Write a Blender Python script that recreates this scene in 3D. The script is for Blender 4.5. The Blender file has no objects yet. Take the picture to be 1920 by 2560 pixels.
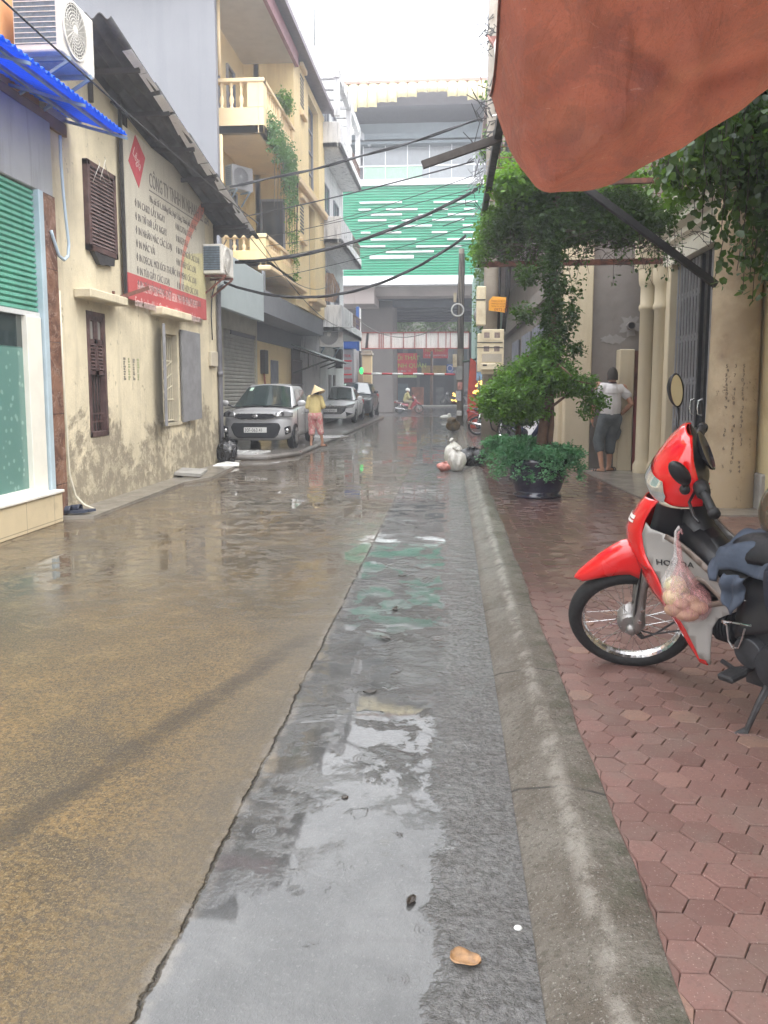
import bpy, bmesh, math, random
import numpy as np
from mathutils import Vector, Matrix, geometry
R=math.radians
SC=bpy.context.scene; COL=SC.collection
random.seed(7); RNG=np.random.default_rng(7)
# ---------------------------------------------------------------- camera
F=2070.; PITCH=R(6.5); YAW=R(4.56); EYE=1.5
cam_d=bpy.data.cameras.new('camera'); cam=bpy.data.objects.new('camera',cam_d); COL.objects.link(cam)
SC.camera=cam; cam.location=(0,0,EYE); cam.rotation_euler=(math.pi/2-PITCH,0,YAW)
cam_d.sensor_fit='VERTICAL'; cam_d.sensor_height=36; cam_d.lens=36*F/2560
SHY=-((1280-968)-math.tan(PITCH)*F)/2560; cam_d.shift_y=SHY; cam_d.clip_end=2000; cam_d.clip_start=.05
# ---------------------------------------------------------------- sky, sun, exposure
SC.view_settings.view_transform='Standard'; SC.view_settings.look='None'; SC.view_settings.exposure=.80; SC.view_settings.gamma=1
W=bpy.data.worlds.new('World'); SC.world=W; W.use_nodes=True
wt=W.node_tree; bg=wt.nodes['Background']; sky=wt.nodes.new('ShaderNodeTexSky'); sky.sky_type='NISHITA'; sky.sun_disc=False
sky.sun_elevation=R(54); sky.sun_rotation=R(118); sky.air_density=1.2; sky.dust_density=6; sky.ozone_density=1
wm=wt.nodes.new('ShaderNodeMix'); wm.data_type='RGBA'; wm.inputs['Factor'].default_value=.86
wc=wt.nodes.new('ShaderNodeTexCoord'); wx=wt.nodes.new('ShaderNodeSeparateXYZ'); wr=wt.nodes.new('ShaderNodeMapRange'); wr.inputs[3].default_value=13.; wr.inputs[4].default_value=31.
wt.links.new(wc.outputs['Generated'],wx.inputs[0]); wt.links.new(wx.outputs[2],wr.inputs[0]); wv=wt.nodes.new('ShaderNodeVectorMath'); wv.operation='SCALE'; wv.inputs[0].default_value=(.985,1.,1.03); wt.links.new(wr.outputs[0],wv.inputs['Scale'])   # overcast: brighter overhead
wt.links.new(sky.outputs[0],wm.inputs[6]); wt.links.new(wv.outputs[0],wm.inputs[7])
wt.links.new(wm.outputs[2],bg.inputs[0]); bg.inputs[1].default_value=.12
sl=bpy.data.lights.new('sun','SUN'); sl.energy=1.5; sl.angle=R(25); sl.color=(1,.96,.9)
so=bpy.data.objects.new('sun',sl); COL.objects.link(so); so.rotation_euler=(R(36),0,R(62)); so.location=(0,0,30)
# ---------------------------------------------------------------- pixel rays (authoring helper: pixel + known plane -> world point)
_M=(Matrix.Rotation(YAW,3,'Z')@Matrix.Rotation(math.pi/2-PITCH,3,'X'))
def ray(u,v): return _M@Vector(((u-960)/F,(1280-v)/F+SHY*2560/F,-1))
E0=Vector((0,0,EYE))
def aY(u,v,Y): d=ray(u,v); return E0+d*(Y/d.y)
def aX(u,v,X): d=ray(u,v); return E0+d*(X/d.x)
def aZ(u,v,Z=0): d=ray(u,v); return E0+d*((Z-EYE)/d.z)
def rX(X,ua,ub,vt,vb):
    a=aX(ua,vt,X); b=aX(ua,vb,X); c=aX(ub,vb,X); return a.y,c.y,b.z,a.z   # y0,y1,z0,z1
def rY(Y,ua,ub,vt,vb):
    a=aY(ua,vt,Y); c=aY(ub,vb,Y); return a.x,c.x,c.z,a.z
# ---------------------------------------------------------------- mesh builder
class MB:
    def __init__(s): s.V=[]; s.F=[]
    def add(s,vs,fs,M=None):
        o=len(s.V)
        for p in vs:
            p=Vector(p); s.V.append(tuple(M@p) if M is not None else tuple(p))
        s.F+= [tuple(i+o for i in f) for f in fs]; return s
    def box(s,x0,x1,y0,y1,z0,z1,M=None):
        if x0>x1:x0,x1=x1,x0
        if y0>y1:y0,y1=y1,y0
        if z0>z1:z0,z1=z1,z0
        v=[(x,y,z) for z in (z0,z1) for y in (y0,y1) for x in (x0,x1)]
        return s.add(v,[(0,2,3,1),(4,5,7,6),(0,1,5,4),(2,6,7,3),(0,4,6,2),(1,3,7,5)],M)
    def cb(s,c,d,M=None):
        return s.box(c[0]-d[0]/2,c[0]+d[0]/2,c[1]-d[1]/2,c[1]+d[1]/2,c[2]-d[2]/2,c[2]+d[2]/2,M)
    def tube(s,pts,r,n=8,caps=True,M=None):
        pts=[Vector(p) for p in pts]; m=len(pts); rs=r if isinstance(r,(list,tuple)) else [r]*m
        vs=[];fs=[]; up=None
        for i,p in enumerate(pts):
            t=(pts[min(i+1,m-1)]-pts[max(i-1,0)]).normalized()
            if up is None:
                up=Vector((0,0,1)) if abs(t.z)<.9 else Vector((1,0,0))
            a=t.cross(up)
            if a.length<1e-6: a=t.orthogonal()
            a.normalize(); b=a.cross(t).normalized(); up=b
            for k in range(n):
                q=2*math.pi*k/n; vs.append(p+(a*math.cos(q)+b*math.sin(q))*rs[i])
        for i in range(m-1):
            for k in range(n):
                k2=(k+1)%n; fs.append((i*n+k,i*n+k2,(i+1)*n+k2,(i+1)*n+k))
        if caps: fs.append(tuple(range(n))[::-1]); fs.append(tuple((m-1)*n+k for k in range(n)))
        return s.add(vs,fs,M)
    def bar(s,p0,p1,w,h,M=None):
        p0=Vector(p0);p1=Vector(p1); t=(p1-p0).normalized(); up=Vector((0,0,1)) if abs(t.z)<.95 else Vector((0,1,0))
        a=t.cross(up).normalized()*w/2; b=a.cross(t).normalized()*h/2
        v=[p+sa*a+sb*b for p in (p0,p1) for sa,sb in ((-1,-1),(1,-1),(1,1),(-1,1))]
        return s.add(v,[(0,1,2,3),(7,6,5,4),(0,4,5,1),(1,5,6,2),(2,6,7,3),(3,7,4,0)],M)
    def prism(s,poly,ax,a,b,M=None):
        # poly 2D in the two other axes (x: (y,z); y: (x,z); z: (x,y))
        def P(q,t): return {'x':(t,q[0],q[1]),'y':(q[0],t,q[1]),'z':(q[0],q[1],t)}[ax]
        n=len(poly); v=[P(q,a) for q in poly]+[P(q,b) for q in poly]
        f=[tuple(range(n)),tuple(range(2*n-1,n-1,-1))]+[(i,i+n,(i+1)%n+n,(i+1)%n) for i in range(n)]
        return s.add(v,f,M)
    def grid(s,fn,nu,nv,wu=False,M=None):
        v=[fn(i/nu,j/nv) for j in range(nv+1) for i in range(nu+(0 if wu else 1))]; w=nu if wu else nu+1
        f=[]
        for j in range(nv):
            for i in range(nu):
                i2=(i+1)%w; f.append((j*w+i,j*w+i2,(j+1)*w+i2,(j+1)*w+i))
        return s.add(v,f,M)
    def ell(s,c,r,n=14,m=8,M=None):
        c=Vector(c); r=(r,r,r) if not isinstance(r,(tuple,list)) else r
        def fn(u,v):
            a=2*math.pi*u;b=math.pi*(v*.998+.001)-math.pi/2
            return c+Vector((math.cos(a)*math.cos(b)*r[0],math.sin(a)*math.cos(b)*r[1],math.sin(b)*r[2]))
        return s.grid(fn,n,m,True,M)
    def lathe(s,prof,c=(0,0,0),n=24,M=None,ax='z'):
        c=Vector(c)
        def fn(u,v):
            k=round(v*(len(prof)-1)); r,z=prof[k]; a=2*math.pi*u
            q={'z':(r*math.cos(a),r*math.sin(a),z),'y':(r*math.cos(a),z,r*math.sin(a)),'x':(z,r*math.cos(a),r*math.sin(a))}[ax]
            return c+Vector(q)
        return s.grid(fn,n,len(prof)-1,True,M)
    def split(s,name,*a,**k):
        par=list(range(len(s.V)))
        def fd(i):
            while par[i]!=i: par[i]=par[par[i]]; i=par[i]
            return i
        for f in s.F:
            for q in f[1:]: par[fd(q)]=fd(f[0])
        g={}
        for f in s.F: g.setdefault(fd(f[0]),[]).append(f)
        out=[]
        for fs in g.values():
            ids=sorted({i for f in fs for i in f}); mp={i:j for j,i in enumerate(ids)}
            m=MB(); m.V=[s.V[i] for i in ids]; m.F=[tuple(mp[i] for i in f) for f in fs]; out.append(m.build(name,*a,**k))
        return out
    def build(s,name,mat,parent=None,smooth=False,bevel=0,X=None,seg=1,solid=0,sub=0):
        me=bpy.data.meshes.new(name)
        V=[Vector(p) for p in s.V]
        if X is not None: V=[X@p for p in V]
        o0=org(parent)
        me.from_pydata([tuple(p-o0) for p in V],[],s.F); 
        ob=bpy.data.objects.new(name,me); COL.objects.link(ob)
        bm=bmesh.new(); bm.from_mesh(me); bmesh.ops.recalc_face_normals(bm,faces=bm.faces); bm.to_mesh(me); bm.free()
        if mat: me.materials.append(mat)
        if smooth: 
            me.polygons.foreach_set('use_smooth',[True]*len(me.polygons))
        if parent is not None: ob.parent=parent
        if solid: m=ob.modifiers.new('s','SOLIDIFY'); m.thickness=solid; m.offset=0
        if bevel: m=ob.modifiers.new('b','BEVEL'); m.width=bevel; m.segments=seg; m.limit_method='ANGLE'; m.angle_limit=R(40)
        if sub: m=ob.modifiers.new('u','SUBSURF'); m.levels=sub; m.render_levels=sub
        return ob
ORG={}
def org(p):
    while p is not None and p.parent is not None: p=p.parent
    return Vector(ORG.get(p.name,(0,0,0))) if p is not None else Vector((0,0,0))
def thing(name,label,cat,loc=(0,0,0),rz=0,group=None,local=False):
    o=bpy.data.objects.new(name,None); COL.objects.link(o); o.location=loc; o.rotation_euler=(0,0,rz); o.empty_display_size=.2
    o['label']=label; o['category']=cat
    if group: o['group']=group
    if not local: ORG[o.name]=tuple(loc)
    return o
def tag(o,label=None,cat=None,group=None,kind=None):
    for k,v in (('label',label),('category',cat),('group',group),('kind',kind)):
        if v: o[k]=v
    return o
def struct(o,label=None): o['kind']='structure'; return o
def copytree(o,parent=None,loc=None,rz=None,label=None):
    c=o.copy(); COL.objects.link(c); c.parent=parent
    if loc is not None: c.location=loc
    if rz is not None: c.rotation_euler=(c.rotation_euler[0],c.rotation_euler[1],rz)
    if label: c['label']=label
    for ch in [q for q in o.children]: copytree(ch,c)
    return c
def bake(ob):
    dg=bpy.context.evaluated_depsgraph_get(); me=bpy.data.meshes.new_from_object(ob.evaluated_get(dg)); ob.modifiers.clear(); ob.data=me; return ob
def text(s,name,mat,parent,M,size,align='LEFT',depth=.002,w=1.0):
    c=bpy.data.curves.new(name,'FONT'); c.body=s; c.size=size; c.align_x=align; c.extrude=depth; c.resolution_u=2
    t=bpy.data.objects.new(name,c); COL.objects.link(t)
    dg=bpy.context.evaluated_depsgraph_get(); me=bpy.data.meshes.new_from_object(t.evaluated_get(dg)); bpy.data.objects.remove(t)
    S=Matrix.Diagonal((w,1,1,1)); me.transform(M@S); me.transform(Matrix.Translation(-org(parent)))
    ob=bpy.data.objects.new(name,me); COL.objects.link(ob); me.materials.clear(); me.materials.append(mat)
    if parent is not None: ob.parent=parent
    return ob
def frameM(o,ex,ey):
    ex=Vector(ex).normalized(); ey=Vector(ey).normalized(); ez=ex.cross(ey).normalized(); ey=ez.cross(ex)
    M=Matrix.Identity(4)
    for i in range(3): M[i][0]=ex[i];M[i][1]=ey[i];M[i][2]=ez[i];M[i][3]=o[i]
    return M
def blobs(items,name,mat,parent,vox=.01,X=None,smooth=3):
    """fuse tapered limbs and ellipsoids into one continuous skin"""
    b=MB()
    for it in items:
        if it[0]=='l': # limb p0 p1 r0 r1
            _,p0,p1,r0,r1=it; b.tube([p0,p1],[r0,r1],12); b.ell(p0,r0,12,8); b.ell(p1,r1,12,8)
        else: b.ell(it[1],it[2],16,10,M=it[3] if len(it)>3 else None)
    ob=b.build(name,mat,parent,X=X)
    m=ob.modifiers.new('r','REMESH'); m.mode='VOXEL'; m.voxel_size=vox
    m=ob.modifiers.new('s','SMOOTH'); m.iterations=smooth; m.factor=.6
    bake(ob); ob.data.polygons.foreach_set('use_smooth',[True]*len(ob.data.polygons))
    if not ob.data.materials: ob.data.materials.append(mat)
    return ob
# ---------------------------------------------------------------- nodes
class NT:
    def __init__(s,name):
        s.m=bpy.data.materials.new(name); s.m.use_nodes=True; s.t=s.m.node_tree; s.b=s.t.nodes['Principled BSDF']
    def n(s,typ,pr=None,**ins):
        nd=s.t.nodes.new('ShaderNode'+typ)
        for k,v in (pr or {}).items(): setattr(nd,k,v)
        for k,v in ins.items():
            key=int(k[1:]) if k[0]=='i' and k[1:].isdigit() else k.replace('_',' ')
            s.set(nd.inputs[key],v)
        return nd
    def set(s,sock,v):
        if isinstance(v,bpy.types.NodeSocket): s.t.links.new(v,sock)
        elif isinstance(v,(tuple,list)) and len(v)==3 and sock.type=='RGBA': sock.default_value=(*v,1)
        else: sock.default_value=v
    def obj(s): return s.n('TexCoord').outputs['Object']
    def pos(s): return s.n('NewGeometry').outputs['Position']
    def sc(s,v,scale): 
        return s.n('Mapping',None,Vector=v,Scale=scale).outputs[0]
    def noise(s,v,scale,detail=4,rough=.55,dist=0): return s.n('TexNoise',None,Vector=v,Scale=scale,Detail=detail,Roughness=rough,Distortion=dist).outputs[0]
    def vor(s,v,scale,feat='F1',out=0): return s.n('TexVoronoi',{'feature':feat},Vector=v,Scale=scale).outputs[out]
    def ramp(s,f,a,b,lo=0.,hi=1.): return s.n('MapRange',{'interpolation_type':'SMOOTHSTEP'},Value=f,i1=a,i2=b,i3=lo,i4=hi).outputs[0]
    def m2(s,op,a,b=0.,c=None):
        nd=s.n('Math',{'operation':op},i0=a,i1=b)
        if c is not None: s.set(nd.inputs[2],c)
        return nd.outputs[0]
    def mix(s,f,a,b,bl='MIX'):
        nd=s.n('Mix',{'data_type':'RGBA','blend_type':bl}); s.set(nd.inputs[0],f); s.set(nd.inputs[6],a); s.set(nd.inputs[7],b); return nd.outputs[2]
    def mf(s,f,a,b):
        nd=s.n('Mix',{'data_type':'FLOAT'}); s.set(nd.inputs[0],f); s.set(nd.inputs[2],a); s.set(nd.inputs[3],b); return nd.outputs[0]
    def xyz(s,v):
        nd=s.n('SeparateXYZ',None,Vector=v); return nd.outputs
    def bump(s,h,strength=1.,dist=.01,normal=None):
        nd=s.n('Bump',None,Height=h,Strength=strength,Distance=dist)
        if normal: s.set(nd.inputs['Normal'],normal)
        return nd.outputs[0]
    def out(s,**k):
        for a,v in k.items(): s.set(s.b.inputs[a.replace('_',' ')],v)
        return s.m
_mc={}
def mat(name,col,rough=.6,var=.18,scale=3.,bump=.15,bscale=40.,bd=.004,metal=0.,coat=0.,spec=.5,dirt=None,dscale=1.5,damt=.5,alpha=1.,emis=None,es=0,streak=False,trans=0.):
    if name in _mc: return _mc[name]
    t=NT(name); o=t.obj()
    a=t.noise(o,scale,5,.6); c=tuple(max(0,x*(1-var)) for x in col); d=tuple(min(1,x*(1+var)) for x in col)
    base=t.mix(t.ramp(a,.3,.7),c,d)
    if dirt is not None:
        so=t.sc(o,(6,6,.5)) if streak else o
        f=t.m2('MULTIPLY',t.ramp(t.noise(so,dscale,6,.65,.3),.48,.68),damt)
        base=t.mix(f,base,dirt)
    t.out(Base_Color=base,Roughness=t.ramp(t.noise(o,scale*3,3),.2,.8,max(0,rough-.1),min(1,rough+.1)),Metallic=metal,Coat_Weight=coat,Coat_Roughness=.06,Specular_IOR_Level=spec,Alpha=alpha,Transmission_Weight=trans)
    if bump: t.out(Normal=t.bump(t.noise(o,bscale,5,.6),bump,bd))
    if emis: t.out(Emission_Color=emis,Emission_Strength=es)
    _mc[name]=t.m; return t.m
def glass(name,col=(.03,.04,.045),rough=.05):
    return mat(name,col,rough,.1,2,.02,3,.01,spec=.8,coat=.3)
# shared
M_black=mat('black paint',(.012,.012,.014),.35,.2,6,.1)
M_dark=mat('dark steel',(.03,.028,.03),.5,.3,8,.2)
M_rust=mat('rusty steel',(.16,.06,.04),.75,.4,9,.4,dirt=(.07,.03,.02),dscale=6)
M_rubber=mat('rubber',(.014,.014,.015),.65,.2,20,.2,120,.001)
M_chrome=mat('bright metal',(.6,.6,.6),.25,.1,10,.05,metal=1.)
M_alu=mat('cast metal',(.32,.31,.3),.45,.15,14,.15,metal=.8)
M_white=mat('white paint',(.72,.72,.7),.5,.08,3,.1)
M_conc=mat('concrete',(.3,.29,.27),.8,.2,2.5,.4,60,.004,dirt=(.13,.12,.1),dscale=2)
M_cable=mat('cable black',(.015,.015,.017),.5,.1,10,0)
M_skin=mat('skin',(.42,.22,.14),.5,.1,8,.1,90,.001)
# ================================================================ ground
def street_mat():
    t=NT('wet street concrete'); p=t.pos(); x,y,z=t.xyz(p)
    wob=t.m2('MULTIPLY',t.m2('SUBTRACT',t.noise(t.sc(p,(1,1,0)),2.,6,.7),.5),.05)
    wob2=t.m2('MULTIPLY',t.m2('SUBTRACT',t.noise(t.sc(p,(1,1,0)),17.,5,.7),.5),.042)
    xs=t.m2('ADD',t.m2('ADD',x,wob),wob2)
    dl=t.m2('ABSOLUTE',t.m2('ADD',xs,.735))                     # distance to the left joint
    inB=t.ramp(xs,-.745,-.725)                                  # right of the joint: drain strip
    gw=t.m2('ADD',x,t.m2('MULTIPLY',t.m2('SUBTRACT',t.noise(p,2.1,6,.75),.5),.30))
    inG=t.ramp(gw,-.06,.02)                                     # pebbly gutter
    big=t.noise(p,.55,5,.62,.4); med=t.noise(p,3.2,6,.65); fine=t.noise(p,62,5,.8); speck=t.noise(p,170,2,.6)
    och=t.mix(t.ramp(med,.35,.66),(.065,.042,.02),(.21,.132,.055))
    och=t.mix(t.ramp(big,.44,.6,0,.9),och,(.045,.036,.026)); och=t.mix(t.ramp(t.noise(p,1.7,6,.7,.5),.46,.6,0,.75),och,(.055,.038,.02)); och=t.mix(t.ramp(t.noise(p,2.9,6,.7,.3),.52,.62,0,.5),och,(.27,.19,.09)); och=t.mix(t.ramp(t.noise(p,7,6,.75,.4),.5,.6,0,.55),och,(.05,.037,.022))
    band=t.m2('MULTIPLY',t.ramp(x,-3.4,-1.9),t.ramp(y,9,2.5))
    och=t.mix(t.m2('MULTIPLY',band,.5),och,(.27,.17,.055))
    ols=t.noise(t.sc(p,(1,1,1)),1.1,6,.7,.6); och=t.mix(t.m2('MULTIPLY',t.ramp(ols,.5,.62),.55),och,(.05,.042,.032))
    och=t.mix(t.ramp(t.noise(p,40,4,.75),.49,.55,0,.62),och,(.04,.03,.02)); och=t.mix(t.ramp(fine,.5,.58,0,.6),och,(.035,.026,.016)); och=t.mix(t.ramp(t.noise(p,95,3,.7),.56,.6,0,.6),och,(.33,.25,.13)); och=t.mix(t.ramp(t.noise(p,24,4,.7),.5,.62,0,.5),och,(.06,.045,.028)); och=t.mix(t.ramp(speck,.6,.66,0,.5),och,(.34,.27,.16))
    far=t.ramp(y,7,18); och=t.mix(t.m2('MULTIPLY',far,.5),och,(.12,.09,.06))
    edge=t.m2('MULTIPLY',t.ramp(dl,.55,.0),t.m2('SUBTRACT',1.,inB)); och=t.mix(t.m2('MULTIPLY',edge,.6),och,(.14,.12,.09))
    gry=t.mix(t.ramp(med,.35,.65),(.055,.055,.053),(.10,.10,.097)); gry=t.mix(t.ramp(fine,.55,.7,0,.5),gry,(.22,.22,.21))
    gut=t.mix(t.ramp(t.noise(p,38,6,.8),.36,.62),(.075,.073,.07),(.19,.188,.182))
    col=t.mix(inB,och,gry); col=t.mix(inG,col,gut)
    crack=t.m2('MULTIPLY',t.ramp(dl,t.m2('ADD',.003,t.m2('MULTIPLY',t.noise(p,4.,4),.010)),.0005),t.ramp(t.noise(p,2.6,5,.7),.42,.52,.12,1.)); lip=t.m2('MULTIPLY',t.ramp(dl,.05,.015),t.ramp(t.noise(p,9,3),.4,.6))
    col=t.mix(t.m2('MULTIPLY',lip,.5),col,(.24,.215,.18)); col=t.mix(t.m2('MULTIPLY',crack,.85),col,(.03,.026,.022))
    # slab joints across
    dj=t.m2('ABSOLUTE',t.m2('SUBTRACT',t.m2('MODULO',t.m2('ADD',y,t.m2('MULTIPLY',wob,.6)),4.3),2.1)); jn=t.m2('MULTIPLY',t.ramp(dj,.018,.004),.7); col=t.mix(t.m2('MULTIPLY',jn,t.ramp(y,3,6,.3,.8)),col,(.06,.055,.05))
    # long dark tyre stain crossing the slab
    sd=t.m2('ABSOLUTE',t.m2('ADD',t.m2('ADD',t.m2('MULTIPLY',x,.963),t.m2('MULTIPLY',y,-.27)),t.m2('ADD',2.12,t.m2('MULTIPLY',wob,2.))))
    sm=t.m2('MULTIPLY',t.m2('MULTIPLY',t.ramp(sd,.11,.02),t.ramp(y,5.2,4.3)),t.m2('MULTIPLY',t.ramp(med,.3,.5),t.m2('SUBTRACT',1.,inB))); col=t.mix(t.m2('MULTIPLY',sm,.6),col,(.03,.024,.018))
    # water: smooth where it pools, broken elsewhere
    pud=t.ramp(t.noise(p,1.25,6,.62,.5),.36,.44)
    near=t.ramp(t.m2('ADD',y,t.m2('MULTIPLY',t.noise(p,1.1,5,.6),3.)),6.8,3.6); 
    poolB=t.m2('MAXIMUM',t.m2('MULTIPLY',t.m2('MAXIMUM',near,pud),inB),0.)
    patch=t.ramp(t.noise(t.sc(p,(1,1.0,1)),3.6,7,.74,.3),.37,.50)
    poolB=t.m2('MULTIPLY',poolB,t.mf(near,patch,t.ramp(t.noise(p,2.2,6,.75),.22,.36)))
    poolB=t.m2('MULTIPLY',poolB,t.m2('SUBTRACT',1.,t.m2('MULTIPLY',inG,t.ramp(t.noise(p,3.2,6,.75),.40,.54,.25,1.))))
    poolA=t.m2('MULTIPLY',t.m2('SUBTRACT',1.,inB),t.m2('MULTIPLY',t.ramp(t.noise(p,.9,6,.66,.4),.36,.5,.45,1.),t.ramp(t.noise(p,5.5,6,.75),.36,.48,.2,1.)))
    poolA=t.m2('MULTIPLY',poolA,t.m2('MAXIMUM',t.ramp(t.m2('ADD',y,t.m2('MULTIPLY',t.noise(p,.8,5,.6),2.)),4.6,7.4),t.m2('MULTIPLY',t.ramp(dl,1.0,.5),.35)))
    pool=t.m2('MAXIMUM',poolA,poolB); dry=t.m2('SUBTRACT',1.,pool)
    # ripples of rain drops
    rip=None
    for (rx,ry,rr) in ((-.6,3.0,.06),(-.33,3.2,.06),(-.2,2.55,.06),(-.05,2.15,.05),(-.62,2.62,.05),(-1.5,4.9,.1),(-.3,5.0,.09),(-1.2,3.1,.07),(-.5,3.4,.05),(-.12,1.95,.035),(-.45,2.3,.03)):
        d=t.n('VectorMath',{'operation':'DISTANCE'},i0=p,i1=(rx,ry,0)).outputs['Value']
        w=t.m2('MULTIPLY',t.m2('SINE',t.m2('MULTIPLY',d,2*math.pi*4.2/rr)),t.m2('MULTIPLY',t.ramp(d,rr,rr*.8),t.ramp(d,0,rr*.3)))
        rip=w if rip is None else t.m2('ADD',rip,w)
    h1=t.m2('ADD',t.m2('MULTIPLY',fine,.5),t.m2('MULTIPLY',t.noise(p,22,5,.7),1.))
    hb=t.m2('MULTIPLY',h1,t.mf(inG,1.,2.0)); hb=t.m2('SUBTRACT',hb,t.m2('MULTIPLY',crack,3.))
    nb=t.bump(hb,.9,.02)
    ns=t.m2('ADD',t.m2('MULTIPLY',h1,t.mf(inG,t.mf(inB,.5,.55),.42)),t.m2('MULTIPLY',t.noise(t.sc(p,(1,1,1)),7,4,.6),t.mf(inB,.8,1.8)))
    hw=t.m2('MULTIPLY',t.m2('MULTIPLY',ns,dry),t.ramp(y,6,16,1.,.35)); hw=t.m2('SUBTRACT',hw,t.m2('MULTIPLY',crack,2.))
    nw=t.bump(hw,.9,.013); nw=t.bump(rip,.2,.0010,nw); nw=t.bump(t.noise(p,2.5,3,.5),.3,.003,nw)
    rc=t.m2('ADD',.03,t.m2('MULTIPLY',dry,.12))
    t.out(Base_Color=col,Roughness=.55,Normal=nb,Coat_Weight=t.m2('MAXIMUM',t.m2('MAXIMUM',inB,pool),t.ramp(y,3,7,.32,1.)),Coat_IOR=1.5,Coat_Roughness=rc,Coat_Normal=nw,Specular_IOR_Level=.3)
    return t.m
M_street=street_mat()
b=MB(); b.grid(lambda u,v:(-6.0+6.24*u,-2+44.2*v,0.0),26,160)
struct(b.build('street',M_street))
mg=mat('far ground',(.13,.12,.11),.5,.25,.6,.3,8,.01)
b=MB(); b.box(-90,90,-30,160,-.6,-.26); struct(b.build('ground',mg))
# cross street and its far kerb
M_asph=mat('wet asphalt',(.085,.08,.078),.28,.2,1.2,.35,50,.004,coat=.7)
b=MB(); b.box(-40,40,42.2,69.5,-.25,-.13); struct(b.build('cross_street',M_asph))
b=MB(); b.prism([(42.2,-.14),(41.2,-.01),(41.2,-.2),(42.2,-.2)],'x',-6,1.9); 
b.box(-40,40,69.5,75,-.25,-.02); struct(b.build('far_pavement',M_conc,bevel=.02))
# kerb: sloped, worn
def kerb_mat():
    t=NT('worn kerb concrete'); p=t.pos(); x,y,z=t.xyz(p)
    a=t.noise(p,2.2,6,.7); f=t.noise(p,45,5,.75); v=t.vor(p,90)
    c=t.mix(t.ramp(a,.35,.65),(.12,.098,.074),(.21,.19,.158)); c=t.mix(t.ramp(f,.5,.62,0,.7),c,(.085,.075,.055)); c=t.mix(t.ramp(t.noise(p,120,3,.6),.6,.66,0,.8),c,(.34,.32,.28))
    moss=t.m2('MULTIPLY',t.ramp(x,.40,.52),t.ramp(t.noise(p,9,5,.7),.45,.6)); c=t.mix(t.m2('MULTIPLY',moss,.5),c,(.055,.062,.03))
    jy=t.m2('ABSOLUTE',t.m2('SUBTRACT',t.m2('MODULO',t.m2('ADD',y,t.m2('MULTIPLY',x,.6)),1.25),.62)); c=t.mix(t.m2('MULTIPLY',t.ramp(jy,.012,.003),t.ramp(t.noise(p,6,3),.35,.5,.2,.9)),c,(.04,.035,.03))
    c=t.mix(t.m2('MULTIPLY',t.m2('MULTIPLY',t.ramp(x,.36,.40),t.ramp(x,.46,.41)),t.ramp(t.noise(p,5,6,.75),.42,.56,0,.6)),c,(.40,.37,.32)); wet=t.ramp(y,3.2,7.5,.0,.9)
    t.out(Base_Color=c,Roughness=.7,Normal=t.bump(t.m2('ADD',f,t.m2('MULTIPLY',t.noise(p,14,5,.7),2.)),1.,.022),Coat_Weight=wet,Coat_Roughness=.2,Coat_IOR=1.4,Coat_Normal=t.bump(t.noise(p,16,5,.7),.7,.007)); return t.m
M_kerb=kerb_mat()
def kz(s,y):
    prof=[(0,0),(.06,.012),(.42,.064),(.50,.082),(.60,.088),(.8,.089),(1,.088)]
    for (a,b_) in zip(prof,prof[1:]):
        if s<=b_[0]+1e-6: k=(s-a[0])/(b_[0]-a[0]); return a[1]+(b_[1]-a[1])*k
    return .095
b=MB()
def kf(u,v):
    y=-2+44*v; s=u; n=.012*math.sin(y*3.1)+.01*math.sin(y*7.7+1)+.006*math.sin(y*19)
    n+=.018*math.sin(y*5.1+2)*math.sin(y*1.7); x=.24+.29*min(s,.86)/.86+max(0,s-.86)/.14*.06+(n*.7 if .6<s<.95 else n*.35*s)
    return (x,y,kz(s,y)+.004*math.sin(y*11+s*9)*math.sin(y*5.3)*(s>0.05)-(0.004 if s==0 else 0)+(.0 if s<1 else -.03))
b.grid(kf,14,420); struct(b.build('kerb',M_kerb,smooth=True))
# hexagonal pavers: one sheet of real tiles
def paver_mat():
    t=NT('red hexagonal pavers'); p=t.pos(); x,y,z=t.xyz(p)
    a=t.n('Attribute',{'attribute_name':'tile'}).outputs['Fac']
    c=t.mix(a,(.135,.07,.058),(.195,.105,.088)); c=t.mix(t.m2('MULTIPLY',t.ramp(a,.94,.96),.4),c,(.28,.18,.12)) 
    c=t.mix(t.ramp(t.noise(p,4,6,.7),.42,.66,0,.55),c,(.16,.115,.095))
    drops=t.ramp(t.vor(t.sc(p,(1,1,0)),34),.17,.1); dm=t.m2('MULTIPLY',drops,t.ramp(t.noise(p,3,4,.6),.5,.62)); c=t.mix(t.m2('MULTIPLY',dm,.65),c,(.12,.03,.025))
    c=t.mix(t.ramp(t.noise(p,70,4,.7),.5,.66,0,.4),c,(.1,.06,.05)); c=t.mix(t.ramp(t.noise(p,150,2),.66,.7,0,.5),c,(.45,.35,.3))
    wet=t.m2('MULTIPLY',t.ramp(t.m2('ADD',y,t.m2('MULTIPLY',t.noise(p,1.4,5,.6),2.6)),5.9,7.6),t.ramp(t.m2('SUBTRACT',x,t.m2('MULTIPLY',y,.1)),2.1,1.3,.35,1.)); 
    c=t.mix(t.m2('MULTIPLY',wet,.42),c,(.05,.016,.013))
    t.out(Base_Color=c,Roughness=t.mf(wet,.62,.35),Normal=t.bump(t.noise(p,60,5,.7),.6,.003),Coat_Weight=wet,Coat_Roughness=.09,Coat_IOR=1.4,Coat_Normal=t.bump(t.noise(p,7,4,.6),.5,.005)); return t.m
M_pav=paver_mat()
s=.068; V=[];Fc=[];tv=[]
col_i=0; xx=.50
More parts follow.
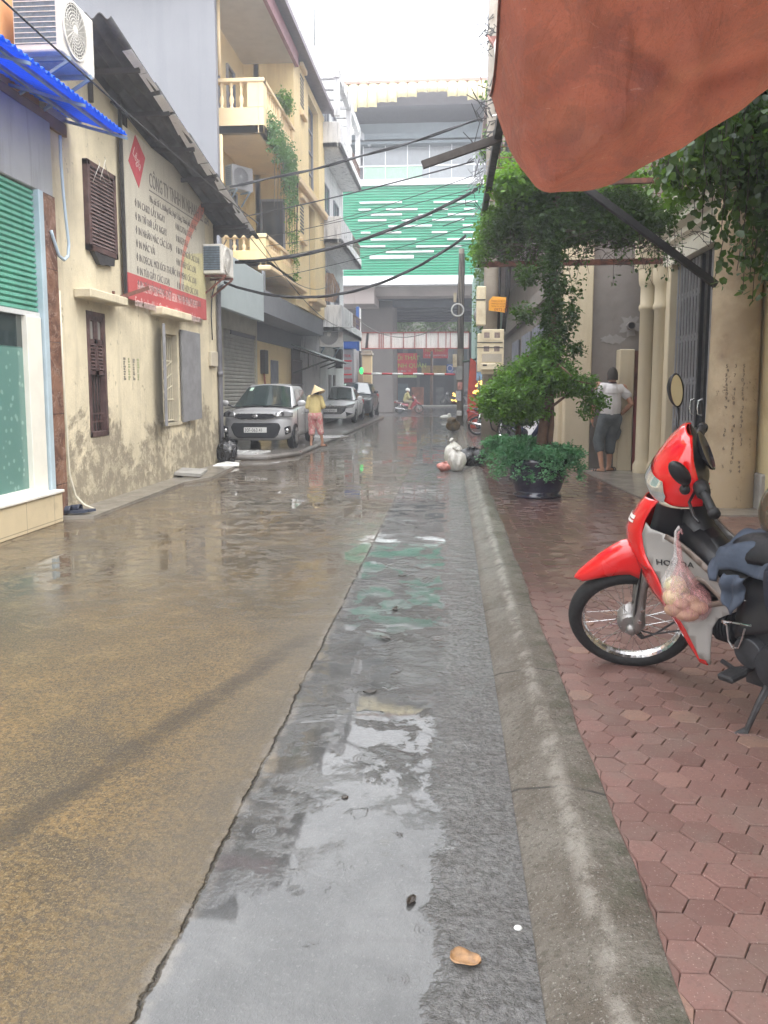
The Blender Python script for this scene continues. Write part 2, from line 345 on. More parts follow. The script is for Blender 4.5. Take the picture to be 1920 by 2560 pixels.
while xx<3.75:
    yy=1.2+(s*math.sqrt(3)/2 if col_i%2 else 0)
    while yy<24:
        if not (yy>14.4 and xx>2.0):
            rr=random.random(); dz=random.uniform(-.003,.003); tx=random.uniform(-.012,.012); ty=random.uniform(-.012,.012); o=len(V)
            sag=-.006*math.exp(-((xx-.55)/.12)**2)
            for (k,h) in ((.985,-.03),(.985,-.004),(.95,.0)):
                for q in range(6):
                    an=q*math.pi/3; px=math.cos(an)*s*k; py=math.sin(an)*s*k
                    V.append((max(xx+px,.55+.006*math.sin((yy+py)*3.3)+.004*math.sin((yy+py)*9)),yy+py,.1+h+dz+sag+px*tx*3+py*ty*3))
            for ring in (0,6):
                for q in range(6): Fc.append((o+ring+q,o+ring+(q+1)%6,o+ring+6+(q+1)%6,o+ring+6+q)); tv.append(rr)
            Fc.append(tuple(o+12+q for q in range(6))); tv.append(rr)
        yy+=s*math.sqrt(3)
    xx+=1.5*s; col_i+=1
me=bpy.data.meshes.new('pavement'); me.from_pydata(V,[],Fc); at=me.attributes.new('tile','FLOAT','FACE'); at.data.foreach_set('value',tv); me.materials.append(M_pav)
pv=bpy.data.objects.new('pavement',me); COL.objects.link(pv); struct(pv)
M_soil=mat('joint soil',(.06,.05,.04),.6,.4,14,.6,60,.006,coat=.25)
b=MB(); b.grid(lambda u,v:(.66+4.9*u,-2+26*v,.092),2,2); 
b.grid(lambda u,v:(.56+1.6*u,24+18*v,.10),2,2); struct(b.build('soil_ground',M_soil))
M_apron=mat('wet cement apron',(.2,.185,.165),.42,.25,1.6,.5,25,.008,coat=.45,dirt=(.1,.09,.08),dscale=3)
b=MB(); b.prism([(2.55,9.2),(2.42,10.4),(2.3,12.4),(2.2,14.39),(3.6,14.39),(3.6,9.2)],'z',.09,.116); struct(b.build('concrete_pavement',M_apron))
# footing and kerbside strip on the left
b=MB(); b.prism([(-4.55,8.95),(-4.06,9.1),(-4.12,12.5),(-3.9,13.2),(-4.0,15),(-4.2,16.4),(-4.55,16.4)],'z',-.02,.035); struct(b.build('side_path',mat('footing cement',(.2,.18,.15),.45,.25,3,.5,25,.008,coat=.5)))
b=MB(); b.prism([(-5.8,16.5),(-3.75,16.9),(-3.3,18.0),(-3.25,41),(-5.8,41)],'z',-.02,.10); struct(b.build('side_pavement',mat('parking cement',(.17,.155,.14),.35,.25,2,.5,20,.008,coat=.7),bevel=.04))
for (x0,y0) in ((-5.0,17.15),(-4.0,22.9)):
    o=MB(); o.prism([(x0,y0),(x0+.95,y0-.05),(x0+1.1,y0+.62),(x0+.1,y0+.66)],'z',.1,.13); 
    for k in range(4): o.box(x0+.16+k*.22,x0+.18+k*.22,y0+.02,y0+.6,.13,.137)
    tag(o.build('ramp_tile',mat('pale tile',(.75,.75,.74),.25,.06,4,.1,coat=.5)),'pale tile ramp laid on the cement '+('in front of the silver hatchback' if y0<20 else 'between the silver hatchback and the white sedan'),'ramp')
# small things on the ground
M_wetdark=mat('wet dark leaf',(.03,.022,.015),.4,.3,20,.3)
def leafmesh(name,c,l,w,rz,m,curl=.25):
    b=MB()
    def fn(u,v):
        a=(u-.5)*2; ww=w*math.sqrt(max(0,1-a*a))*(1-.25*a); q=(v-.5)
        return Vector((c[0]+math.cos(rz)*a*l/2-math.sin(rz)*q*ww,c[1]+math.sin(rz)*a*l/2+math.cos(rz)*q*ww,c[2]+.004+curl*w*(abs(q)*1.2+.35*math.sin(u*9)*q+.3*a*a)))
    b.grid(fn,14,6); return b.build(name,m,smooth=True,solid=.001)
p=aZ(1164,2405,0); tag(leafmesh('fallen_leaf',(p.x,p.y,.0),.085,.062,-.35,mat('brown leaf',(.3,.17,.08),.5,.4,30,.6,60,.002,dirt=(.1,.05,.02),dscale=20)),'curled brown leaf lying on the wet gutter','leaf')
p=aZ(862,1994,0); b=MB(); b.lathe([(.0,.001),(.012,.001),(.0135,.004),(.011,.006),(0,.0065)],(p.x,p.y,0),14); tag(b.build('bottle_cap',M_wetdark),'small round dark cap lying in the smooth puddle','cap')
k=0
for (u,v,l,nm) in ((1007,1441,.07,'third dark wet leaf on the drain strip counting from the far end'),(988,1525,.08,'dark wet leaf on the green reflection'),(962,1598,.09,'curled black leaf ringed by ripples on the drain strip'),(925,1733,.07,'black leaf beside the big ripple rings'),(1027,2256,.05,'ragged dark leaf scrap near the brown leaf'),(1040,1318,.06,'farthest dark leaf on the drain strip')):
    p=aZ(u,v,0); tag(leafmesh('fallen_leaf',(p.x,p.y,0),l,l*.5,.4+k,M_wetdark,.3),nm,'leaf'); k+=1
for i,(u,v,c) in enumerate(((1370,1838,'pebble'),(1295,2325,'pebble'),(1095,1972,'twig'))):
    p=aZ(u,v,.05 if u>1250 else 0)
    if c=='pebble': b=MB(); b.ell((p.x,p.y,p.z+.006),(.012,.009,.007),8,6); tag(b.build('pebble',M_white,smooth=True),('small white pebble on the kerb beyond the tyre shadow','white pebble low on the kerb near the camera')[i],'pebble')
# ================================================================ left side
def wall_mat(name,col,dirt,dcol=(.12,.1,.07),base=1.1,spots=True,streak=.35):
    t=NT(name); o=t.pos(); x,y,z=t.xyz(o)
    a=t.noise(o,.9,6,.65); c=t.mix(t.ramp(a,.35,.65),tuple(q*.86 for q in col),tuple(min(1,q*1.1) for q in col))
    st=t.ramp(t.noise(t.sc(o,(5,5,.45)),1.1,6,.7),.5,.66); c=t.mix(t.m2('MULTIPLY',st,streak),c,tuple(q*.55 for q in col))
    # rising damp: ragged band with its own outline
    n1=t.noise(o,1.1,7,.68,.4); h=t.m2('ADD',t.m2('MULTIPLY',t.m2('SUBTRACT',n1,.5),5.2),t.m2('DIVIDE',z,-base)); 
    dm=t.ramp(h,-1.15,-.75); n2=t.ramp(t.noise(o,5.5,6,.75),.38,.56)
    c=t.mix(t.m2('MULTIPLY',t.m2('MULTIPLY',dm,t.mf(n2,.35,1.)),dirt),c,dcol)
    if spots:
        sp=t.ramp(t.noise(o,9,5,.7),.63,.68); c=t.mix(t.m2('MULTIPLY',sp,.7),c,tuple(q*.4 for q in col))
        pe=t.ramp(t.noise(o,2.4,5,.7),.66,.685); c=t.mix(t.m2('MULTIPLY',pe,.6),c,(.2,.16,.1))
    t.out(Base_Color=c,Roughness=.85,Specular_IOR_Level=.25,Normal=t.bump(t.m2('ADD',t.m2('MULTIPLY',t.noise(o,18,6,.7),1.),t.m2('MULTIPLY',dm,t.m2('MULTIPLY',n2,-.8))),.55,.012)); return t.m
M_house=wall_mat('aged yellow plaster',(.62,.55,.40),.85,(.21,.18,.135),.9)
M_corr=mat('fibre cement roof',(.075,.075,.08),.85,.25,3,.4,40,.004,dirt=(.13,.13,.13),dscale=3)
# ---- shop with the green shutter
XS=-4.5
sh=thing('shop_building','narrow shop with a green roller shutter above frosted polka-dot glass and a brown marble pillar','shop',(-4.5,7.5,0))
M_grn=mat('green shutter',(.12,.36,.27),.45,.12,2,.1,dirt=(.06,.2,.15),dscale=2,streak=True)
M_gpan=mat('grey cladding',(.33,.34,.35),.55,.08,1.2,.1,dirt=(.2,.2,.2),dscale=1.2,streak=True)
M_orange=mat('orange plaster',(.66,.33,.14),.8,.1,1.5,.2)
yG=8.83
zsb=aX(104,785,XS).z; zst=aX(104,486,XS).z; 
b=MB(); b.box(-9,-4.56,2,9.23,0.02,7.5); b.build('wall',M_orange,sh)
b=MB(); b.box(-4.56,-4.44,2,9.22,zst,aX(150,336,XS).z+.02); f_=b.build('fascia',M_gpan,sh,bevel=.01)
# shutter slats
b=MB(); n=22; 
pr=[]
for i in range(n):
    z0=zsb+(zst-zsb)*i/n; h=(zst-zsb)/n; pr+= [(-4.505,z0),(-4.475,z0+h*.25),(-4.475,z0+h*.72),(-4.505,z0+h*.9)]
pr+=[(-4.505,zst),(-4.54,zst),(-4.54,zsb)]
b.add([(q[0],yy,q[1]) for yy in (3,yG) for q in pr],[(i,i+1,i+1+len(pr),i+len(pr)) for i in range(len(pr)-1)])
s_=b.build('roller_shutter',M_grn,sh)
b=MB(); b.box(-4.52,-4.46,3,yG,zsb-.05,zsb); b.box(-4.47,-4.44,5.5,5.9,zsb+.06,zsb+.09); b.build('bottom_rail',mat('pale steel',(.55,.56,.55),.5,.1),s_)
b=MB(); b.box(-4.53,-4.41,yG,yG+.10,.35,zst); b.build('door_frame',mat('pale blue frame',(.38,.47,.52),.5,.1,3,.1),sh,bevel=.008)
yA=aX(85,1225,-4.45).y; yB=yG-.02
def dots():
    t=NT('frosted dotted glass'); p=t.pos(); x,y,z=t.xyz(p)
    d=t.ramp(t.vor(t.sc(p,(0,1,1)),11),.28,.2); fr=t.ramp(z,1.93,1.9)
    t.out(Base_Color=t.mix(t.m2('MULTIPLY',d,fr),t.mix(fr,(.02,.035,.035),(.10,.22,.19)),(.22,.36,.32)),Roughness=t.mf(fr,.04,.3),Coat_Weight=.6,Coat_Roughness=.05); return t.m
b=MB(); b.box(-4.55,-4.5,3,yA,.42,zsb-.05); gl=b.build('glass_front',dots(),sh)
b=MB(); b.box(-4.56,-4.44,yA,yB,.36,zsb-.05); b.box(-4.55,-4.45,3,yA,.36,.42); b.box(-4.54,-4.47,3,3.06,.42,2.8); b.build('white_frame',mat('cream frame',(.7,.68,.6),.5,.05),sh,bevel=.006)
b=MB(); b.box(-4.54,-4.49,yB,yG,.36,zsb-.02); b.build('dark_track',M_dark,sh)
def marble():
    t=NT('brown marble'); p=t.pos(); a=t.noise(p,2.2,7,.7,1.6); c=t.mix(t.ramp(a,.38,.62),(.10,.045,.028),(.24,.125,.08)); v=t.m2('ABSOLUTE',t.m2('SUBTRACT',t.noise(p,3.5,6,.6,2.),.5)); c=t.mix(t.ramp(v,.02,.0,0,.6),c,(.42,.3,.24))
    x,y,z=t.xyz(p); j=t.ramp(t.m2('ABSOLUTE',t.m2('SUBTRACT',t.m2('MODULO',z,.8),.4)),.006,.002); c=t.mix(j,c,(.06,.03,.02))
    t.out(Base_Color=c,Roughness=.22,Coat_Weight=.3); return t.m
b=MB(); b.box(-4.6,-4.42,yG+.10,9.22,0.02,zst); b.build('marble_pillar',marble(),sh,bevel=.006)
def tiles(name,c,g,sy,sz):
    t=NT(name); p=t.pos(); x,y,z=t.xyz(p)
    j=t.m2('MAXIMUM',t.ramp(t.m2('ABSOLUTE',t.m2('SUBTRACT',t.m2('MODULO',y,sy),sy/2)),.005,.002),t.ramp(t.m2('ABSOLUTE',t.m2('SUBTRACT',t.m2('MODULO',t.m2('ADD',z,sz*.37),sz),sz/2)),.005,.002))
    c0=t.mix(t.ramp(t.noise(p,2,5,.6),.3,.7),tuple(q*.88 for q in c),c); c0=t.mix(t.m2('MULTIPLY',t.ramp(t.noise(p,3,6,.7),.55,.7),.4),c0,tuple(q*.55 for q in c))
    t.out(Base_Color=t.mix(j,c0,g),Roughness=.3,Coat_Weight=.2); return t.m
b=MB(); b.box(-4.6,-4.33,2,8.9,0.0,.33); b.build('tiled_plinth',tiles('cream tiles',(.6,.5,.33),(.2,.16,.1),.6,.3),sh,bevel=.006)
b=MB(); b.box(-4.6,-4.31,2,8.92,.33,.362); b.build('sill',mat('white stone',(.72,.7,.64),.4,.08),sh,bevel=.006)
# blue corrugated awning
XA=-3.78; zA=aX(318,336,XA).z; yE=aX(318,336,XA).y
def bluef():
    t=NT('blue corrugated plastic'); o=t.obj()
    c=t.mix(t.ramp(t.noise(o,2,5,.6),.35,.65),(.0,.13,.66),(.005,.22,.88)); 
    t.out(Base_Color=c,Roughness=.3,Normal=t.bump(t.noise(o,9,3),.1,.01)); tr=t.n('BsdfTranslucent',None,Color=(.0,.30,1.,1)); mx=t.n('MixShader',None,i0=.5,i1=t.b.outputs[0],i2=tr.outputs[0]); t.t.links.new(mx.outputs[0],t.t.nodes['Material Output'].inputs[0]); return t.m
aw=thing('shop_awning','blue corrugated plastic awning over the green shutter','awning',(-4.2,7,zA))
b=MB(); b.grid(lambda u,v:(-4.62+(XA+4.62)*u,2.5+(yE-2.5)*v,zA+.26-.26*u+.018*math.sin(v*2*math.pi*72)),3,72*8)
b.build('corrugated_sheet',bluef(),aw,smooth=True,solid=.003)
M_bluesteel=mat('grey blue steel',(.22,.3,.4),.5,.15,4,.1)
b=MB()
for s_x in (.35,.8):
    x=-4.62+(XA+4.62)*s_x; z=zA+.26-.26*s_x-.04; b.bar((x,2.5,z),(x,yE-.03,z),.035,.03)
for i in range(7):
    y=3+(yE-3.05)*i/6; b.bar((-4.6,y,zA+.25-.07),(XA+.02,y,zA-.06),.03,.03)
b.split('support_bar',M_bluesteel,aw)
b=MB(); b.bar((-4.5,2.5,zA+.02),(-4.5,yE-.1,zA+.02),.08,.14); b.build('front_beam',mat('brown board',(.22,.13,.09),.7,.2),aw)
# ---- outdoor ac units
def ac_unit(loc,rz,label,w=.8,h=.56,d=.3,dark=False,group='outdoor air conditioner units'):
    t=thing('outdoor_ac_unit',label,'ac unit',loc,rz,group,local=True)   # local: fan faces +x, width along y
    mw=mat('ac casing',(.62,.6,.56),.5,.08,4,.1,dirt=(.35,.32,.27),dscale=4) if 'old' not in label else mat('dimmed ac casing',(.27,.27,.28),.6,.1,4,.1)  # second casing is darker: dimness of the balcony recess put into its colour
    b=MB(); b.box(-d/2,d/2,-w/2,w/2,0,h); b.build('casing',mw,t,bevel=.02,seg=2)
    cy=w*.12; r=h*.43
    b=MB(); b.lathe([(r*1.04,.0),(r*1.06,.02),(r*.98,.022),(r*.98,.004)],(d/2,cy*-1,h/2),36,ax='x'); 
    g=b.build('fan_ring',mw,t)
    b=MB(); b.lathe([(0,.004),(r*.97,.004)],(d/2,-cy,h/2),30,ax='x'); b.build('fan_opening',mat('ac shadow grey',(.12,.12,.12),.6,.1),t)
    b=MB()
    for k in range(7): rr=r*(.2+.12*k); b.lathe([(rr-.004,.014),(rr+.004,.014),(rr+.004,.02),(rr-.004,.02)],(d/2,-cy,h/2),32,ax='x')
    for k in range(24):
        a=k*math.pi/12; b.bar((d/2+.018,-cy+math.cos(a)*r*.15,h/2+math.sin(a)*r*.15),(d/2+.018,-cy+math.cos(a+.35)*r*.97,h/2+math.sin(a+.35)*r*.97),.005,.005)
    b.ell((d/2+.012,-cy,h/2),(.02,r*.2,r*.2),14,8); b.build('fan_grille',mw,t)
    b=MB(); b.box(-d/2+.02,d/2-.05,-w/2-.004,-w/2,h*.12,h*.92); 
    b.build('side_coil',mat('blue grey coil',(.1,.14,.18) if not dark else (.05,.055,.06),.5,.2,20,.4,80),t)
    b=MB()
    for k in range(10): b.box(-d/2+.015,d/2-.045,-w/2-.008,-w/2-.004,h*(.13+.08*k),h*(.13+.08*k)+.008)
    b.build('side_slats',mw if not dark else M_dark,t)
    b=MB()
    for y in (-w*.32,w*.32): b.box(-d/2-.05,d/2+.02,y-.02,y+.02,-.04,-.0); b.bar((-d/2-.04,y,-.35),(d/2,y,-.04),.03,.03)
    b.split('bracket',M_rust if dark else M_bluesteel,t); return t
ac_unit((-4.18,8.88,4.86),0,'white outdoor air conditioner unit above the blue awning',w=.8,h=.62,d=.5)
# ---- old yellow house
oh=thing('old_house','old house of stained yellow plaster with a sloping corrugated roof and a louvred upper shutter','house',(-4.5,12.9,0))
yH0=9.24; yH1=15.98
e0=aX(278,46,-3.8); e1=aX(642,584,-3.8)
def rz_(y): return e0.z+(e1.z-e0.z)*(y-e0.y)/(e1.y-e0.y)
def wall_with_holes(X0,X1,y0,y1,top,holes,m,parent,name='wall',z0=-.02):
    b=MB(); ys=sorted({y0,y1,*[h[0] for h in holes],*[h[1] for h in holes]})
    for a,c in zip(ys,ys[1:]):
        hs=sorted([h for h in holes if h[0]<=a+1e-6 and h[1]>=c-1e-6],key=lambda h:h[2]); z=z0
        for h in hs:
            if h[2]>z: b.box(X0,X1,a,c,z,h[2])
            z=h[3]
        ta,tc=top(a),top(c)
        b.add([(X0,a,z),(X1,a,z),(X1,c,z),(X0,c,z),(X0,a,ta),(X1,a,ta),(X1,c,tc),(X0,c,tc)],[(0,1,2,3),(4,7,6,5),(0,4,5,1),(1,5,6,2),(2,6,7,3),(3,7,4,0)])
    return b.build(name,m,parent)
w1=rX(XS,204,283,395,620); w2=rX(XS,214,272,775,1096); w3=rX(XS,403,449,831,1059)
wall_with_holes(-4.72,-4.5,yH0,yH1,lambda y:rz_(y)-.02,[w2,w3],M_house,oh)
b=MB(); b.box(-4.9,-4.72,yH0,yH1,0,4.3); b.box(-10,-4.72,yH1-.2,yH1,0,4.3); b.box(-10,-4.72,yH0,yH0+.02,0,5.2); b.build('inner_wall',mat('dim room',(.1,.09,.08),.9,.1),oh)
M_brown=mat('weathered brown wood',(.075,.038,.035),.6,.3,6,.3,50,.003,dirt=(.15,.1,.09),dscale=6)
M_grw=mat('grey painted wood',(.2,.2,.21),.6,.15,4,.2)
# upper louvred shutter
y0,y1,z0,z1=w1
b=MB(); b.box(-4.5,-4.43,y0,y0+.07,z0,z1); b.box(-4.5,-4.43,y1-.07,y1,z0,z1); b.box(-4.5,-4.43,y0,y1,z1-.07,z1); b.box(-4.5,-4.43,y0,y1,z0,z0+.07)
us=b.build('louvred_shutter',M_brown,oh,bevel=.005)
b=MB(); 
for i in range(20):
    z=z0+.08+(z1-z0-.16)*i/20; b.prism([(-4.485,z+.055),(-4.475,z+.06),(-4.435,z+.005),(-4.445,z)],'y',y0+.06,y1-.06)
b.build('slats',mat('worn slat wood',(.13,.085,.08),.7,.3,6,.3),us)
b=MB(); b.box(-4.499,-4.49,y0+.06,y1-.06,z0+.06,z1-.06); b.build('backing',M_black,us)
b=MB(); b.prism([(y0+.12,z0),(y1-.1,z0),(y1-.12,z0-.1),(y0+.3,z0-.14)],'x',-4.5,-4.44); b.build('broken_sill',M_dark,us)
# lower wooden window-door
y0,y1,z0,z1=w2; zm=z0+(z1-z0)*.5
b=MB(); X0,X1=-4.56,-4.49
b.box(X0,X1,y0,y0+.06,z0,z1); b.box(X0,X1,y1-.06,y1,z0,z1); b.box(X0,X1,y0,y1,z1-.06,z1); b.box(X0,X1,y0,y1,z0,z0+.07); wd=b.build('wooden_window',M_brown,oh,bevel=.004)
b=MB(); ym=(y0+y1)/2
for (a,c) in ((y0+.06,ym-.01),(ym+.01,y1-.06)):
    for q in (a,c-.045): b.box(-4.54,-4.50,q,q+.045,zm,z1-.06)
    for zz in (zm,zm+(z1-zm)*.5,z1-.11): b.box(-4.54,-4.5,a,c,zz,zz+.05)
    for i in range(8): zz=zm+.06+(z1-zm)*.44*i/8; b.prism([(-4.54,zz+.045),(-4.533,zz+.05),(-4.49,zz+.008),(-4.497,zz)],'y',a+.03,c-.03)
b.build('louvred_leaf',M_brown,wd)
b=MB(); 
for (a,c) in ((y0+.1,ym-.05),(ym+.05,y1-.1)): b.box(-4.535,-4.52,a,c,zm+(z1-zm)*.56,z1-.12)
b.build('grey_panel',mat('faded grey board',(.24,.23,.21),.7,.15),wd)
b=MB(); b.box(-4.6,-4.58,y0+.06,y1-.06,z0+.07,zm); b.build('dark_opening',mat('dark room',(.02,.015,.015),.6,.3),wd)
b=MB()
for i in range(5): yy=y0+.1+(y1-y0-.2)*i/4; b.bar((-4.55,yy,z0+.05),(-4.55,yy,zm),.014,.014)
for zz in (.4,.62): b.bar((-4.545,y0+.05,z0+(zm-z0)*zz*.6),(-4.545,y1-.05,z0+(zm-z0)*zz*.6),.012,.02)
b.build('window_bars',M_brown,wd)
# window with grille and open grey shutters
y0,y1,z0,z1=w3
b=MB(); b.box(-4.72,-4.50,y1-.03,y1+.0,z0,z1); b.box(-4.7,-4.47,y0-.02,y1+.05,z0-.05,z0); wn=b.build('window_frame',mat('dirty cream',(.45,.4,.3),.7,.2),oh)
b=MB(); M_gr=mat('cream painted bars',(.6,.55,.42),.5,.1)
for i in range(9): yy=y0+.03+(y1-y0-.06)*i/8; b.bar((-4.6,yy,z0),(-4.6,yy,z1),.012,.012)
for k in (.02,.26,.7,.98): b.bar((-4.595,y0,z0+(z1-z0)*k),(-4.595,y1,z0+(z1-z0)*k),.016,.02)
for k in range(3): b.bar((-4.59,y0+.05,z0+(z1-z0)*(.3+.12*k)),(-4.59,y1-.05,z0+(z1-z0)*(.42+.14*k)),.012,.012)
b.build('window_grille',M_gr,wn)
zz0=z0-.02; zz1=z1+.1
b=MB(); b.add(*(lambda P:(P,[(0,1,2,3),(7,6,5,4),(0,4,5,1),(1,5,6,2),(2,6,7,3),(3,7,4,0)]))([(-4.47,y0-.02,zz0),(-4.43,y0-.01,zz0),(-4.27,y0-.47,zz0),(-4.31,y0-.49,zz0),(-4.47,y0-.02,zz1),(-4.43,y0-.01,zz1),(-4.27,y0-.47,zz1),(-4.31,y0-.49,zz1)]))
b.build('shutter_leaf',M_grw,wn,bevel=.004)
b=MB(); b.add(*(lambda P:(P,[(0,1,2,3),(7,6,5,4),(0,4,5,1),(1,5,6,2),(2,6,7,3),(3,7,4,0)]))([(-4.48,y1+.06,zz0),(-4.44,y1+.05,zz0),(-4.36,y1+.82,zz0+.04),(-4.40,y1+.83,zz0+.04),(-4.48,y1+.06,zz1),(-4.44,y1+.05,zz1),(-4.36,y1+.82,zz1-.02),(-4.4,y1+.83,zz1-.02)]))
lf=b.build('shutter_leaf',M_grw,wn,bevel=.004)
# lintel slabs
for (ua,ub,vt,vb) in ((199,295,719,743),(386,459,766,786)):
    y0,y1,z0,z1=rX(-4.42,ua,ub,vt,vb); b=MB(); b.box(-4.5,-4.28,y0,y1,z0,z1); b.build('lintel',M_house,oh,bevel=.015)
# roof: stepped corrugated sheets
b=MB(); nS=5
for i in range(nS):
    ya=e0.y+(e1.y-e0.y)*i/nS; yb=e0.y+(e1.y-e0.y)*(i+1)/nS+.18
    b.grid(lambda u,v,ya=ya,yb=yb,i=i:(-8.2+(4.4)*u,ya+(yb-ya)*v,rz_(ya)+(rz_(yb)-rz_(ya))*v+.035*math.sin(u*2*math.pi*25)+.035*(1-v)-.01+(1-u)*.25),25*8,2)
rf=b.build('roof',M_corr,oh,smooth=True,solid=.012)
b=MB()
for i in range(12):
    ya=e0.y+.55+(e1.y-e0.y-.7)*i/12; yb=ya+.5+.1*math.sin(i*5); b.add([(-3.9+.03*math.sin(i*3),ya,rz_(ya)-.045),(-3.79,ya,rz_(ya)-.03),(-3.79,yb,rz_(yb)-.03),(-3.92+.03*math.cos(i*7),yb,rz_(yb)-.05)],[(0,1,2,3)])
b.build('eave_gap_light',mat('pale gap light',(.8,.8,.82),.35,.06,3,.1),rf,solid=.003)  # pale torn strip stands in for daylight seen through the eave gap
b=MB(); 
for i in range(6):
    y=10.4+i*1.08; b.bar((-4.47,y,rz_(y)-.42),(-4.47,y,rz_(y)-.03),.05,.05); 
    b.bar((-4.5,y,rz_(y)-.07),(-3.84,y,rz_(y)-.06),.05,.06)
b.bar((-4.5,yH1+.0,rz_(yH1)-.1),(-3.85,yH1+.0,rz_(yH1)-.1),.08,.09); b.split('rafter',mat('dark timber',(.05,.045,.045),.8,.2),oh)
b=MB(); b.tube([(-4.44,15.84,0.02),(-4.44,15.84,1.2),(-4.44,15.84,3.2),(-4.42,15.8,3.35),(-4.3,15.7,3.4)],.045,10); b.tube([(-4.44,15.84,1.7),(-4.44,15.84,1.8)],.055,10); b.build('downpipe',mat('grey pipe',(.13,.13,.15),.45,.2),oh,smooth=True)
# things on the house wall
b=MB(); q=[aX(*a,-4.4) for a in ((150,339),(152,400),(158,480),(166,560),(172,610),(170,640),(160,650),(148,640),(138,610),(124,565))]
pts=[]
for a,c in zip(q,q[1:]): pts+=[a.lerp(c,k/4) for k in range(4)]
b.tube(pts,.018,8); tag(b.build('hanging_hose',mat('pale blue hose',(.42,.52,.6),.45,.08),smooth=True),'pale blue hose looped down the edge of the yellow house','hose')
b=MB(); q=[(-4.47,9.33,2.6),(-4.47,9.34,1.5),(-4.46,9.36,.5),(-4.44,9.45,.22),(-4.36,9.5,.1),(-4.22,9.5,.045)]; b.tube(q,.014,8); tag(b.build('drain_tube',mat('cream tube',(.6,.56,.45),.5,.05),smooth=True),'thin cream tube running down the wall corner to the ground behind the sandals','tube')
ac_unit((-4.22,15.1,3.5),0,'small dusty outdoor air conditioner under the far end of the corrugated roof',w=.75,h=.52,d=.36,dark=True)
b=MB(); y0,y1,z0,z1=rX(-4.5,521,538,878,915); b.box(-4.5,-4.44,y0,y1,z0,z1); sb=b.build('junction_box',mat('box cream',(.5,.45,.35),.6,.1),bevel=.01); tag(sb,'small cream junction box on the yellow wall beside the downpipe','box')
b=MB(); q=[aX(*a,-4.46) for a in ((566,600),(545,640),(540,700),(530,740),(528,790),(531,850))]; b.tube(q,.012,6); tag(b.build('loose_cable',M_cable,smooth=True),'black cable looping under the small air conditioner','cable')
b=MB(); pa=aX(288,748,-4.45); b.bar(pa,pa+Vector((.35,.3,.18)),.05,.05); b.bar(pa+Vector((0,-.05,-.08)),pa+Vector((0,-.05,.1)),.03,.03); tag(b.build('wall_bracket',M_rust),'rusty iron bracket sticking out of the wall right of the lintel','bracket')
# clothes hangers on the upper shutter
b=MB(); y0,y1,z0,z1=w1
for (dy,dz,s) in ((.12,-.1,1),(.3,-.02,.8)):
    c=Vector((-4.38,y0+dy+.1,z1+dz)); b.tube([c+Vector((0,0,.14)),c+Vector((0,.03,.11)),c+Vector((0,0,.06)),c+Vector((0,-.2*s,-.18)),c+Vector((0,.22*s,-.14)),c+Vector((0,0,.06))],.004,5)
tag(b.build('wire_hangers',mat('wire',(.5,.48,.44),.4,.1,metal=.6)),'thin wire clothes hangers hooked over the louvred upper shutter','clothes hangers')
# stencilled notices
def scrib(name,X,y0,z0,w,h,rows,m,parent,seed=1):
    rg=random.Random(seed); b=MB()
    for r in range(rows):
        zz=z0+h*(r+.2)/rows; yy=y0
        while yy<y0+w:
            l=rg.uniform(.012,.035)
            if rg.random()<.72: b.box(X,X+.003,yy,yy+l,zz+rg.uniform(0,.01),zz+h/rows*rg.uniform(.35,.65))
            yy+=l+rg.uniform(.006,.02)
    return b.build(name,m,parent)
y0,y1,z0,z1=rX(-4.5,305,345,893,950); 
nb=thing('wall_stencils','faded grey stencilled phone adverts on the yellow wall between the two lower windows','stencil',(-4.5,y0,z0))
for k in range(4): 
    ms=(mat('stencil grey',(.22,.2,.16),.9,.2),mat('stencil green',(.3,.32,.18),.9,.2))[k%2]
    b=MB(); rg=random.Random(k); 
    for j in range(9):
        zz=z0+(z1-z0)*j/9; b.box(-4.5,-4.497,y0+.04+k*.17,y0+.04+k*.17+rg.uniform(.03,.08),zz,zz+.035*rg.uniform(.5,1))
    b.build('stencil_text',ms,nb)
# ---- company signboard
sg=thing('company_signboard','cream printing company signboard with a red band below its long list','signboard',(-4.4,13.3,3))
XB=-4.40
ya=aX(317,600,XB).y; yb=aX(514,700,XB).y; zb0=aX(317,745,XB).z; zb1=zb0+2.28; zr=aX(317,679,XB).z
M_sg=mat('faded cream vinyl',(.46,.43,.36),.6,.06,1,.05,dirt=(.34,.31,.26),dscale=1.3,streak=True)
b=MB(); b.box(XB-.05,XB,ya,yb,zr,zb1); b.build('board',M_sg,sg)
b=MB(); b.box(XB-.05,XB+.002,ya,yb,zb0,zr); b.build('red_band',mat('faded red vinyl',(.45,.085,.085),.55,.08,1,.05),sg)
b=MB()
for (p,q_) in (((ya-.02,zb0),(ya-.02,zb1+.35)),((yb+.02,zb0),(yb+.02,zb1))): b.bar((XB-.03,*p),(XB-.03,*q_),.04,.04)
b.bar((XB-.03,ya-.3,zb1+.2),(XB-.03,ya+.4,zb1+.2),.03,.03)
b.split('frame_bar',M_dark,sg)
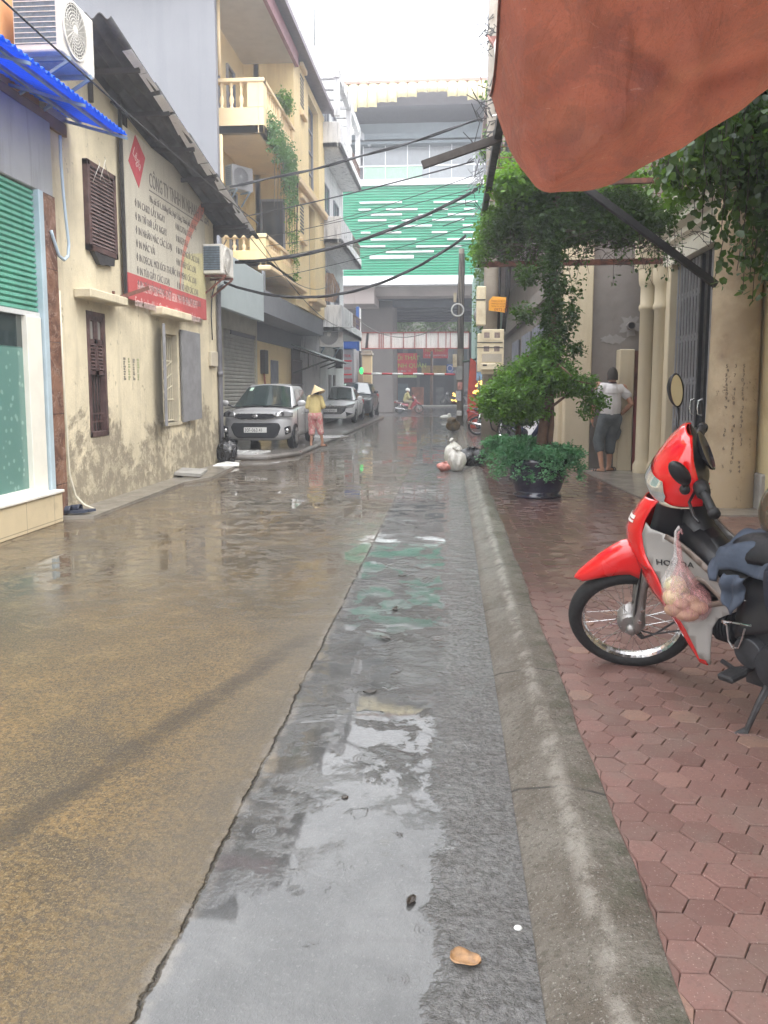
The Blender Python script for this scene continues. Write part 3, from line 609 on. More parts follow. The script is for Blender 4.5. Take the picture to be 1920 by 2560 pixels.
# pale red swoosh
b=MB(); L=yb-ya; Hh=zb1-zr
def sw(u,v):
    t=u; cy=ya+L*(.60+.30*t**2.0*1.2); w=.05+.12*t+.5*t*t*.6; z=zr+.01+Hh*.86*t
    return (XB+.003,min(yb,cy+w*v),z)
b.grid(sw,14,3); b.build('red_swoosh',mat('pale red print',(.5,.2,.15),.6,.1),sg)
b=MB(); b.grid(lambda u,v:(XB+.0015,ya+L*(.66+.34*u),zr+.01+Hh*(.0+.42*v*(1-.25*(1-u)))),4,4); b.build('yellow_print',mat('pale yellow print',(.5,.46,.26),.6,.1),sg)
M_txt=mat('faded dark print',(.17,.155,.15),.7,.1); M_txw=mat('faded white print',(.66,.5,.47),.7,.05)
def ywrite(s,y,z,size,m,w=1,par=sg,X=XB+.004,name='lettering'): return text(s,name,m,par,frameM((X,y,z),(0,1,0),(0,0,1)),size,'LEFT',.001,w)
ywrite('CÔNG TY TNHH IN NHANH LÊ GIA',ya+.92,zb1-.58,.30,M_txt,.62)
b=MB(); b.box(XB,XB+.003,ya+.92,ya+3.3,zb1-.64,zb1-.625); b.build('rule',M_txt,sg)
ywrite('Địa chỉ: Số 1, đường Bắc, Ngõ 5 Láng, Thành phố, Hà Nội',ya+.92,zb1-.80,.13,M_txt,.72)
for i,s_ in enumerate(('IN CARD LẤY NGAY','IN TỜ RƠI LẤY NGAY','IN NHÃN MÁC CÁC LOẠI','IN MÁC VẢI','IN DECAL MỌI KÍCH THƯỚC','IN TÚI GIẤY CÁC LOẠI','IN TÚI VẢI KHÔNG DỆT')): ywrite('◊ '+s_,ya+.33,zb1-.98-i*.185,.15,M_txt,.82)
for i,s_ in enumerate(('IN CATALOGUE','IN KẸP FILE','IN PHONG BÌ CÁC LOẠI','IN THIẾP CÁC LOẠI','IN MENU CÁC LOẠI','IN VỎ HỘP CÁC LOẠI','IN TÚI NILON CÁC LOẠI')): ywrite('◊ '+s_,ya+2.05,zb1-.98-i*.185,.15,M_txt,.70)
ywrite('Hotline: 097 528 9996 - 0162 6838 799 / 01: 0466 518997',ya+.33,zr-.21,.19,M_txw,.62)
ywrite('Email: innhanhlegia@gmail.com - Website: www.inlegia.com',ya+.22,zr-.43,.19,M_txw,.66)
b=MB(); cy,cz=ya+.45,zb1-.34; b.prism([(cy-.02,cz+.34),(cy+.34,cz+.12),(cy+.06,cz-.36),(cy-.30,cz-.08)],'x',XB,XB+.004); b.build('red_logo',mat('logo red',(.45,.06,.08),.6,.08),sg)
text('Lêgia','logo_script',M_txw,sg,frameM((XB+.006,cy-.16,cz+.06),(0,.8,-.55),(0,.55,.8)),.2,'LEFT',.001,.8)
# ---- wall sandals at the plinth
M_sand=mat('navy foam',(.03,.037,.06),.6,.15,10,.2)
for i,(u,v,rz) in enumerate(((182,1293,.15),(205,1289,.0))):
    p=aZ(u,v,0); sd=thing('sandal',('nearer navy foam sandal by the wall corner','farther navy foam sandal, behind its pair by the wall corner')[i],'sandal',(p.x,p.y,0),rz,'pair of navy sandals by the wall',local=True); sd.location=(p.x+.02,p.y-.02,.04); sd.scale=(1.15,1.15,1.15)
    b=MB(); 
    def sole(u,v): 
        a=(u-.5)*2; w=.052*math.sqrt(max(0,1-a**4))*(1-.18*math.cos(a*2.5)); return (a*.14,(v-.5)*2*w,.022+.008*(a*a))
    b.grid(sole,14,4); b.build('sole',M_sand,sd,solid=.024)
    b=MB(); b.grid(lambda u,v:(-.02-.10*u+.0,(math.cos(math.pi*v))*.054*(1-.15*u),.03+math.sin(math.pi*v)*(.055-.012*u)),5,8); b.build('strap',M_sand,sd,smooth=True,solid=.006)
b=MB(); p=aX(440,1200,-4.3); b.add([(-4.47,13.1,.1),(-4.05,13.15,.07),(-4.1,13.7,.1),(-4.5,13.6,.13)],[(0,1,2,3)]); tag(b.build('stone_slab',M_conc,solid=.05),'loose stone slab lying at the foot of the wall under the grilled window','slab')
# ---- grey building behind the old house
gb=thing('grey_building','tall plain grey building rising behind the corrugated roof, grey signboard and roller shutter below','building',(-5,18.8,0))
M_gwall=mat('grey render',(.215,.22,.24),.85,.06,.35,.15,30,.005,dirt=(.16,.17,.19),dscale=.5,damt=.35,streak=True)
xg=aY(545,300,20.7).x
b=MB(); b.box(-16,xg,20.6,20.78,4.2,12.9); b.box(-16,-6.35,20.78,30,4.2,12.9); b.box(-16,-5.7,16.9,22.5,-.1,4.2); b.box(-16,-4.85,16.9,20.6,4.1,4.22); b.build('wall',M_gwall,gb)
z0=aX(600,785,-4.7).z; 
b=MB(); b.box(-4.82,-4.7,16.95,20.9,3.14,4.3); b.build('grey_signboard',mat('blank grey board',(.34,.39,.40),.6,.04,1,.05),gb,bevel=.01)
b=MB(); b.box(-5.7,-4.82,16.95,20.9,3.6,4.25); b.box(-4.74,-4.68,20.9,21.05,3.9,4.4); b.build('soffit',mat('soffit grey',(.2,.21,.22),.8,.1),gb)
def rollsh(X,y0,y1,z0,z1,m,parent,n=30,name='roller_shutter'):
    b=MB(); pr=[]
    for i in range(n):
        a=z0+(z1-z0)*i/n; h=(z1-z0)/n; pr+=[(X-.0,a),(X+.02,a+h*.3),(X+.02,a+h*.75),(X,a+h*.95)]
    b.add([(q[0],yy,q[1]) for yy in (y0,y1) for q in pr],[(i,i+1,i+1+len(pr),i+len(pr)) for i in range(len(pr)-1)]); return b.build(name,m,parent)
M_shg=mat('grey steel shutter',(.27,.265,.24),.5,.12,3,.1)
rollsh(-5.62,20.2,23.6,.1,2.95,M_shg,gb)
rollsh(-5.6,17.0,19.9,.1,3.3,M_dark,gb)
b=MB(); b.box(-5.66,-5.56,19.95,20.2,.1,3.3); b.box(-5.66,-5.56,23.6,23.75,.1,3.3); b.box(-5.7,-5.55,17,23.75,2.95,3.6); b.split('shutter_frame',mat('pale frame',(.4,.38,.3),.6,.1),gb)
# ---- yellow building
yb_=thing('yellow_building','yellow rendered three storey building with baluster balconies and purple roof edge','building',(-5,25,0))
M_yel=mat('yellow render',(.8,.64,.34),.8,.08,.6,.12,25,.004,dirt=(.62,.45,.22),dscale=.8,damt=.35,streak=True)
M_yel2=mat('pale yellow trim',(.78,.6,.36),.7,.06,1,.08)
XF=-4.7; Y0=aX(659,250,XF).y; Y1=aX(735,300,XF).y; Y2=aX(811,400,XF).y
zc2,zt2=4.54,5.37; zc3,zt3=7.82,9.14; ze=aX(657,0,XF).z
wins=[rX(XF,770,797,217,451),rX(XF,772,789,487,735)]
wall_with_holes(-5.9,XF,Y1,Y2,lambda y:ze+.3,[(wins[0][0],wins[0][1],8.1,wins[0][3]-.2),(wins[1][0],wins[1][1],4.5,wins[1][3]-.3)],M_yel,yb_,z0=4.0)
b=MB(); b.box(-12,-6.2,Y0-.2,Y2,3.5,ze); b.box(-12,-5.65,23.75,Y2,0,4.0); b.box(-5.9,-5.75,Y1,Y2,4,ze); b.box(-6.2,-5.9,Y1-.01,Y1+.2,4,ze)
b.build('wall',M_yel,yb_)
b=MB(); b.box(-5.65,-4.75,20.95,Y2,3.4,3.98); b.box(-5.62,-5.58,21,Y2,2.85,3.4); b.build('grey_fascia',mat('dim grey fascia',(.17,.18,.2),.7,.06),yb_)
# balcony slabs/parapets
def balcony(zb,zt,zp,name,parent,yA,yB,X1,X0,m,mt,bal=True):
    b=MB(); b.box(X0,X1,yA,yB,zb,zb+.2); b.box(X1-.14,X1,yA,yB,zb,zp); b.box(X0,X1-.14,yA,yA+.14,zb,zp)
    if bal:
        b.box(X1-.14,X1,yA,yA+.4,zp,zt-.1); b.box(X1-.14,X1,yB-.2,yB,zp,zt-.1); b.box(X1-.42,X1-.14,yA,yA+.14,zp,zt-.1)
        b.box(X1-.14,X1,(yA+yB)/2-.15,(yA+yB)/2+.15,zp,zt-.1)
    o=b.build(name,m,parent,bevel=.01)
    if bal:
        b=MB(); b.box(X0,X1+.03,yA-.03,yA+.17,zt-.1,zt); b.box(X1-.17,X1+.03,yA,yB,zt-.1,zt); b.build('handrail',mt,o,bevel=.015)
        h=zt-.1-zp; prof=[(.05,0),(.05,.06*h),(.03,.1*h),(.065,.3*h),(.055,.42*h),(.028,.55*h),(.04,.78*h),(.028,.84*h),(.05,.92*h),(.05,h)]
        k=0
        for i in range(4):
            x=X0+.12+i*.25
            if x<X1-.5: b=MB(); b.lathe(prof,(x,yA+.07,zp),10); b.build('baluster',mt,o,smooth=True)
        n=int((yB-yA-.7)/.26)
        for i in range(n):
            y=yA+.5+i*.26
            if abs(y-(yA+yB)/2)<.2: continue
            b=MB(); b.lathe(prof,(X1-.07,y,zp),10); b.build('baluster',mt,o,smooth=True)
    return o
balcony(zc2,zt2,zc2+.42,'balcony',yb_,Y0,Y1-.01,XF,-6.15,M_yel,M_yel2)
balcony(zc3,zt3,zc3+.62,'balcony',yb_,Y0,Y1-.01,XF,-6.15,M_yel2,M_yel2)
b=MB(); b.prism([(Y0-.1,4.45),(Y1+1.2,4.45),(Y1+1.2,4.58),(Y0-.1,4.58)],'x',XF-.2,XF+.14); b.prism([(Y1,7.6),(Y2,7.6),(Y2,7.82),(Y1,7.82)],'x',XF,XF+.16); b.split('cornice',M_yel2,yb_,bevel=.03)
b=MB(); b.box(-6.2,XF+.02,Y0-.6,Y1,ze,ze+.12); b.build('ceiling_slab',mat('pale ceiling',(.5,.47,.42),.8,.06),yb_)
b=MB(); b.box(-8,XF+.1,Y0-.8,Y0-.62,ze,ze+.5); b.box(XF+.02,XF+.12,Y0-.62,Y1+.2,ze-.05,ze+.35); b.build('purple_fascia',mat('purple brown paint',(.28,.12,.14),.6,.1),yb_)
b=MB(); b.box(-9,XF+.28,Y0-1,Y2+.2,ze+.5,ze+.62); b.bar((XF+.3,Y0-1,ze+.5),(XF+.3,Y2+.3,ze+.5),.12,.16); b.build('roof_edge',mat('dark gutter',(.12,.09,.12),.5,.1),yb_)
b=MB(); b.tube([(-5.74,Y0-.25,4.3),(-5.74,Y0-.25,zc3-.1)],.05,8); b.tube([(-5.74,Y0-.25,zt3),(-5.74,Y0-.25,ze)],.05,8); b.build('rain_pipe',M_yel2,yb_,smooth=True)
# recessed wall openings behind the balconies
M_wd=glass('dim window glass',(.05,.06,.075)); M_fr=mat('grey window frame',(.25,.26,.3),.5,.1)
def wyz(X,y0,y1,z0,z1,parent,nm='window',cols=1,rows=1,fr=M_fr,gm=None,dep=.06,sills=False):
    b=MB(); t=.05; b.box(X,X+dep,y0,y0+t,z0,z1); b.box(X,X+dep,y1-t,y1,z0,z1); b.box(X,X+dep,y0+t,y1-t,z0,z0+t); b.box(X,X+dep,y0+t,y1-t,z1-t,z1)
    for i in range(1,cols): y=y0+(y1-y0)*i/cols; b.box(X,X+dep*.9,y-.02,y+.02,z0+t,z1-t)
    for i in range(1,rows): z=z0+(z1-z0)*i/rows; b.box(X,X+dep*.85,y0+t,y1-t,z-.02,z+.02)
    o=b.build(nm,fr,parent); b=MB(); b.box(X+.004,X+.02,y0+t*.5,y1-t*.5,z0+t*.5,z1-t*.5); b.build('pane',gm or M_wd,o); return o
for z0 in (4.8,8.1):
    wyz(-6.2,Y0+.5,Y0+1.3,z0,z0+2.2,yb_,'balcony_door',1,3)
    wyz(-6.2,Y0+2.1,Y0+2.9,z0,z0+2.2,yb_,'balcony_door',1,3)
def wxz(Y,x0,x1,z0,z1,parent,nm='window',cols=1,rows=1,fr=M_fr,gm=None):
    b=MB(); t=.06; b.box(x0,x0+t,Y-.05,Y,z0,z1); b.box(x1-t,x1,Y-.05,Y,z0,z1); b.box(x0+t,x1-t,Y-.05,Y,z0,z0+t); b.box(x0+t,x1-t,Y-.05,Y,z1-t,z1)
    for i in range(1,cols): x=x0+(x1-x0)*i/cols; b.box(x-.02,x+.02,Y-.04,Y,z0+t,z1-t)
    for i in range(1,rows): z=z0+(z1-z0)*i/rows; b.box(x0+t,x1-t,Y-.035,Y,z-.02,z+.02)
    o=b.build(nm,fr,parent); b=MB(); b.box(x0+t*.5,x1-t*.5,Y-.02,Y-.005,z0+t*.5,z1-t*.5); b.build('pane',gm or M_wd,o); return o
wxz(Y1-.02,-5.75,-5.0,zc2+.2,7.1,yb_,'balcony_door'); wxz(Y1-.02,-5.75,-5.1,zc3+.2,10.1,yb_,'balcony_door')
wyz(-4.95,wins[0][0],wins[0][1],8.1,wins[0][3]-.2,yb_,'tall_window',2,4); wyz(-4.95,wins[1][0],wins[1][1],4.5,wins[1][3]-.3,yb_,'tall_window',2,4)
b=MB(); y0,y1=wins[1][0]-.3,wins[1][1]+.5; b.box(XF,XF+.3,y0,y1,4.3,4.5); b.box(XF,XF+.12,y0+.1,y1-.1,4.15,4.3); b.build('window_sill',M_yel2,yb_,bevel=.03)
for (va,vb_) in ((505,577),(178,258)):
    y0,y1,z0,z1=rX(XF,750,759,va,vb_); b=MB()
    for i in range(8): z=z0+(z1-z0)*i/8; b.box(XF,XF+.012,y0,y1,z,z+(z1-z0)/16)
    b.build('vent_slots',M_dark,yb_); b=MB(); b.box(XF,XF+.12,y0-.1,y1+.1,z1+.1,z1+.25); b.box(XF,XF+.12,y0-.1,y1+.1,z0-.35,z0-.2); b.split('vent_hood',M_yel2,yb_,bevel=.02)
# air conditioner on balcony wall + hatches under it
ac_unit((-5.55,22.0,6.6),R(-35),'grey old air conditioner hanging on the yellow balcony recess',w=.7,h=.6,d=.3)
# ground floor
b=MB(); b.box(-5.65,-5.6,25.9,26.9,.1,2.35); b.build('metal_door',mat('grey blue door',(.16,.17,.2),.5,.1),yb_,bevel=.01)
b=MB(); b.box(-5.65,-5.5,24.5,24.95,1.9,2.6); b.box(-5.65,-5.57,24.45,24.6,1.1,1.3); b.build('meter_cabinet',M_dark,yb_,bevel=.01)
b=MB(); b.tube([(-5.6,24.8,1.9),(-5.58,24.85,1.5),(-5.58,25.0,1.2),(-5.6,24.9,.9)],.03,6); b.build('red_pipe',mat('dull red pipe',(.3,.08,.05),.6,.1),yb_)
# ---- grille front with small awning
gh=thing('grille_shopfront','dark folding grille shopfront under a small tin awning next to the yellow building','shopfront',(-5.5,30,0))
b=MB(); b.box(-9,-5.62,Y2-2,33.2,0,4); b.build('wall',mat('dim brown wall',(.14,.12,.11),.8,.1),gh)
b=MB()
for i in range(34): y=29+i*.12; b.bar((-5.55,y,.1),(-5.55,y,2.5),.025,.025)
for z in (.15,.9,1.6,2.45): b.bar((-5.53,29,z),(-5.53,33.1,z),.04,.03)
b.build('folding_grille',mat('brown grey steel',(.12,.09,.085),.6,.2),gh)
b=MB(); b.grid(lambda u,v:(-5.6+1.55*u,29.0+4.2*v,3.0-.55*u+.02*math.sin(v*2*math.pi*24)),2,24*6); b.build('tin_awning',mat('green grey tin',(.25,.3,.29),.5,.15),gh,solid=.01)
b=MB()
for y in (29.2,31.2,33.1): b.bar((-5.55,y,2.0),(-4.2,y,2.48),.05,.05); b.bar((-5.55,y,2.85),(-4.15,y,2.42),.04,.04); b.bar((-5.0,y,2.2),(-5.0,y,2.68),.04,.04)
b.split('awning_bracket',M_dark,gh)
ac_unit((-4.6,31.5,3.0),R(-60),'grey boxy air conditioner above the small tin awning',w=.95,h=.95,d=.5)
# ---- white building with three balconies
wb=thing('white_building','white concrete building with stacked angular balconies beside the green station','building',(-5,35,0))
M_wht=mat('streaked white render',(.72,.72,.72),.8,.06,.8,.15,20,.005,dirt=(.3,.31,.33),dscale=1.1,damt=.75,streak=True)
YW0=31.0; YW1=38.2
b=MB(); b.box(-12,-4.9,YW0,YW1,0,11.6); b.box(-12,-5.2,YW0-.1,34.5,11.6,14.2); b.box(-10,-5.6,YW0-1.5,31.5,14.2,15.6); b.build('wall',M_wht,wb)
XBk=-4.05
for (zb,zt) in ((3.57,4.54),(6.77,7.74),(10.18,11.08)):
    b=MB(); b.box(-4.9,XBk,YW0+.05,YW1-.2,zb,zb+.18); b.box(XBk-.12,XBk,YW0+.05,34.6,zb,zt); b.box(-4.9,XBk-.12,YW0+.05,YW0+.17,zb,zt); b.box(XBk-.12,XBk,34.6,YW1-.2,zb,zb+.45); o=b.build('balcony',M_wht,wb,bevel=.02)
    b=MB()
    for i in range(9): y=34.8+i*.37; b.bar((XBk-.06,y,zb+.45),(XBk-.06,y,zt),.03,.03)
    b.bar((XBk-.06,34.6,zt),(XBk-.06,YW1-.2,zt),.05,.04); b.bar((XBk-.06,34.6,(zt+zb+.4)/2),(XBk-.06,YW1-.2,(zt+zb+.4)/2),.03,.03); b.build('railing',mat('brown rail',(.2,.12,.09),.6,.1),o)
    b=MB()
    for i in range(5): b.box(XBk,XBk+.004,32+i*.5,32.08+i*.5,zb+.35+.08*(i%2),zb+.43+.08*(i%2))
    b.build('stain_marks',mat('grey stain',(.2,.2,.2),.9,.1),o)
    wyz(-4.9,32.2,33.6,zb+.3,zb+2.5,wb,'balcony_door',2,1)
    wyz(-4.9,35.0,36.4,zb+.9,zb+2.4,wb,'window',2,1)
# concrete ladder pergola on top
b=MB(); zt=12.6
b.box(-4.3,-4.1,YW0,YW1,zt,zt+.35); b.box(-5.2,-5.0,YW0,YW1,zt,zt+.35)
for i in range(7): y=YW0+.2+i*1.1; b.box(-5.2,-4.1,y,y+.22,zt+.02,zt+.33)
for y in (YW0+.1,34.6,YW1-.3): b.box(-4.3,-4.1,y,y+.2,11.3,zt)
b.build('concrete_pergola',M_wht,wb)
b=MB(); b.tube([(-6.3,31,15.6),(-6.3,31,18.6)],.03,5); b.tube([(-5.3,33,14.2),(-5.3,33,16.4)],.03,5); b.split('antenna',M_dark,wb)
b=MB(); b.box(-4.86,-4.6,35.1,35.6,2.3,3.1); b.build('wall_box',M_dark,wb)
b=MB(); b.box(-4.9,-4.86,33.3,33.9,.9,2.0); b.box(-4.88,-4.84,34.5,35.0,.9,2.0); b.split('notice_frame',mat('dark frame brown',(.12,.1,.1),.5,.1),wb)
b=MB(); b.ell((-4.1,38.3,2.25),(.09,.05,.16),12,8); g=b.build('green_lamp',mat('lit green lamp',(.05,.5,.15),.4,.1,emis=(.05,1,.2,1),es=1.),None,smooth=True); tag(g,'small glowing green oval lamp on the white wall','lamp')
# bundle of dried twigs on the lowest balcony
b=MB()
for i in range(40): a=random.uniform(-.35,.35); b.tube([(-4.55+a*.4,31.5+a,4.7),(-4.55+a,31.5+a*1.3,5.2),(-4.55+a*.3,31.5+a*.4,5.75)],.012,4)
tag(b.build('twig_bundle',mat('dry twigs',(.3,.2,.13),.9,.3)),'bundle of dry brown twigs standing on the lowest white balcony','twigs')
# ================================================================ elevated station and the far end
YS=50.
def sz(v,Y=YS): return aY(1040,v,Y).z
def sx(u,Y=YS): return aY(u,500 if Y==YS else 900,Y).x
st=thing('station_building','elevated station with green horizontal slats, white bars and stepped cream roof edge','station',(0,YS,0))
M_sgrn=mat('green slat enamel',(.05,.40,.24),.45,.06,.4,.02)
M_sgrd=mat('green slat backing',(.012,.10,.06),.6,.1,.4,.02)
M_swht=mat('white enamel band',(.8,.81,.82),.5,.03,.5,.03)
zA_,zB_=sz(690),sz(464)
b=MB(); n=34; pr=[]
for i in range(n):
    a=zA_+(zB_-zA_)*i/n; h=(zB_-zA_)/n; pr+=[(YS,a),(YS-.09,a+h*.12),(YS-.09,a+h*.5),(YS-.0,a+h*.62),(YS+.0,a+h*.99)]
pr.append((YS,zB_))
b.add([(x,q[0],q[1]) for x in (-16,14) for q in pr],[(i,i+1,i+1+len(pr),i+len(pr)) for i in range(len(pr)-1)]); b.build('green_slats',M_sgrn,st)
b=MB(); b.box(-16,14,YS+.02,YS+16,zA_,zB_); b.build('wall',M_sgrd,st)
b=MB(); zz=lambda q:180+q*.2773; xx_=lambda q:sx(800+q*.2773)
for (x0,x1,v) in ((360,740,1175),(1025,1420,1180),(350,460,1237),(600,880,1240),(1030,1155,1243),(1300,1400,1245),(460,740,1285),(890,1010,1293),(1155,1420,1293),(345,600,1335),(735,880,1340),(1015,1300,1340),(620,1010,1390),(1290,1400,1392),(370,455,1445),(595,735,1447),(1010,1150,1450),(1290,1400,1455),(460,870,1510),(1150,1400,1515),(355,590,1570),(870,1280,1577),(595,1030,1622)):
    z=sz(zz(v)); b.box(xx_(x0),xx_(x1),YS-.2,YS-.05,z-.05,z+.04)
for v in (640+10*.277,): b.box(sx(925),sx(1035),YS-.2,YS-.05,sz(v)-.09,sz(v)+.09)
b.build('white_bars',M_swht,st)
b=MB(); b.box(-16,14,YS-.25,YS+.2,sz(464),sz(449)); b.prism([(YS-.2,zA_),(YS-.9,sz(706,49.1)),(YS-.9,sz(706,49.1)-.12),(YS,sz(706,49.1)-.12)],'x',-14.5,14); b.build('white_band',M_swht,st)
# beam with square end box
M_sconc=mat('pinkish concrete',(.42,.36,.34),.8,.06,.5,.1,20,.004,dirt=(.25,.22,.21),dscale=.6)
b=MB(); b.box(sx(935),14,YS+.6,YS+2.2,sz(737),sz(708)); b.build('beam',M_sconc,st)
b=MB(); b.box(-16,sx(937),YS-.4,YS+3,sz(760),sz(711)); b.box(sx(888)-.02,sx(888)+.02,YS-.42,YS-.4,sz(758),sz(713)); b.build('service_duct',M_sconc,st,bevel=.08)
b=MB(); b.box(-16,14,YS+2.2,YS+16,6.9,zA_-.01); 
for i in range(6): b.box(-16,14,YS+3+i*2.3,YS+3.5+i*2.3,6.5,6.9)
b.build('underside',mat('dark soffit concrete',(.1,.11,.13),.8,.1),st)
M_pier=mat('grey pier',(.2,.18,.17),.8,.1,.6,.15)
b=MB(); b.box(sx(855,53),sx(985,53),53,56,-.2,7); b.box(6,9,53,56,-.2,7); b.split('pier',M_pier,st,bevel=.1)
# glazed hall
b=MB(); b.box(-16,14,YS+2.5,YS+2.6,sz(449),sz(345)); b.build('hall_wall',mat('hall grey violet',(.28,.26,.29),.5,.06),st)
b=MB(); b.box(sx(905),sx(1053),YS+.9,YS+.95,sz(448),sz(404)); b.build('green_glass_balustrade',mat('pale green glass',(.36,.55,.42),.25,.05),st)
b=MB(); b.box(sx(1053),14,YS+.9,YS+.95,sz(448),sz(404)); b.box(sx(905),14,YS+1.2,YS+1.25,sz(399),sz(352)); b.build('grey_glass_balustrade',mat('grey glass',(.34,.36,.38),.2,.05),st)
b=MB()
for i in range(12): x=sx(905)+i*1.31; b.box(x-.02,x+.02,YS+.86,YS+.9,sz(448),sz(352))
b.box(-8,14,YS+.84,YS+.9,sz(404)-.04,sz(404)+.04); b.build('glass_clamps',M_swht,st)
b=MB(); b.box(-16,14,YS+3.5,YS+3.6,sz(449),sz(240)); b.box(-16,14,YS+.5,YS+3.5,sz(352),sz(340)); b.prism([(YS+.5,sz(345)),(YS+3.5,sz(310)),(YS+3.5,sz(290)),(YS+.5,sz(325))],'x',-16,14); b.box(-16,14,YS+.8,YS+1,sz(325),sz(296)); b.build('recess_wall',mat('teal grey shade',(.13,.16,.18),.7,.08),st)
for x in (-5.4,): b=MB(); b.bar((x-1,YS+.6,sz(285)),(x+.6,YS+.7,sz(352)),.35,.3); b.build('slanted_strut',mat('pale strut',(.35,.36,.38),.6,.05),st)
# stepped cream roof edge
M_cream=mat('cream roof panels',(.62,.53,.29),.6,.05,.5,.05,20,.003,dirt=(.46,.38,.2),dscale=1,damt=.4,streak=True)
b=MB(); colw=sx(824)-sx(800); x=sx(800+100*.2773)-8*colw; k=0
def botz(q): return 415 if q<390 else 380 if q<570 else 340 if q<745 else 300 if q<920 else 262 if q<1150 else 305 if q<1320 else 340
q=-330
while q<2300:
    x0,x1=sx(800+q*.2773),sx(800+(q+86)*.2773); zb=sz(180+botz(q+43)*.2773)
    def fn(u,v,x0=x0,x1=x1,zb=zb): z=sz(214)+(zb-sz(214))*v; return (x0+(x1-x0)*u-(.0 if u<.5 else .03),YS-.5-.9*math.sin(v*math.pi*.62)-(.12 if 0.2<u<.8 else 0),z)
    b.grid(fn,4,8); q+=86.6
b.build('roof_panels',M_cream,st,smooth=False)
b=MB(); b.box(-16,14,YS-.7,YS-.2,sz(216),sz(209)); b.build('roof_ridge',mat('rusty pink trim',(.4,.24,.2),.7,.1),st)
b=MB(); b.box(-16,14,YS+.1,YS+14,sz(262),sz(214)-.05); b.build('roof',mat('grey violet roof',(.2,.19,.22),.7,.06),st)
# ---- gate frame with peeled banner
gt=thing('banner_gate','peeling white banner panel in a red rusty frame spanning the alley mouth','gate',(-2,42,0))
YG=42.; x0,x1=sx(903,YG),sx(1172,YG); z0,z1=sz(870,YG),sz(832,YG)
b=MB(); b.box(x0,x1,YG,YG+.06,z0,z1); b.build('banner_panel',mat('dirty white banner',(.8,.76,.73),.7,.04,.8,.1,30,.003,dirt=(.35,.28,.25),dscale=1.5,streak=True),gt)
b=MB(); M_redf=mat('rusty red frame',(.35,.05,.04),.6,.2)
for k in (900+20,900+48,)+tuple(900+q*.1688 for q in (20,315,345,460,645,810,980,1155,1270,1335,1500,1610)):
    x=sx(k,YG); b.box(x-.017,x+.017,YG-.04,YG,z0,z1)
b.box(x0,x1,YG-.05,YG+.08,z1,z1+.04); b.box(x0,x1,YG-.05,YG+.08,z0-.04,z0); b.build('frame',M_redf,gt)
b=MB(); x=sx(918,YG); b.prism([(x-.02,z1),(x+.09,z1),(x+.03,z0),(x-.1,z0)],'y',YG-.045,YG-.002); b.build('torn_gap',M_dark,gt)
b=MB(); b.box(x0-.1,x0,YG-.05,YG+.1,0,z1); b.box(x1,x1+.12,YG-.05,YG+.1,0,z1); b.split('post',M_dark,gt)
gp=thing('gate_pillar','square yellow gate pillar with a stepped cap behind the parked cars','pillar',(sx(918,41),41,0))
b=MB(); x0,x1=sx(905,41),sx(929,41); b.box(x0,x1,41,41.45,0,sz(888,41)); b.build('shaft',M_yel2,gp,bevel=.02)
b=MB(); b.box(x0-.06,x1+.06,40.94,41.5,sz(888,41),sz(882,41)); b.box(x0-.0,x1+.0,41,41.45,sz(882,41),sz(876,41)); b.build('cap',mat('dirty cap',(.4,.34,.28),.8,.1),gp,bevel=.02)
bp=thing('barrier_pole','red and white striped barrier pole across the alley mouth','barrier',(sx(905,40.6),40.6,0))
pa=aY(903,934,40.6); pb=aY(1138,936,40.6)
for i in range(9):
    a=pa.lerp(pb,i/9); c=pa.lerp(pb,(i+1)/9); b=MB(); b.tube([a,c],.05,10); b.build('red_band' if i%2==0 else 'white_band',mat('barrier red',(.5,.04,.05),.5,.05) if i%2==0 else M_white,bp,smooth=True)
b=MB(); b.box(pa.x-.15,pa.x+.1,40.45,40.75,0,pa.z+.1); b.build('stand',mat('barrier box',(.45,.3,.2),.6,.1),bp,bevel=.02)
# ---- far shops
fs=thing('far_shop_row','row of small shops with red signboards across the main road, seen under the station','shops',(0,72,0))
YF=72.
b=MB(); b.box(-26,14,YF,YF+10,-.1,5.6); b.build('wall',mat('shop front dim',(.14,.13,.13),.7,.2,.5),fs)
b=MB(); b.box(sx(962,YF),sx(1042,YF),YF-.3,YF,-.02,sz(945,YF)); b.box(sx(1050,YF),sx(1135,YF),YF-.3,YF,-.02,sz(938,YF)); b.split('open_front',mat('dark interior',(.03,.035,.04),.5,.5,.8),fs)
for (ua,ub,c) in ((965,975,(.25,.1,.08)),(1030,1060,(.28,.1,.05)),(985,1020,(.07,.1,.12)),(1090,1110,(.12,.12,.13))):
    b=MB(); b.box(sx(ua,YF),sx(ub,YF),YF-.6,YF-.3,0,1.8 if ua<1000 else 1.5); b.build('display_goods',mat('goods%d'%ua,c,.6,.4,2),fs)
M_sred=mat('sign red',(.8,.03,.05),.5,.05,.5,.02); M_lime=mat('lime letters',(.6,.72,.12),.6,.05); M_wlet=mat('white letters',(.8,.78,.78),.6,.03); M_sblu=mat('sign blue',(.03,.13,.5),.5,.05)
def signY(name,u0,u1,v0,v1,Y,m,par,dep=.15): b=MB(); b.box(sx(u0,Y),sx(u1,Y),Y-dep,Y,sz(v1,Y),sz(v0,Y)); return b.build(name,m,par,bevel=.01)
def wy(s,u,v,hpx,Y,m,par,w=1,name='lettering',al='LEFT'): return text(s,name,m,par,frameM((sx(u,Y),Y-.17,sz(v,Y)),(1,0,0),(0,0,1)),hpx/F*Y*1.38,al,.01,w)
YB=71.6
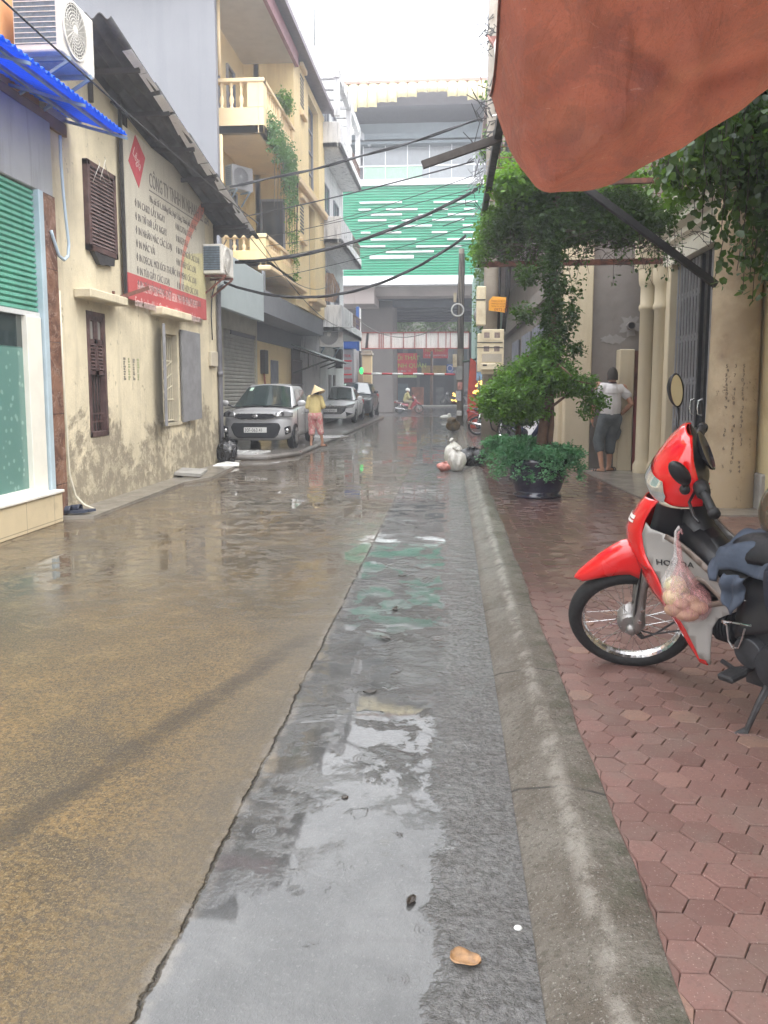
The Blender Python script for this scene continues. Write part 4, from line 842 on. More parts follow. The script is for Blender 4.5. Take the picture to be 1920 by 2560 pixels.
s1=signY('red_signboard',958,1043,883,934,YB,M_sred,fs); wy('NỘI THẤT',981,900,11,YB,M_lime,s1,.95); wy('MẠNH QUÂN',973,919,11,YB,M_lime,s1,.98); wy('ĐỆM · GIƯỜNG · TỦ',977,930,4.5,YB,M_wlet,s1,.9); wy('G',958,904,8,YB,M_wlet,s1); wy('LẺ',960,914,4,YB,M_wlet,s1)
s2=signY('red_signboard',1058,1120,868,896,YB,M_sred,fs); wy('NỘI THẤT',1063,880,8,YB,M_lime,s2,.95); wy('TỦ BẾP NHÔM KÍNH',1063,891,4.5,YB,M_wlet,s2,.9)
signY('ochre_awning',1054,1115,914,936,YB,mat('ochre awning',(.45,.3,.1),.7,.15),fs); signY('dark_signboard',1050,1118,896,914,YB,mat('dim navy board',(.06,.06,.1),.6,.1),fs)
s3=signY('blue_signboard',1117,1134,911,935,YB,M_sblu,fs); b=MB(); b.lathe([(.2,0),(.26,0),(.26,.03),(.2,.03)],(sx(1125,YB),YB-.2,sz(921,YB)),20,ax='y'); b.build('ring_emblem',M_wlet,s3); wy('TIN ĐỒ',1119,933,5,YB,M_wlet,s3,.9)
signY('lime_strip',970,1042,938,944,YB,mat('lime strip',(.45,.6,.25),.6,.1),fs)
b=MB(); b.box(-26,14,YF+.1,YF+9,5.6,9); b.build('upper_floor',mat('pale upper floor',(.4,.38,.36),.8,.1),fs)
b=MB()
for i in range(9): x=-7+i*1.1; b.box(x,x+.7,YF-.02,YF+.1,3.6,5.2)
b.split('upper_window',M_wd,fs)
# left corner shop with red letters and blue sign
cs=thing('corner_shop','narrow corner shop with red letters on pale panels under a tall blue blade sign','shop',(sx(862,40),40,0))
YC=39.6
b=MB(); b.box(-9,sx(884,YC),YC,YC+2.3,0,sz(872,YC)); b.build('wall',mat('shop pale grey',(.36,.35,.37),.7,.1),cs)
signY('letter_panel',853,881,874,946,YC,mat('pale panel',(.5,.48,.5),.6,.05),cs,.08); signY('red_panel',850,881,946,985,YC,mat('dark red panel',(.35,.04,.06),.5,.2,2),cs,.1)
wy('HTOA',856,893,7,YC+.05,M_sred,cs,.8); wy('LOONG',853,924,6.5,YC+.05,M_sred,cs,.8); b=MB(); b.box(sx(856,YC),sx(880,YC),YC-.1,YC-.08,sz(904,YC),sz(900,YC)); b.box(sx(856,YC),sx(880,YC),YC-.1,YC-.08,sz(938,YC),sz(934,YC)); b.build('red_stripe',M_sred,cs)
signY('blue_fascia',848,893,853,872,YC,M_sblu,cs,.3)
b=MB(); b.box(sx(891,38.5),sx(899,38.5),38.4,39.0,sz(876,38.5),sz(766,38.5)); b.build('blade_sign',mat('blade blue',(.08,.2,.6),.5,.05),cs,bevel=.02)
b=MB(); b.box(sx(899,38.5),sx(900,38.5),38.38,39.02,sz(876,38.5),sz(768,38.5)); b.build('blade_sign_edge',M_wlet,cs)
b=MB(); b.box(-9,sx(890,YC+1),YC+.8,YC+2.3,sz(872,YC),sz(790,YC)); b.build('upper_wall',mat('pale brick wall',(.5,.42,.38),.8,.1),cs)
# trees and a block far behind, seen under the station
M_leafA=None
# ================================================================ cars
def loftbody(st,name,m,par,n=9):
    b=MB(); K=len(st)
    def ring(s):
        x,zb,zt,w,cr=s; zm=zb+(zt-zb)*.5
        half=[(0,zb),(w*.7,zb),(w*.93,zb+.05),(w*.985,zb+(zt-zb)*.22),(w,zm),(w*.985,zb+(zt-zb)*.78),(w*.93,zt-.05),(w*.8,zt+.0),(w*.45,zt+cr*.75),(0,zt+cr)]
        return [(x,y,z) for y,z in half]+[(x,-y,z) for y,z in half[-2:0:-1]]
    rs=[ring(s) for s in st]; m_=len(rs[0]); vs=[p for r in rs for p in r]; fs=[]
    for i in range(K-1):
        for k in range(m_): k2=(k+1)%m_; fs.append((i*m_+k,i*m_+k2,(i+1)*m_+k2,(i+1)*m_+k))
    fs.append(tuple(range(m_))); fs.append(tuple((K-1)*m_+k for k in range(m_)))
    b.add(vs,fs); return b.build(name,m,par,smooth=True,sub=1)
def quadpatch(P,name,m,par,off=(0,0,0),th=.01,inset=.0):
    b=MB(); P=[Vector(p)+Vector(off) for p in P]; c=sum(P,Vector())/len(P); P=[p.lerp(c,inset) for p in P]; b.add(P,[tuple(range(len(P)))]); return b.build(name,m,par,solid=th,bevel=.006)
M_wglass=mat('car glass',(.03,.045,.045),.05,.2,1.2,.02,4,.01,spec=.9,coat=1.)
M_lamp=mat('head lamp glass',(.4,.41,.42),.12,.15,30,.2,60,.003,coat=1.,metal=.5)
M_grille=mat('grille black',(.015,.016,.02),.45,.1,10,.1)
def car(loc,rz,L,Wd,H,paint,kind,name,label,plate=None):
    t=thing(name,label,'car',loc,rz,'cars parked along the left side',local=True); w=Wd/2   # front faces +x, origin under nose
    gc=.17
    if kind=='hatch': hs_,cb,wt,rt,rb=.86,-.74,-1.62,-2.85,-3.42; zh=.80; zb=.97
    elif kind=='sedan': hs_,cb,wt,rt,rb=.74,-1.15,-2.15,-3.1,-4.1; zh=.72; zb=.92
    else: hs_,cb,wt,rt,rb=.95,-1.1,-1.75,-3.9,-4.4; zh=.95; zb=1.12
    st_=[(0.0,.34,hs_*.80,w*.62,.01),(-.05,.26,hs_*.87,w*.80,.015),(-.16,.2,hs_*.92,w*.93,.02),(-.32,.18,hs_*.97,w*.985,.03),(-.6,.18,zh+.04,w,.05),(cb,.18,zb-.04,w,.05),(cb-.8,.18,zb,w,.03),(-L*.6,.18,zb+.01,w,.03),(-L*.85,.18,zb+.02,w*.98,.02),(-L+.18,.22,zb,w*.92,.02),(-L+.04,.3,zb-.1,w*.82,.0),(-L,.4,zb-.2,w*.7,0)]
    body=loftbody(st_,'body',paint,t)
    # cabin
    bw=w*.94; rw=w*.66
    cab=[(cb+.05,bw,zb-.06),(wt,rw,H-.045),(rt,rw,H-.05),(rb,bw*.93,zb-.06)]
    b=MB(); vs=[]; 
    for (x,y,z) in cab: vs+=[(x,-y,z),(x,y,z)]
    b.add(vs,[(0,1,3,2),(2,3,5,4),(4,5,7,6),(0,2,4,6),(1,7,5,3),(0,6,7,1)]); b.build('cabin',paint,t,smooth=False,bevel=.09,seg=4)
    b=MB(); b.grid(lambda u,v:(wt+.02+(rt-wt)*u,(v-.5)*2*(rw-.04),H-.05+.05*math.sin(math.pi*min(1,max(0,u)))**.5*(1-(2*v-1)**2*.6)),10,8); b.build('roof_panel',paint,t,smooth=True)
    A=[Vector(v) for v in vs]
    def P(i,j,k,l,s,tt): return A[i].lerp(A[j],s).lerp(A[k].lerp(A[l],s),tt)
    nrm=(A[1]-A[0]).cross(A[2]-A[0]).normalized(); nrm=nrm if nrm.x>0 else -nrm
    b=MB(); b.grid(lambda u,v:P(0,1,2,3,.04+.92*u,.03+.88*v)+nrm*(.012+.05*math.sin(math.pi*u)),12,4); ws=b.build('windscreen',M_wglass,t,smooth=True)
    b=MB(); b.grid(lambda u,v:P(0,1,2,3,.04+.92*u,.03+.88*v)-Vector((0,0,0)),2,2)
    M_int=mat('pale dash item',(.5,.52,.5),.6,.1)
    n2=(A[7]-A[6]).cross(A[4]-A[6]).normalized(); n2=n2 if n2.x<0 else -n2
    b=MB(); b.grid(lambda u,v:P(6,7,4,5,.06+.88*u,.12+.76*v)+n2*.014,6,3); b.build('rear_window',M_wglass,t,smooth=True)
    for s in (0,1):
        a0,a1,a2,a3=A[0+s],A[2+s],A[4+s],A[6+s]; n_=(a1-a0).cross(a2-a0).normalized(); n_=n_ if (n_.y>0)==(s==1) else -n_
        def side(fx0,fx1,name):
            def f(u,v):
                lo=a0.lerp(a3,fx0+(fx1-fx0)*u); hi=a1.lerp(a2,min(1,max(0,(fx0+(fx1-fx0)*u-.02)*1.0))); lo=lo.lerp(hi,.14); 
                xw=lo.lerp(hi,.78*v); 
                return xw+n_*.014
            b=MB(); b.grid(f,6,3); b.build(name,M_wglass,t,smooth=True)
        side(.13,.46,'side_window'); side(.50,.88,'side_window')
    # door seams
    b=MB()
    for x in (cb-.12,cb-1.1,rb+.35): 
        for s in (-1,1): b.box(x-.006,x+.006,s*(w-.0)-.002,s*(w+.006)+.002,.3,zb-.08)
    b.box(cb-1.1,rb+.35,-w-.006,-w+.002,zb-.2,zb-.18); b.box(cb-1.1,rb+.35,w-.002,w+.006,zb-.2,zb-.18)
    b.build('door_seam',M_dark,t)
    b=MB()
    for s in (-1,1):
        for x in (cb-.9,rb+.75): b.box(x-.1,x+.08,s*(w)-.02,s*(w+.022),zb-.22,zb-.19)
    b.build('door_handle',paint,t,bevel=.006)
    # wheels
    wr=.29 if kind!='suv' else .34
    for x in (-.64 if kind=='hatch' else -.85,-L+.62 if kind=='hatch' else -L+.95):
        for s in (-1,1):
            b=MB(); b.lathe([(0,0),(wr+.055,0),(wr+.055,.03),(0,.03)],(x,s*(w-.025)-.015,wr-.02),28,ax='y'); b.build('wheel_arch',M_grille,t)
            b=MB(); yo=s*(w-.10); b.lathe([(wr*.6,-.09),(wr*.93,-.09),(wr,-.06),(wr,.06),(wr*.93,.09),(wr*.6,.09)],(x,yo+ s*.02,wr),28,ax='y'); wh=b.build('wheel',M_rubber,t,smooth=True)
            b=MB(); b.lathe([(wr*.62,s*.085),(wr*.66,s*.1),(wr*.6,s*.1),(wr*.55,s*.05),(0,s*.05)],(x,yo+s*.02,wr),28,ax='y')
            for k in range(7): a=k*2*math.pi/7; b.bar((x+math.cos(a)*wr*.12,yo+s*.11,wr+math.sin(a)*wr*.12),(x+math.cos(a)*wr*.6,yo+s*.11,wr+math.sin(a)*wr*.6),.05,.03)
            b.build('hubcap',M_alu,wh)
    # front
    if kind=='hatch':
        b=MB(); b.prism([(-.40,.80),(.40,.80),(.50,.745),(.30,.70),(-.30,.70),(-.50,.745)],'x',-.16,.045); g1=b.build('upper_grille',M_grille,t,bevel=.012)
        b=MB(); b.prism([(-.40,.812),(.40,.812),(.52,.748),(.50,.742),(.39,.80),(-.39,.80),(-.50,.742),(-.52,.748)],'x',-.1,.055); b.prism([(-.50,.742),(-.30,.69),(.30,.69),(.50,.742),(.52,.74),(.31,.68),(-.31,.68),(-.52,.74)],'x',-.1,.055); b.build('chrome_trim',M_chrome,g1)
        b=MB(); b.prism([(-.52,.60),(.52,.60),(.57,.50),(.50,.33),(.42,.26),(-.42,.26),(-.50,.33),(-.57,.50)],'x',-.2,.02); b.build('lower_grille',M_grille,t,bevel=.03,seg=2)
        for s in (-1,1):
            b=MB(); b.grid(lambda u,v,s=s:(.045-.30*u**1.6-.05*v,s*(.46+.33*u),.74-.05*u+(.14*(1-abs(u-.5)*.8))*v+.04*u),8,4); b.build('headlight',M_lamp,t,smooth=True,solid=.03)
            b=MB(); b.lathe([(0,.0),(.05,.0),(.05,.03),(0,.035)],(-.06,s*.60,.80),16,ax='x'); b.build('lamp_lens',M_dark,t)
            b=MB(); b.prism([(s*.64,.50),(s*.75,.54),(s*.77,.38),(s*.66,.33)],'x',-.25,-.045); fo=b.build('fog_light',M_grille,t,bevel=.015)
            b=MB(); b.lathe([(0,.05),(.04,.04),(.055,0),(.05,-.05)],(-.06,s*.705,.43),14,ax='x'); b.build('fog_lens',M_chrome,fo,smooth=True)
        pz,px=.44,.035; lg=(.055,.745)
        b=MB(); b.ell((.07,0,.76),(.012,.075,.035),14,8); e=b.build('badge',M_chrome,t,smooth=True); text('KIA','badge_letters',M_grille,e,frameM((.084,-.045,.745),(0,1,0),(0,0,1)),.042,'LEFT',.001,1)
    else:
        zc=.5 if kind=='sedan' else .7
        b=MB(); b.prism([(-.62,zc+.17),(.62,zc+.17),(.56,zc-.02),(.40,zc-.14),(-.40,zc-.14),(-.56,zc-.02)],'x',-.22,.03); g1=b.build('grille',M_grille,t,bevel=.02)
        b=MB()
        for k in range(7): z=zc-.11+.043*k; ww=.42+.028*k; b.box(.03,.045,-ww,ww,z,z+.012)
        b.prism([(-.64,zc+.17),(.64,zc+.17),(.62,zc+.195),(-.62,zc+.195)],'x',-.1,.045); b.build('chrome_bar',M_chrome,g1)
        for s in (-1,1):
            b=MB(); b.add([(.0,s*.58,zc+.2),(-.22,s*.84,zc+.26),(-.42,s*.91,zc+.27),(-.2,s*.84,zc+.12),(.0,s*.62,zc+.09)],[(0,1,2,3,4)]); b.build('headlight',M_lamp,t,solid=.05,bevel=.01)
            b=MB(); b.prism([(s*.58,zc-.05),(s*.86,zc-.12),(s*.62,zc-.22)],'x',-.3,-.02); b.build('bumper_intake',M_grille,t)
        b=MB(); b.ell((.06,0,zc+.2),(.012,.07,.045),12,8); b.build('badge',M_chrome,t,smooth=True)
        b=MB(); b.box(-.2,.01,-.6,.6,.21,.25); b.build('lower_trim',M_white if kind=='sedan' else M_grille,t)
        pz,px=zc+.0,.06
    if plate:
        b=MB(); b.box(px,px+.012,-.26,.26,pz-.055,pz+.065); pl=b.build('number_plate',mat('plate white',(.7,.7,.68),.5,.03),t,bevel=.005); text(plate,'plate_digits',M_black,pl,frameM((px+.0125,-.245,pz-.038),(0,1,0),(0,0,1)),.118,'LEFT',.001,.78)
    for s in (-1,1):
        b=MB(); c=Vector((cb-.05,s*(w+.11),zb+.06)); b.ell(c,(.05,.105,.075),14,8); mi=b.build('wing_mirror',paint,t,smooth=True); b=MB(); b.bar(c-Vector((0,s*.08,.04)),c-Vector((0,s*.2,.09)),.04,.03); b.build('mirror_arm',M_grille,mi)
    for s in (0,):
        b=MB(); p0=P(0,1,2,3,.12,.84)+nrm*.035; p1=P(0,1,2,3,.19,.84)+nrm*.035; p2=P(0,1,2,3,.19,.70)+nrm*.035; p3=P(0,1,2,3,.12,.70)+nrm*.035; b.add([p0,p1,p2,p3],[(0,1,2,3)]); b.build('windscreen_sticker',mat('sticker green white',(.45,.6,.5),.6,.1),t,solid=.002)
        b=MB()
        for (a0,a1) in ((.2,.47),(.52,.8)): p=P(0,1,2,3,a0,.0)+nrm*.05; q=P(0,1,2,3,a1,.12)+nrm*.06; b.bar(p,q,.02,.015)
        b.build('wiper',M_grille,t)
    for s in (-1,1):
        b=MB(); b.box(-L-.0,-L+.25,s*(w*.72),s*(w*.93),zb-.28,zb-.05); b.build('tail_light',mat('tail red',(.4,.02,.02),.2,.05),t,bevel=.03)
    return t
def paint(n,c,m=.0,r=.3):
    t=NT(n); return t.out(Base_Color=(*c,1),Roughness=r,Metallic=m,Coat_Weight=.8,Coat_Roughness=.08)
car((-4.36,18.35,.1),R(-90),3.6,1.6,1.49,paint('silver paint',(.5,.5,.51),.15,.42),'hatch','parked_car','silver hatchback with a wide black lower grille by the grey roller shutter','30F-063.41')
car((-4.62,31.9,.1),R(-90),4.6,1.8,1.45,paint('white car paint',(.82,.82,.83)),'sedan','parked_car','white sedan with a broad slatted grille parked behind the woman in the conical hat','30G-874.61')
car((-4.5,37.6,.1),R(-90),4.7,1.86,1.66,paint('dark blue car paint',(.012,.016,.025)),'suv','parked_car','dark blue car mostly hidden behind the white sedan')
# ================================================================ right side
M_crm=mat('cream painted plaster',(.56,.48,.34),.75,.07,.9,.12,25,.003,dirt=(.45,.35,.2),dscale=1.3,damt=.35,streak=True)
M_gplas=mat('bare grey plaster',(.22,.195,.18),.85,.12,1.1,.3,22,.006,dirt=(.13,.11,.1),dscale=1.2,damt=.5)
# near building with the column and folding gates
nbld=thing('gate_shop_building','cream shop building with black folding gates, double pilaster and moulded cornice','building',(3.5,11,0))
XG=3.38
b=MB(); b.box(3.55,9,-3,10.55,0,4.6); b.box(XG+.25,9,13.45,14.39,0,9); b.box(XG+.3,9,10.55,13.45,3.35,9); b.box(4.6,9,10.55,13.45,0,3.4); b.box(XG+.12,5,10.5,10.6,0,3.35)
b.build('wall',mat('yellow wall',(.55,.47,.28),.8,.08,.8,.15,20,.004,dirt=(.35,.26,.13),dscale=1.2,damt=.4),nbld)
b=MB(); b.box(2.9,9,-3,10.4,4.6,4.9); b.box(2.3,9,-3,6.9,4.45,4.6); b.build('overhanging_floor',M_conc,nbld)
# header with mouldings
b=MB(); pr=[(XG+.3,3.35),(XG-.05,3.35),(XG-.05,3.62),(XG-.13,3.66),(XG-.13,3.74),(XG-.24,3.8),(XG-.24,3.88),(XG-.36,3.98),(XG-.36,4.08),(XG+.3,4.08)]; b.prism(pr,'y',10.0,13.95); b.build('cornice',mat('cream white trim',(.7,.66,.56),.6,.05,1,.08,30,.002,dirt=(.5,.44,.33),dscale=2,damt=.4),nbld)
b=MB(); b.box(XG-.05,XG+.3,13.2,13.45,.1,3.35); b.build('door_jamb',M_crm,nbld,bevel=.01)
for (x,y,r) in ((3.12,13.72,.115),(3.30,13.55,.115)):
    b=MB(); b.lathe([(r*1.3,.1),(r*1.3,.25),(r*1.05,.3),(r,.34),(r*.97,2.7),(r*1.15,2.72),(r*1.18,2.78),(r,2.82),(r,3.08),(r*1.2,3.12),(r*1.3,3.2),(r*1.35,3.35)],(x,y,0),24); b.build('half_column',M_crm,nbld,smooth=True)
b=MB(); b.box(2.95,3.42,13.7,14.0,3.35,4.08); b.build('entablature',M_crm,nbld,bevel=.02)
# folding gates
M_gate=mat('black gate steel',(.02,.021,.024),.4,.2,6,.1); M_gate2=mat('grey gate bars',(.42,.42,.44),.4,.1,6,.05,metal=.4)
gm=MB(); gm.box(XG+.10,XG+.12,10.6,13.2,.1,3.35); gt_=gm.build('folding_gate',M_gate,nbld)
b=MB()
for i in range(34):
    y=10.65+i*.075
    if 11.55<y<11.8: continue
    b.bar((XG+.03+.025*(i%2),y,.12),(XG+.03+.025*(i%2),y,3.3),.02,.02)
b.build('gate_bars',M_gate2,gt_)
b=MB()
for k in range(5):
    z0=.3+k*.62
    for i in range(30):
        y=10.65+i*.082
        if 11.45<y<11.8: continue
        b.bar((XG+.045,y,z0),(XG+.045,y+.082,z0+.1),.008,.012); b.bar((XG+.045,y+.082,z0),(XG+.045,y,z0+.1),.008,.012)
b.build('gate_lattice',M_gate2,gt_)
b=MB(); 
for y in (11.52,11.82): b.bar((XG+.03,y,.1),(XG+.03,y,3.3),.05,.05)
b.split('gate_stile',M_gate,gt_)
b=MB()
for y in (11.5,11.86): b.tube([(XG-.0,y,1.12),(XG-.05,y,1.14),(XG-.06,y,1.22),(XG-.05,y,1.32),(XG-.0,y,1.34)],.012,6)
b.split('gate_handle',M_chrome,gt_)
# big round column
def colmat():
    t=NT('stained column plaster'); o=t.pos(); x,y,z=t.xyz(o)
    a=t.noise(o,1.6,6,.65); c=t.mix(t.ramp(a,.35,.65),(.33,.26,.175),(.48,.39,.27))
    c=t.mix(t.m2('MULTIPLY',t.ramp(t.m2('ADD',z,t.m2('MULTIPLY',t.noise(o,2.,5),1.2)),2.1,.7),.65),c,(.33,.25,.16))
    n=t.noise(t.sc(o,(22,22,26)),1.,3,.8); m=t.m2('MULTIPLY',t.ramp(n,.60,.64),t.ramp(t.noise(t.sc(o,(4,4,.7)),1.3,3),.5,.6)); m=t.m2('MULTIPLY',m,t.ramp(z,1.75,1.5)); c=t.mix(t.m2('MULTIPLY',m,.85),c,(.06,.045,.035))
    d=t.n('VectorMath',{'operation':'DISTANCE'},i0=t.sc(o,(1,1,.6)),i1=(2.98,9.72,1.2)).outputs['Value']; c=t.mix(t.m2('MULTIPLY',t.ramp(t.m2('ADD',d,t.m2('MULTIPLY',t.noise(o,7,5),.25)),.32,.16),.7),c,(.13,.07,.045))
    t.out(Base_Color=c,Roughness=.8,Specular_IOR_Level=.2,Normal=t.bump(t.noise(o,30,5,.7),.4,.004)); return t.m
cl=aZ(1820,1262,.1); 
b=MB(); b.lathe([(.30,.1),(.285,.9),(.27,2.0),(.265,3.2),(.27,4.5)],(3.28,10.0,0),40); tag(b.build('round_column',colmat(),smooth=True),'thick stained round column covered with faint stencilled numbers behind the red motorbike','column')
b=MB(); rg=random.Random(3)
for col in range(3):
    for k in range(24):
        a=R(-125+col*18+rg.uniform(-2,2)); zz=1.72-k*.052; r=.2785+ (1.3-zz)*.012
        if rg.random()<.75:
            s_=rg.choice('0123456789'); px,py=3.28+math.cos(a)*(r+.006),10.0+math.sin(a)*(r+.006)
            me_=frameM((px,py,zz),(0,0,-1),(math.sin(a)*-1,math.cos(a),0)) if False else frameM((px,py,zz),(-math.sin(a),math.cos(a),0),(0,0,1))
            b_=text(s_,'tmp_digit',M_txt,None,me_,.055,'LEFT',.0012,1.0); 
            b.add([v.co.copy() for v in b_.data.vertices],[tuple(p.vertices) for p in b_.data.polygons]); bpy.data.objects.remove(b_)
dg_=b.build('stencilled_digits',mat('stencil black',(.08,.065,.055),.9,.2),bpy.data.objects['round_column'])
# low wall block and bike behind the column handled below
b=MB(); b.box(3.5,5.2,9.6,9.95,.0,.52); tag(b.build('low_wall',M_conc,bevel=.02),'low concrete block right of the round column','low wall')
# recessed building: grey plaster wall and cream pilaster
rb_=thing('pilaster_building','building with a bare grey plaster wall and broad cream pilasters behind the pot tree','building',(3,15,0))
b=MB(); b.box(2.3,9,14.4,15.2,0,10); b.build('grey_wall',M_gplas,rb_)
b=MB(); b.box(1.93,2.36,14.28,15.2,0,10); b.box(1.86,1.95,14.6,15.2,0,10); b.build('pilaster',M_crm,rb_,bevel=.015)
b=MB(); b.box(2.05,9,15.2,40,0,9.5); b.box(1.9,9,15.2,40,3.3,3.6); b.build('wall',mat('grey brown wall',(.2,.175,.155),.85,.1,.8,.2),rb_)
for i,y in enumerate((15.6,18.4,21.4,25)):
    b=MB(); b.box(2.0,2.05,y,y+2.2,.1,2.9); b.build('dark_doorway',mat('dark doorway',(.05,.047,.05),.5,.3,1.5),rb_)
    b=MB(); 
    for k in range(5): b.bar((1.98,y+.1+k*.5,.1),(1.98,y+.1+k*.5,2.9),.05,.05)
    b.build('door_frame',M_fr,rb_)
b=MB(); b.tube([(1.95,15.5,.1),(1.95,15.5,9)],.07,10); b.build('grey_pipe',mat('pvc grey pipe',(.2,.21,.23),.4,.1),rb_,smooth=True)
b=MB(); b.lathe([(0,-.01),(.055,-.01),(.055,-.12),(.066,-.12),(.066,.0)],(3.0,14.39,2.52),20,ax='y'); b.build('drain_pipe_stub',M_gplas,rb_); b=MB(); b.lathe([(0,-.05),(.052,-.05)],(3.0,14.33,2.52),20,ax='y'); b.build('pipe_hole',M_black,rb_)
b=MB(); b.prism([(3.0+.16*(1+.25*math.sin(k*2.3)+.15*math.sin(k*5))*math.cos(k*.2618),2.52+.16*(1+.25*math.sin(k*2.3)+.15*math.sin(k*5))*math.sin(k*.2618)) for k in range(24)],'y',14.388,14.4) ; b.prism([(2.72+.2*(1+.3*math.sin(k*1.9)+.15*math.sin(k*4.4))*math.cos(k*.2618),2.3+.07*(1+.3*math.sin(k*2.9))*math.sin(k*.2618)) for k in range(24)],'y',14.39,14.4); b.split('mortar_patch',mat('pale mortar',(.29,.27,.26),.9,.1),rb_)
sp=thing('short_pillar','short cream gate pillar with a red painted metal door beside it','pillar',(2.9,14.2,0))
b=MB(); b.box(2.78,3.02,14.05,14.38,.1,2.12); b.build('shaft',M_crm,sp,bevel=.012)
b=MB(); b.box(3.04,3.2,14.1,14.14,.1,1.35); b.build('red_door',mat('dull red metal',(.27,.07,.06),.6,.15),sp)
b=MB(); b.box(3.03,3.25,14.16,14.2,1.35,2.1); b.build('rusty_grille',M_rust,sp)
# tall building farther on the right
tb=thing('tall_building','tall pinkish grey building with an overhanging upper floor and blue windows','building',(3,28,0))
b=MB(); b.box(1.32,9,20,34,4.8,19); b.build('wall',mat('pinkish render',(.48,.42,.42),.8,.08,.6,.15,20,.004,dirt=(.3,.26,.27),dscale=.8,streak=True),tb)
for z in (8.2,11.6,14.6):
    for y in (21.2,24.6,28,31): b=MB(); b.box(1.24,1.34,y,y+1.4,z,z+1.9); o=b.build('window',mat('pale window frame',(.55,.52,.5),.5,.05),tb); b=MB(); b.box(1.22,1.24,y+.08,y+1.32,z+.08,z+1.82); b.build('pane',mat('blue window glass',(.12,.18,.32),.15,.1),o)
b=MB(); b.box(1.1,1.32,20,34,7.6,7.75); b.box(1.1,1.32,20,34,11,11.15); b.bar((1.2,20.1,5),(1.2,20.1,19),.15,.1); b.build('ledge',mat('pink brown ledge',(.38,.28,.26),.8,.1),tb)
b=MB(); b.box(1.0,9,34.2,41,0,6.5); o=tag(b.build('mint_house',mat('pale green render',(.32,.45,.40),.8,.06)),'low pale green house behind the farther utility pole','house')
b=MB(); b.box(.98,1.0,35,37,.1,2.6); b.build('dark_doorway',M_black,o)
# small shop bits: canopy, red machine, blue ad
sc_=thing('side_canopy','small pale green canopy sticking out from the shops beside the farther pole','canopy',(.9,30,0))
b=MB(); b.prism([(29.5,0),(31,0),(31,.02),(29.5,.02)],'x',0,0) if False else b.grid(lambda u,v:(.42+1.0*u,29.4+2*v,2.42+.28*u**1.5),6,2); b.build('canopy_sheet',mat('green grey canvas',(.2,.27,.23),.7,.1),sc_,solid=.03)
b=MB(); b.bar((1.42,30.4,2.2),(.6,30.4,2.45),.04,.04); b.build('canopy_arm',M_dark,sc_)
b=MB(); b.box(.85,1.25,27.6,27.7,1.75,2.55); b.box(.83,1.27,27.58,27.6,1.73,1.78); o=tag(b.build('poster',mat('poster blue white',(.25,.42,.62),.5,.5,5)),'small blue and white poster above the golden lanterns','poster')
rd=thing('red_stall','tall narrow red stall board leaning beside the farther pole','stall board',(.7,28.5,0))
b=MB(); b.prism([(.60,.1),(.98,.1),(.86,2.35),(.66,2.5),(.58,1.2)],'y',28.4,28.6); b.build('red_board',mat('faded vermilion',(.5,.06,.03),.6,.2,3),rd,bevel=.03)
b=MB(); b.tube([(.95,28.2,.1),(1.0,28.1,1.1),(1.1,28.1,1.5)],.05,8); b.build('support',M_dark,rd)
M_gold=mat('golden lamp glow',(.8,.5,.08),.4,.3,8,.1,emis=(1,.62,.12,1),es=2.2)
def lantern(x,y,z,label,s=1):
    t=thing('tinsel_lantern',label,'lantern',(x,y,z),0,'golden lanterns by the pole',local=True)
    b=MB(); rg=random.Random(int(x*100)); 
    for k in range(26): a=rg.uniform(0,6.28); lv=rg.choice((0,.0,.22,.3)); r=(.2 if lv<.1 else .12)*s*rg.uniform(.5,1); b.ell((math.cos(a)*r,math.sin(a)*r*.6,lv*s+rg.uniform(-.04,.04)),.03*s*rg.uniform(.6,1.3),6,4)
    b.build('gold_bulbs',M_gold,t); b=MB(); b.tube([(0,0,-.12*s),(0,0,.5*s)],.012,5); b.lathe([(.22*s,-.08*s),(.24*s,-.1*s),(.15*s,-.16*s)],(0,0,0),12); b.build('lantern_stem',M_rust,t)
lantern(.93,27.,1.35,'two-tier cluster of golden bulbs right of the farther pole'); lantern(.18,31.5,1.0,'small golden bulb cluster left of the farther pole',.8)
# ---- utility poles
def pole(name,label,x,y,r0,r1,h,z0=.1):
    t=thing(name,label,'utility pole',(x,y,z0),0,'concrete utility poles on the right',local=True); b=MB(); b.tube([(0,0,0),(0,0,h*.5),(0,0,h)],[r0,(r0+r1)/2,r1],20); b.build('shaft',mat('pole concrete',(.3,.265,.22),.8,.14,2.4,.3,30,.004,dirt=(.17,.14,.11),dscale=2),t,smooth=True); return t
p1=pole('utility_pole','nearer concrete utility pole carrying cream meter boxes and an orange notice',.74,15.5,.17,.12,8.6)
Y1P=15.25
def bxp(par,name,m,u0,u1,v0,v1,Y,dep,ox,bev=.01):
    b=MB(); x0,x1,z0,z1=rY(Y,u0,u1,v0,v1); b.box(x0-ox[0],x1-ox[0],Y-dep-ox[1],Y-ox[1],z0-ox[2],z1-ox[2]); return b.build(name,m,par,bevel=bev)
M_mbx=mat('meter box cream',(.62,.54,.38),.5,.08,3,.1,dirt=(.4,.3,.18),dscale=4,damt=.5)
o1=(.74,15.5,.1)
bx=bxp(p1,'meter_box',M_mbx,1204,1256,826,936,15.2,.3,o1)
for i,(u,v) in enumerate(((1217,838),(1243,838),(1216,872),(1242,872))):
    bxp(bx,'meter_window',mat('meter window',(.22,.17,.15),.25,.2,20),u-7,u+7,v-7,v+7,14.905,.012,o1,.002)
    bxp(bx,'meter_panel',M_mbx,u-12,u+12,v-13,v+12,14.9,.006,o1,.002)
bxp(bx,'meter_side_box',M_mbx,1193,1203,836,930,15.2,.26,o1); bxp(bx,'meter_louvre',mat('meter grey',(.38,.34,.28),.6,.1),1205,1254,885,905,14.9,.01,o1,.002)
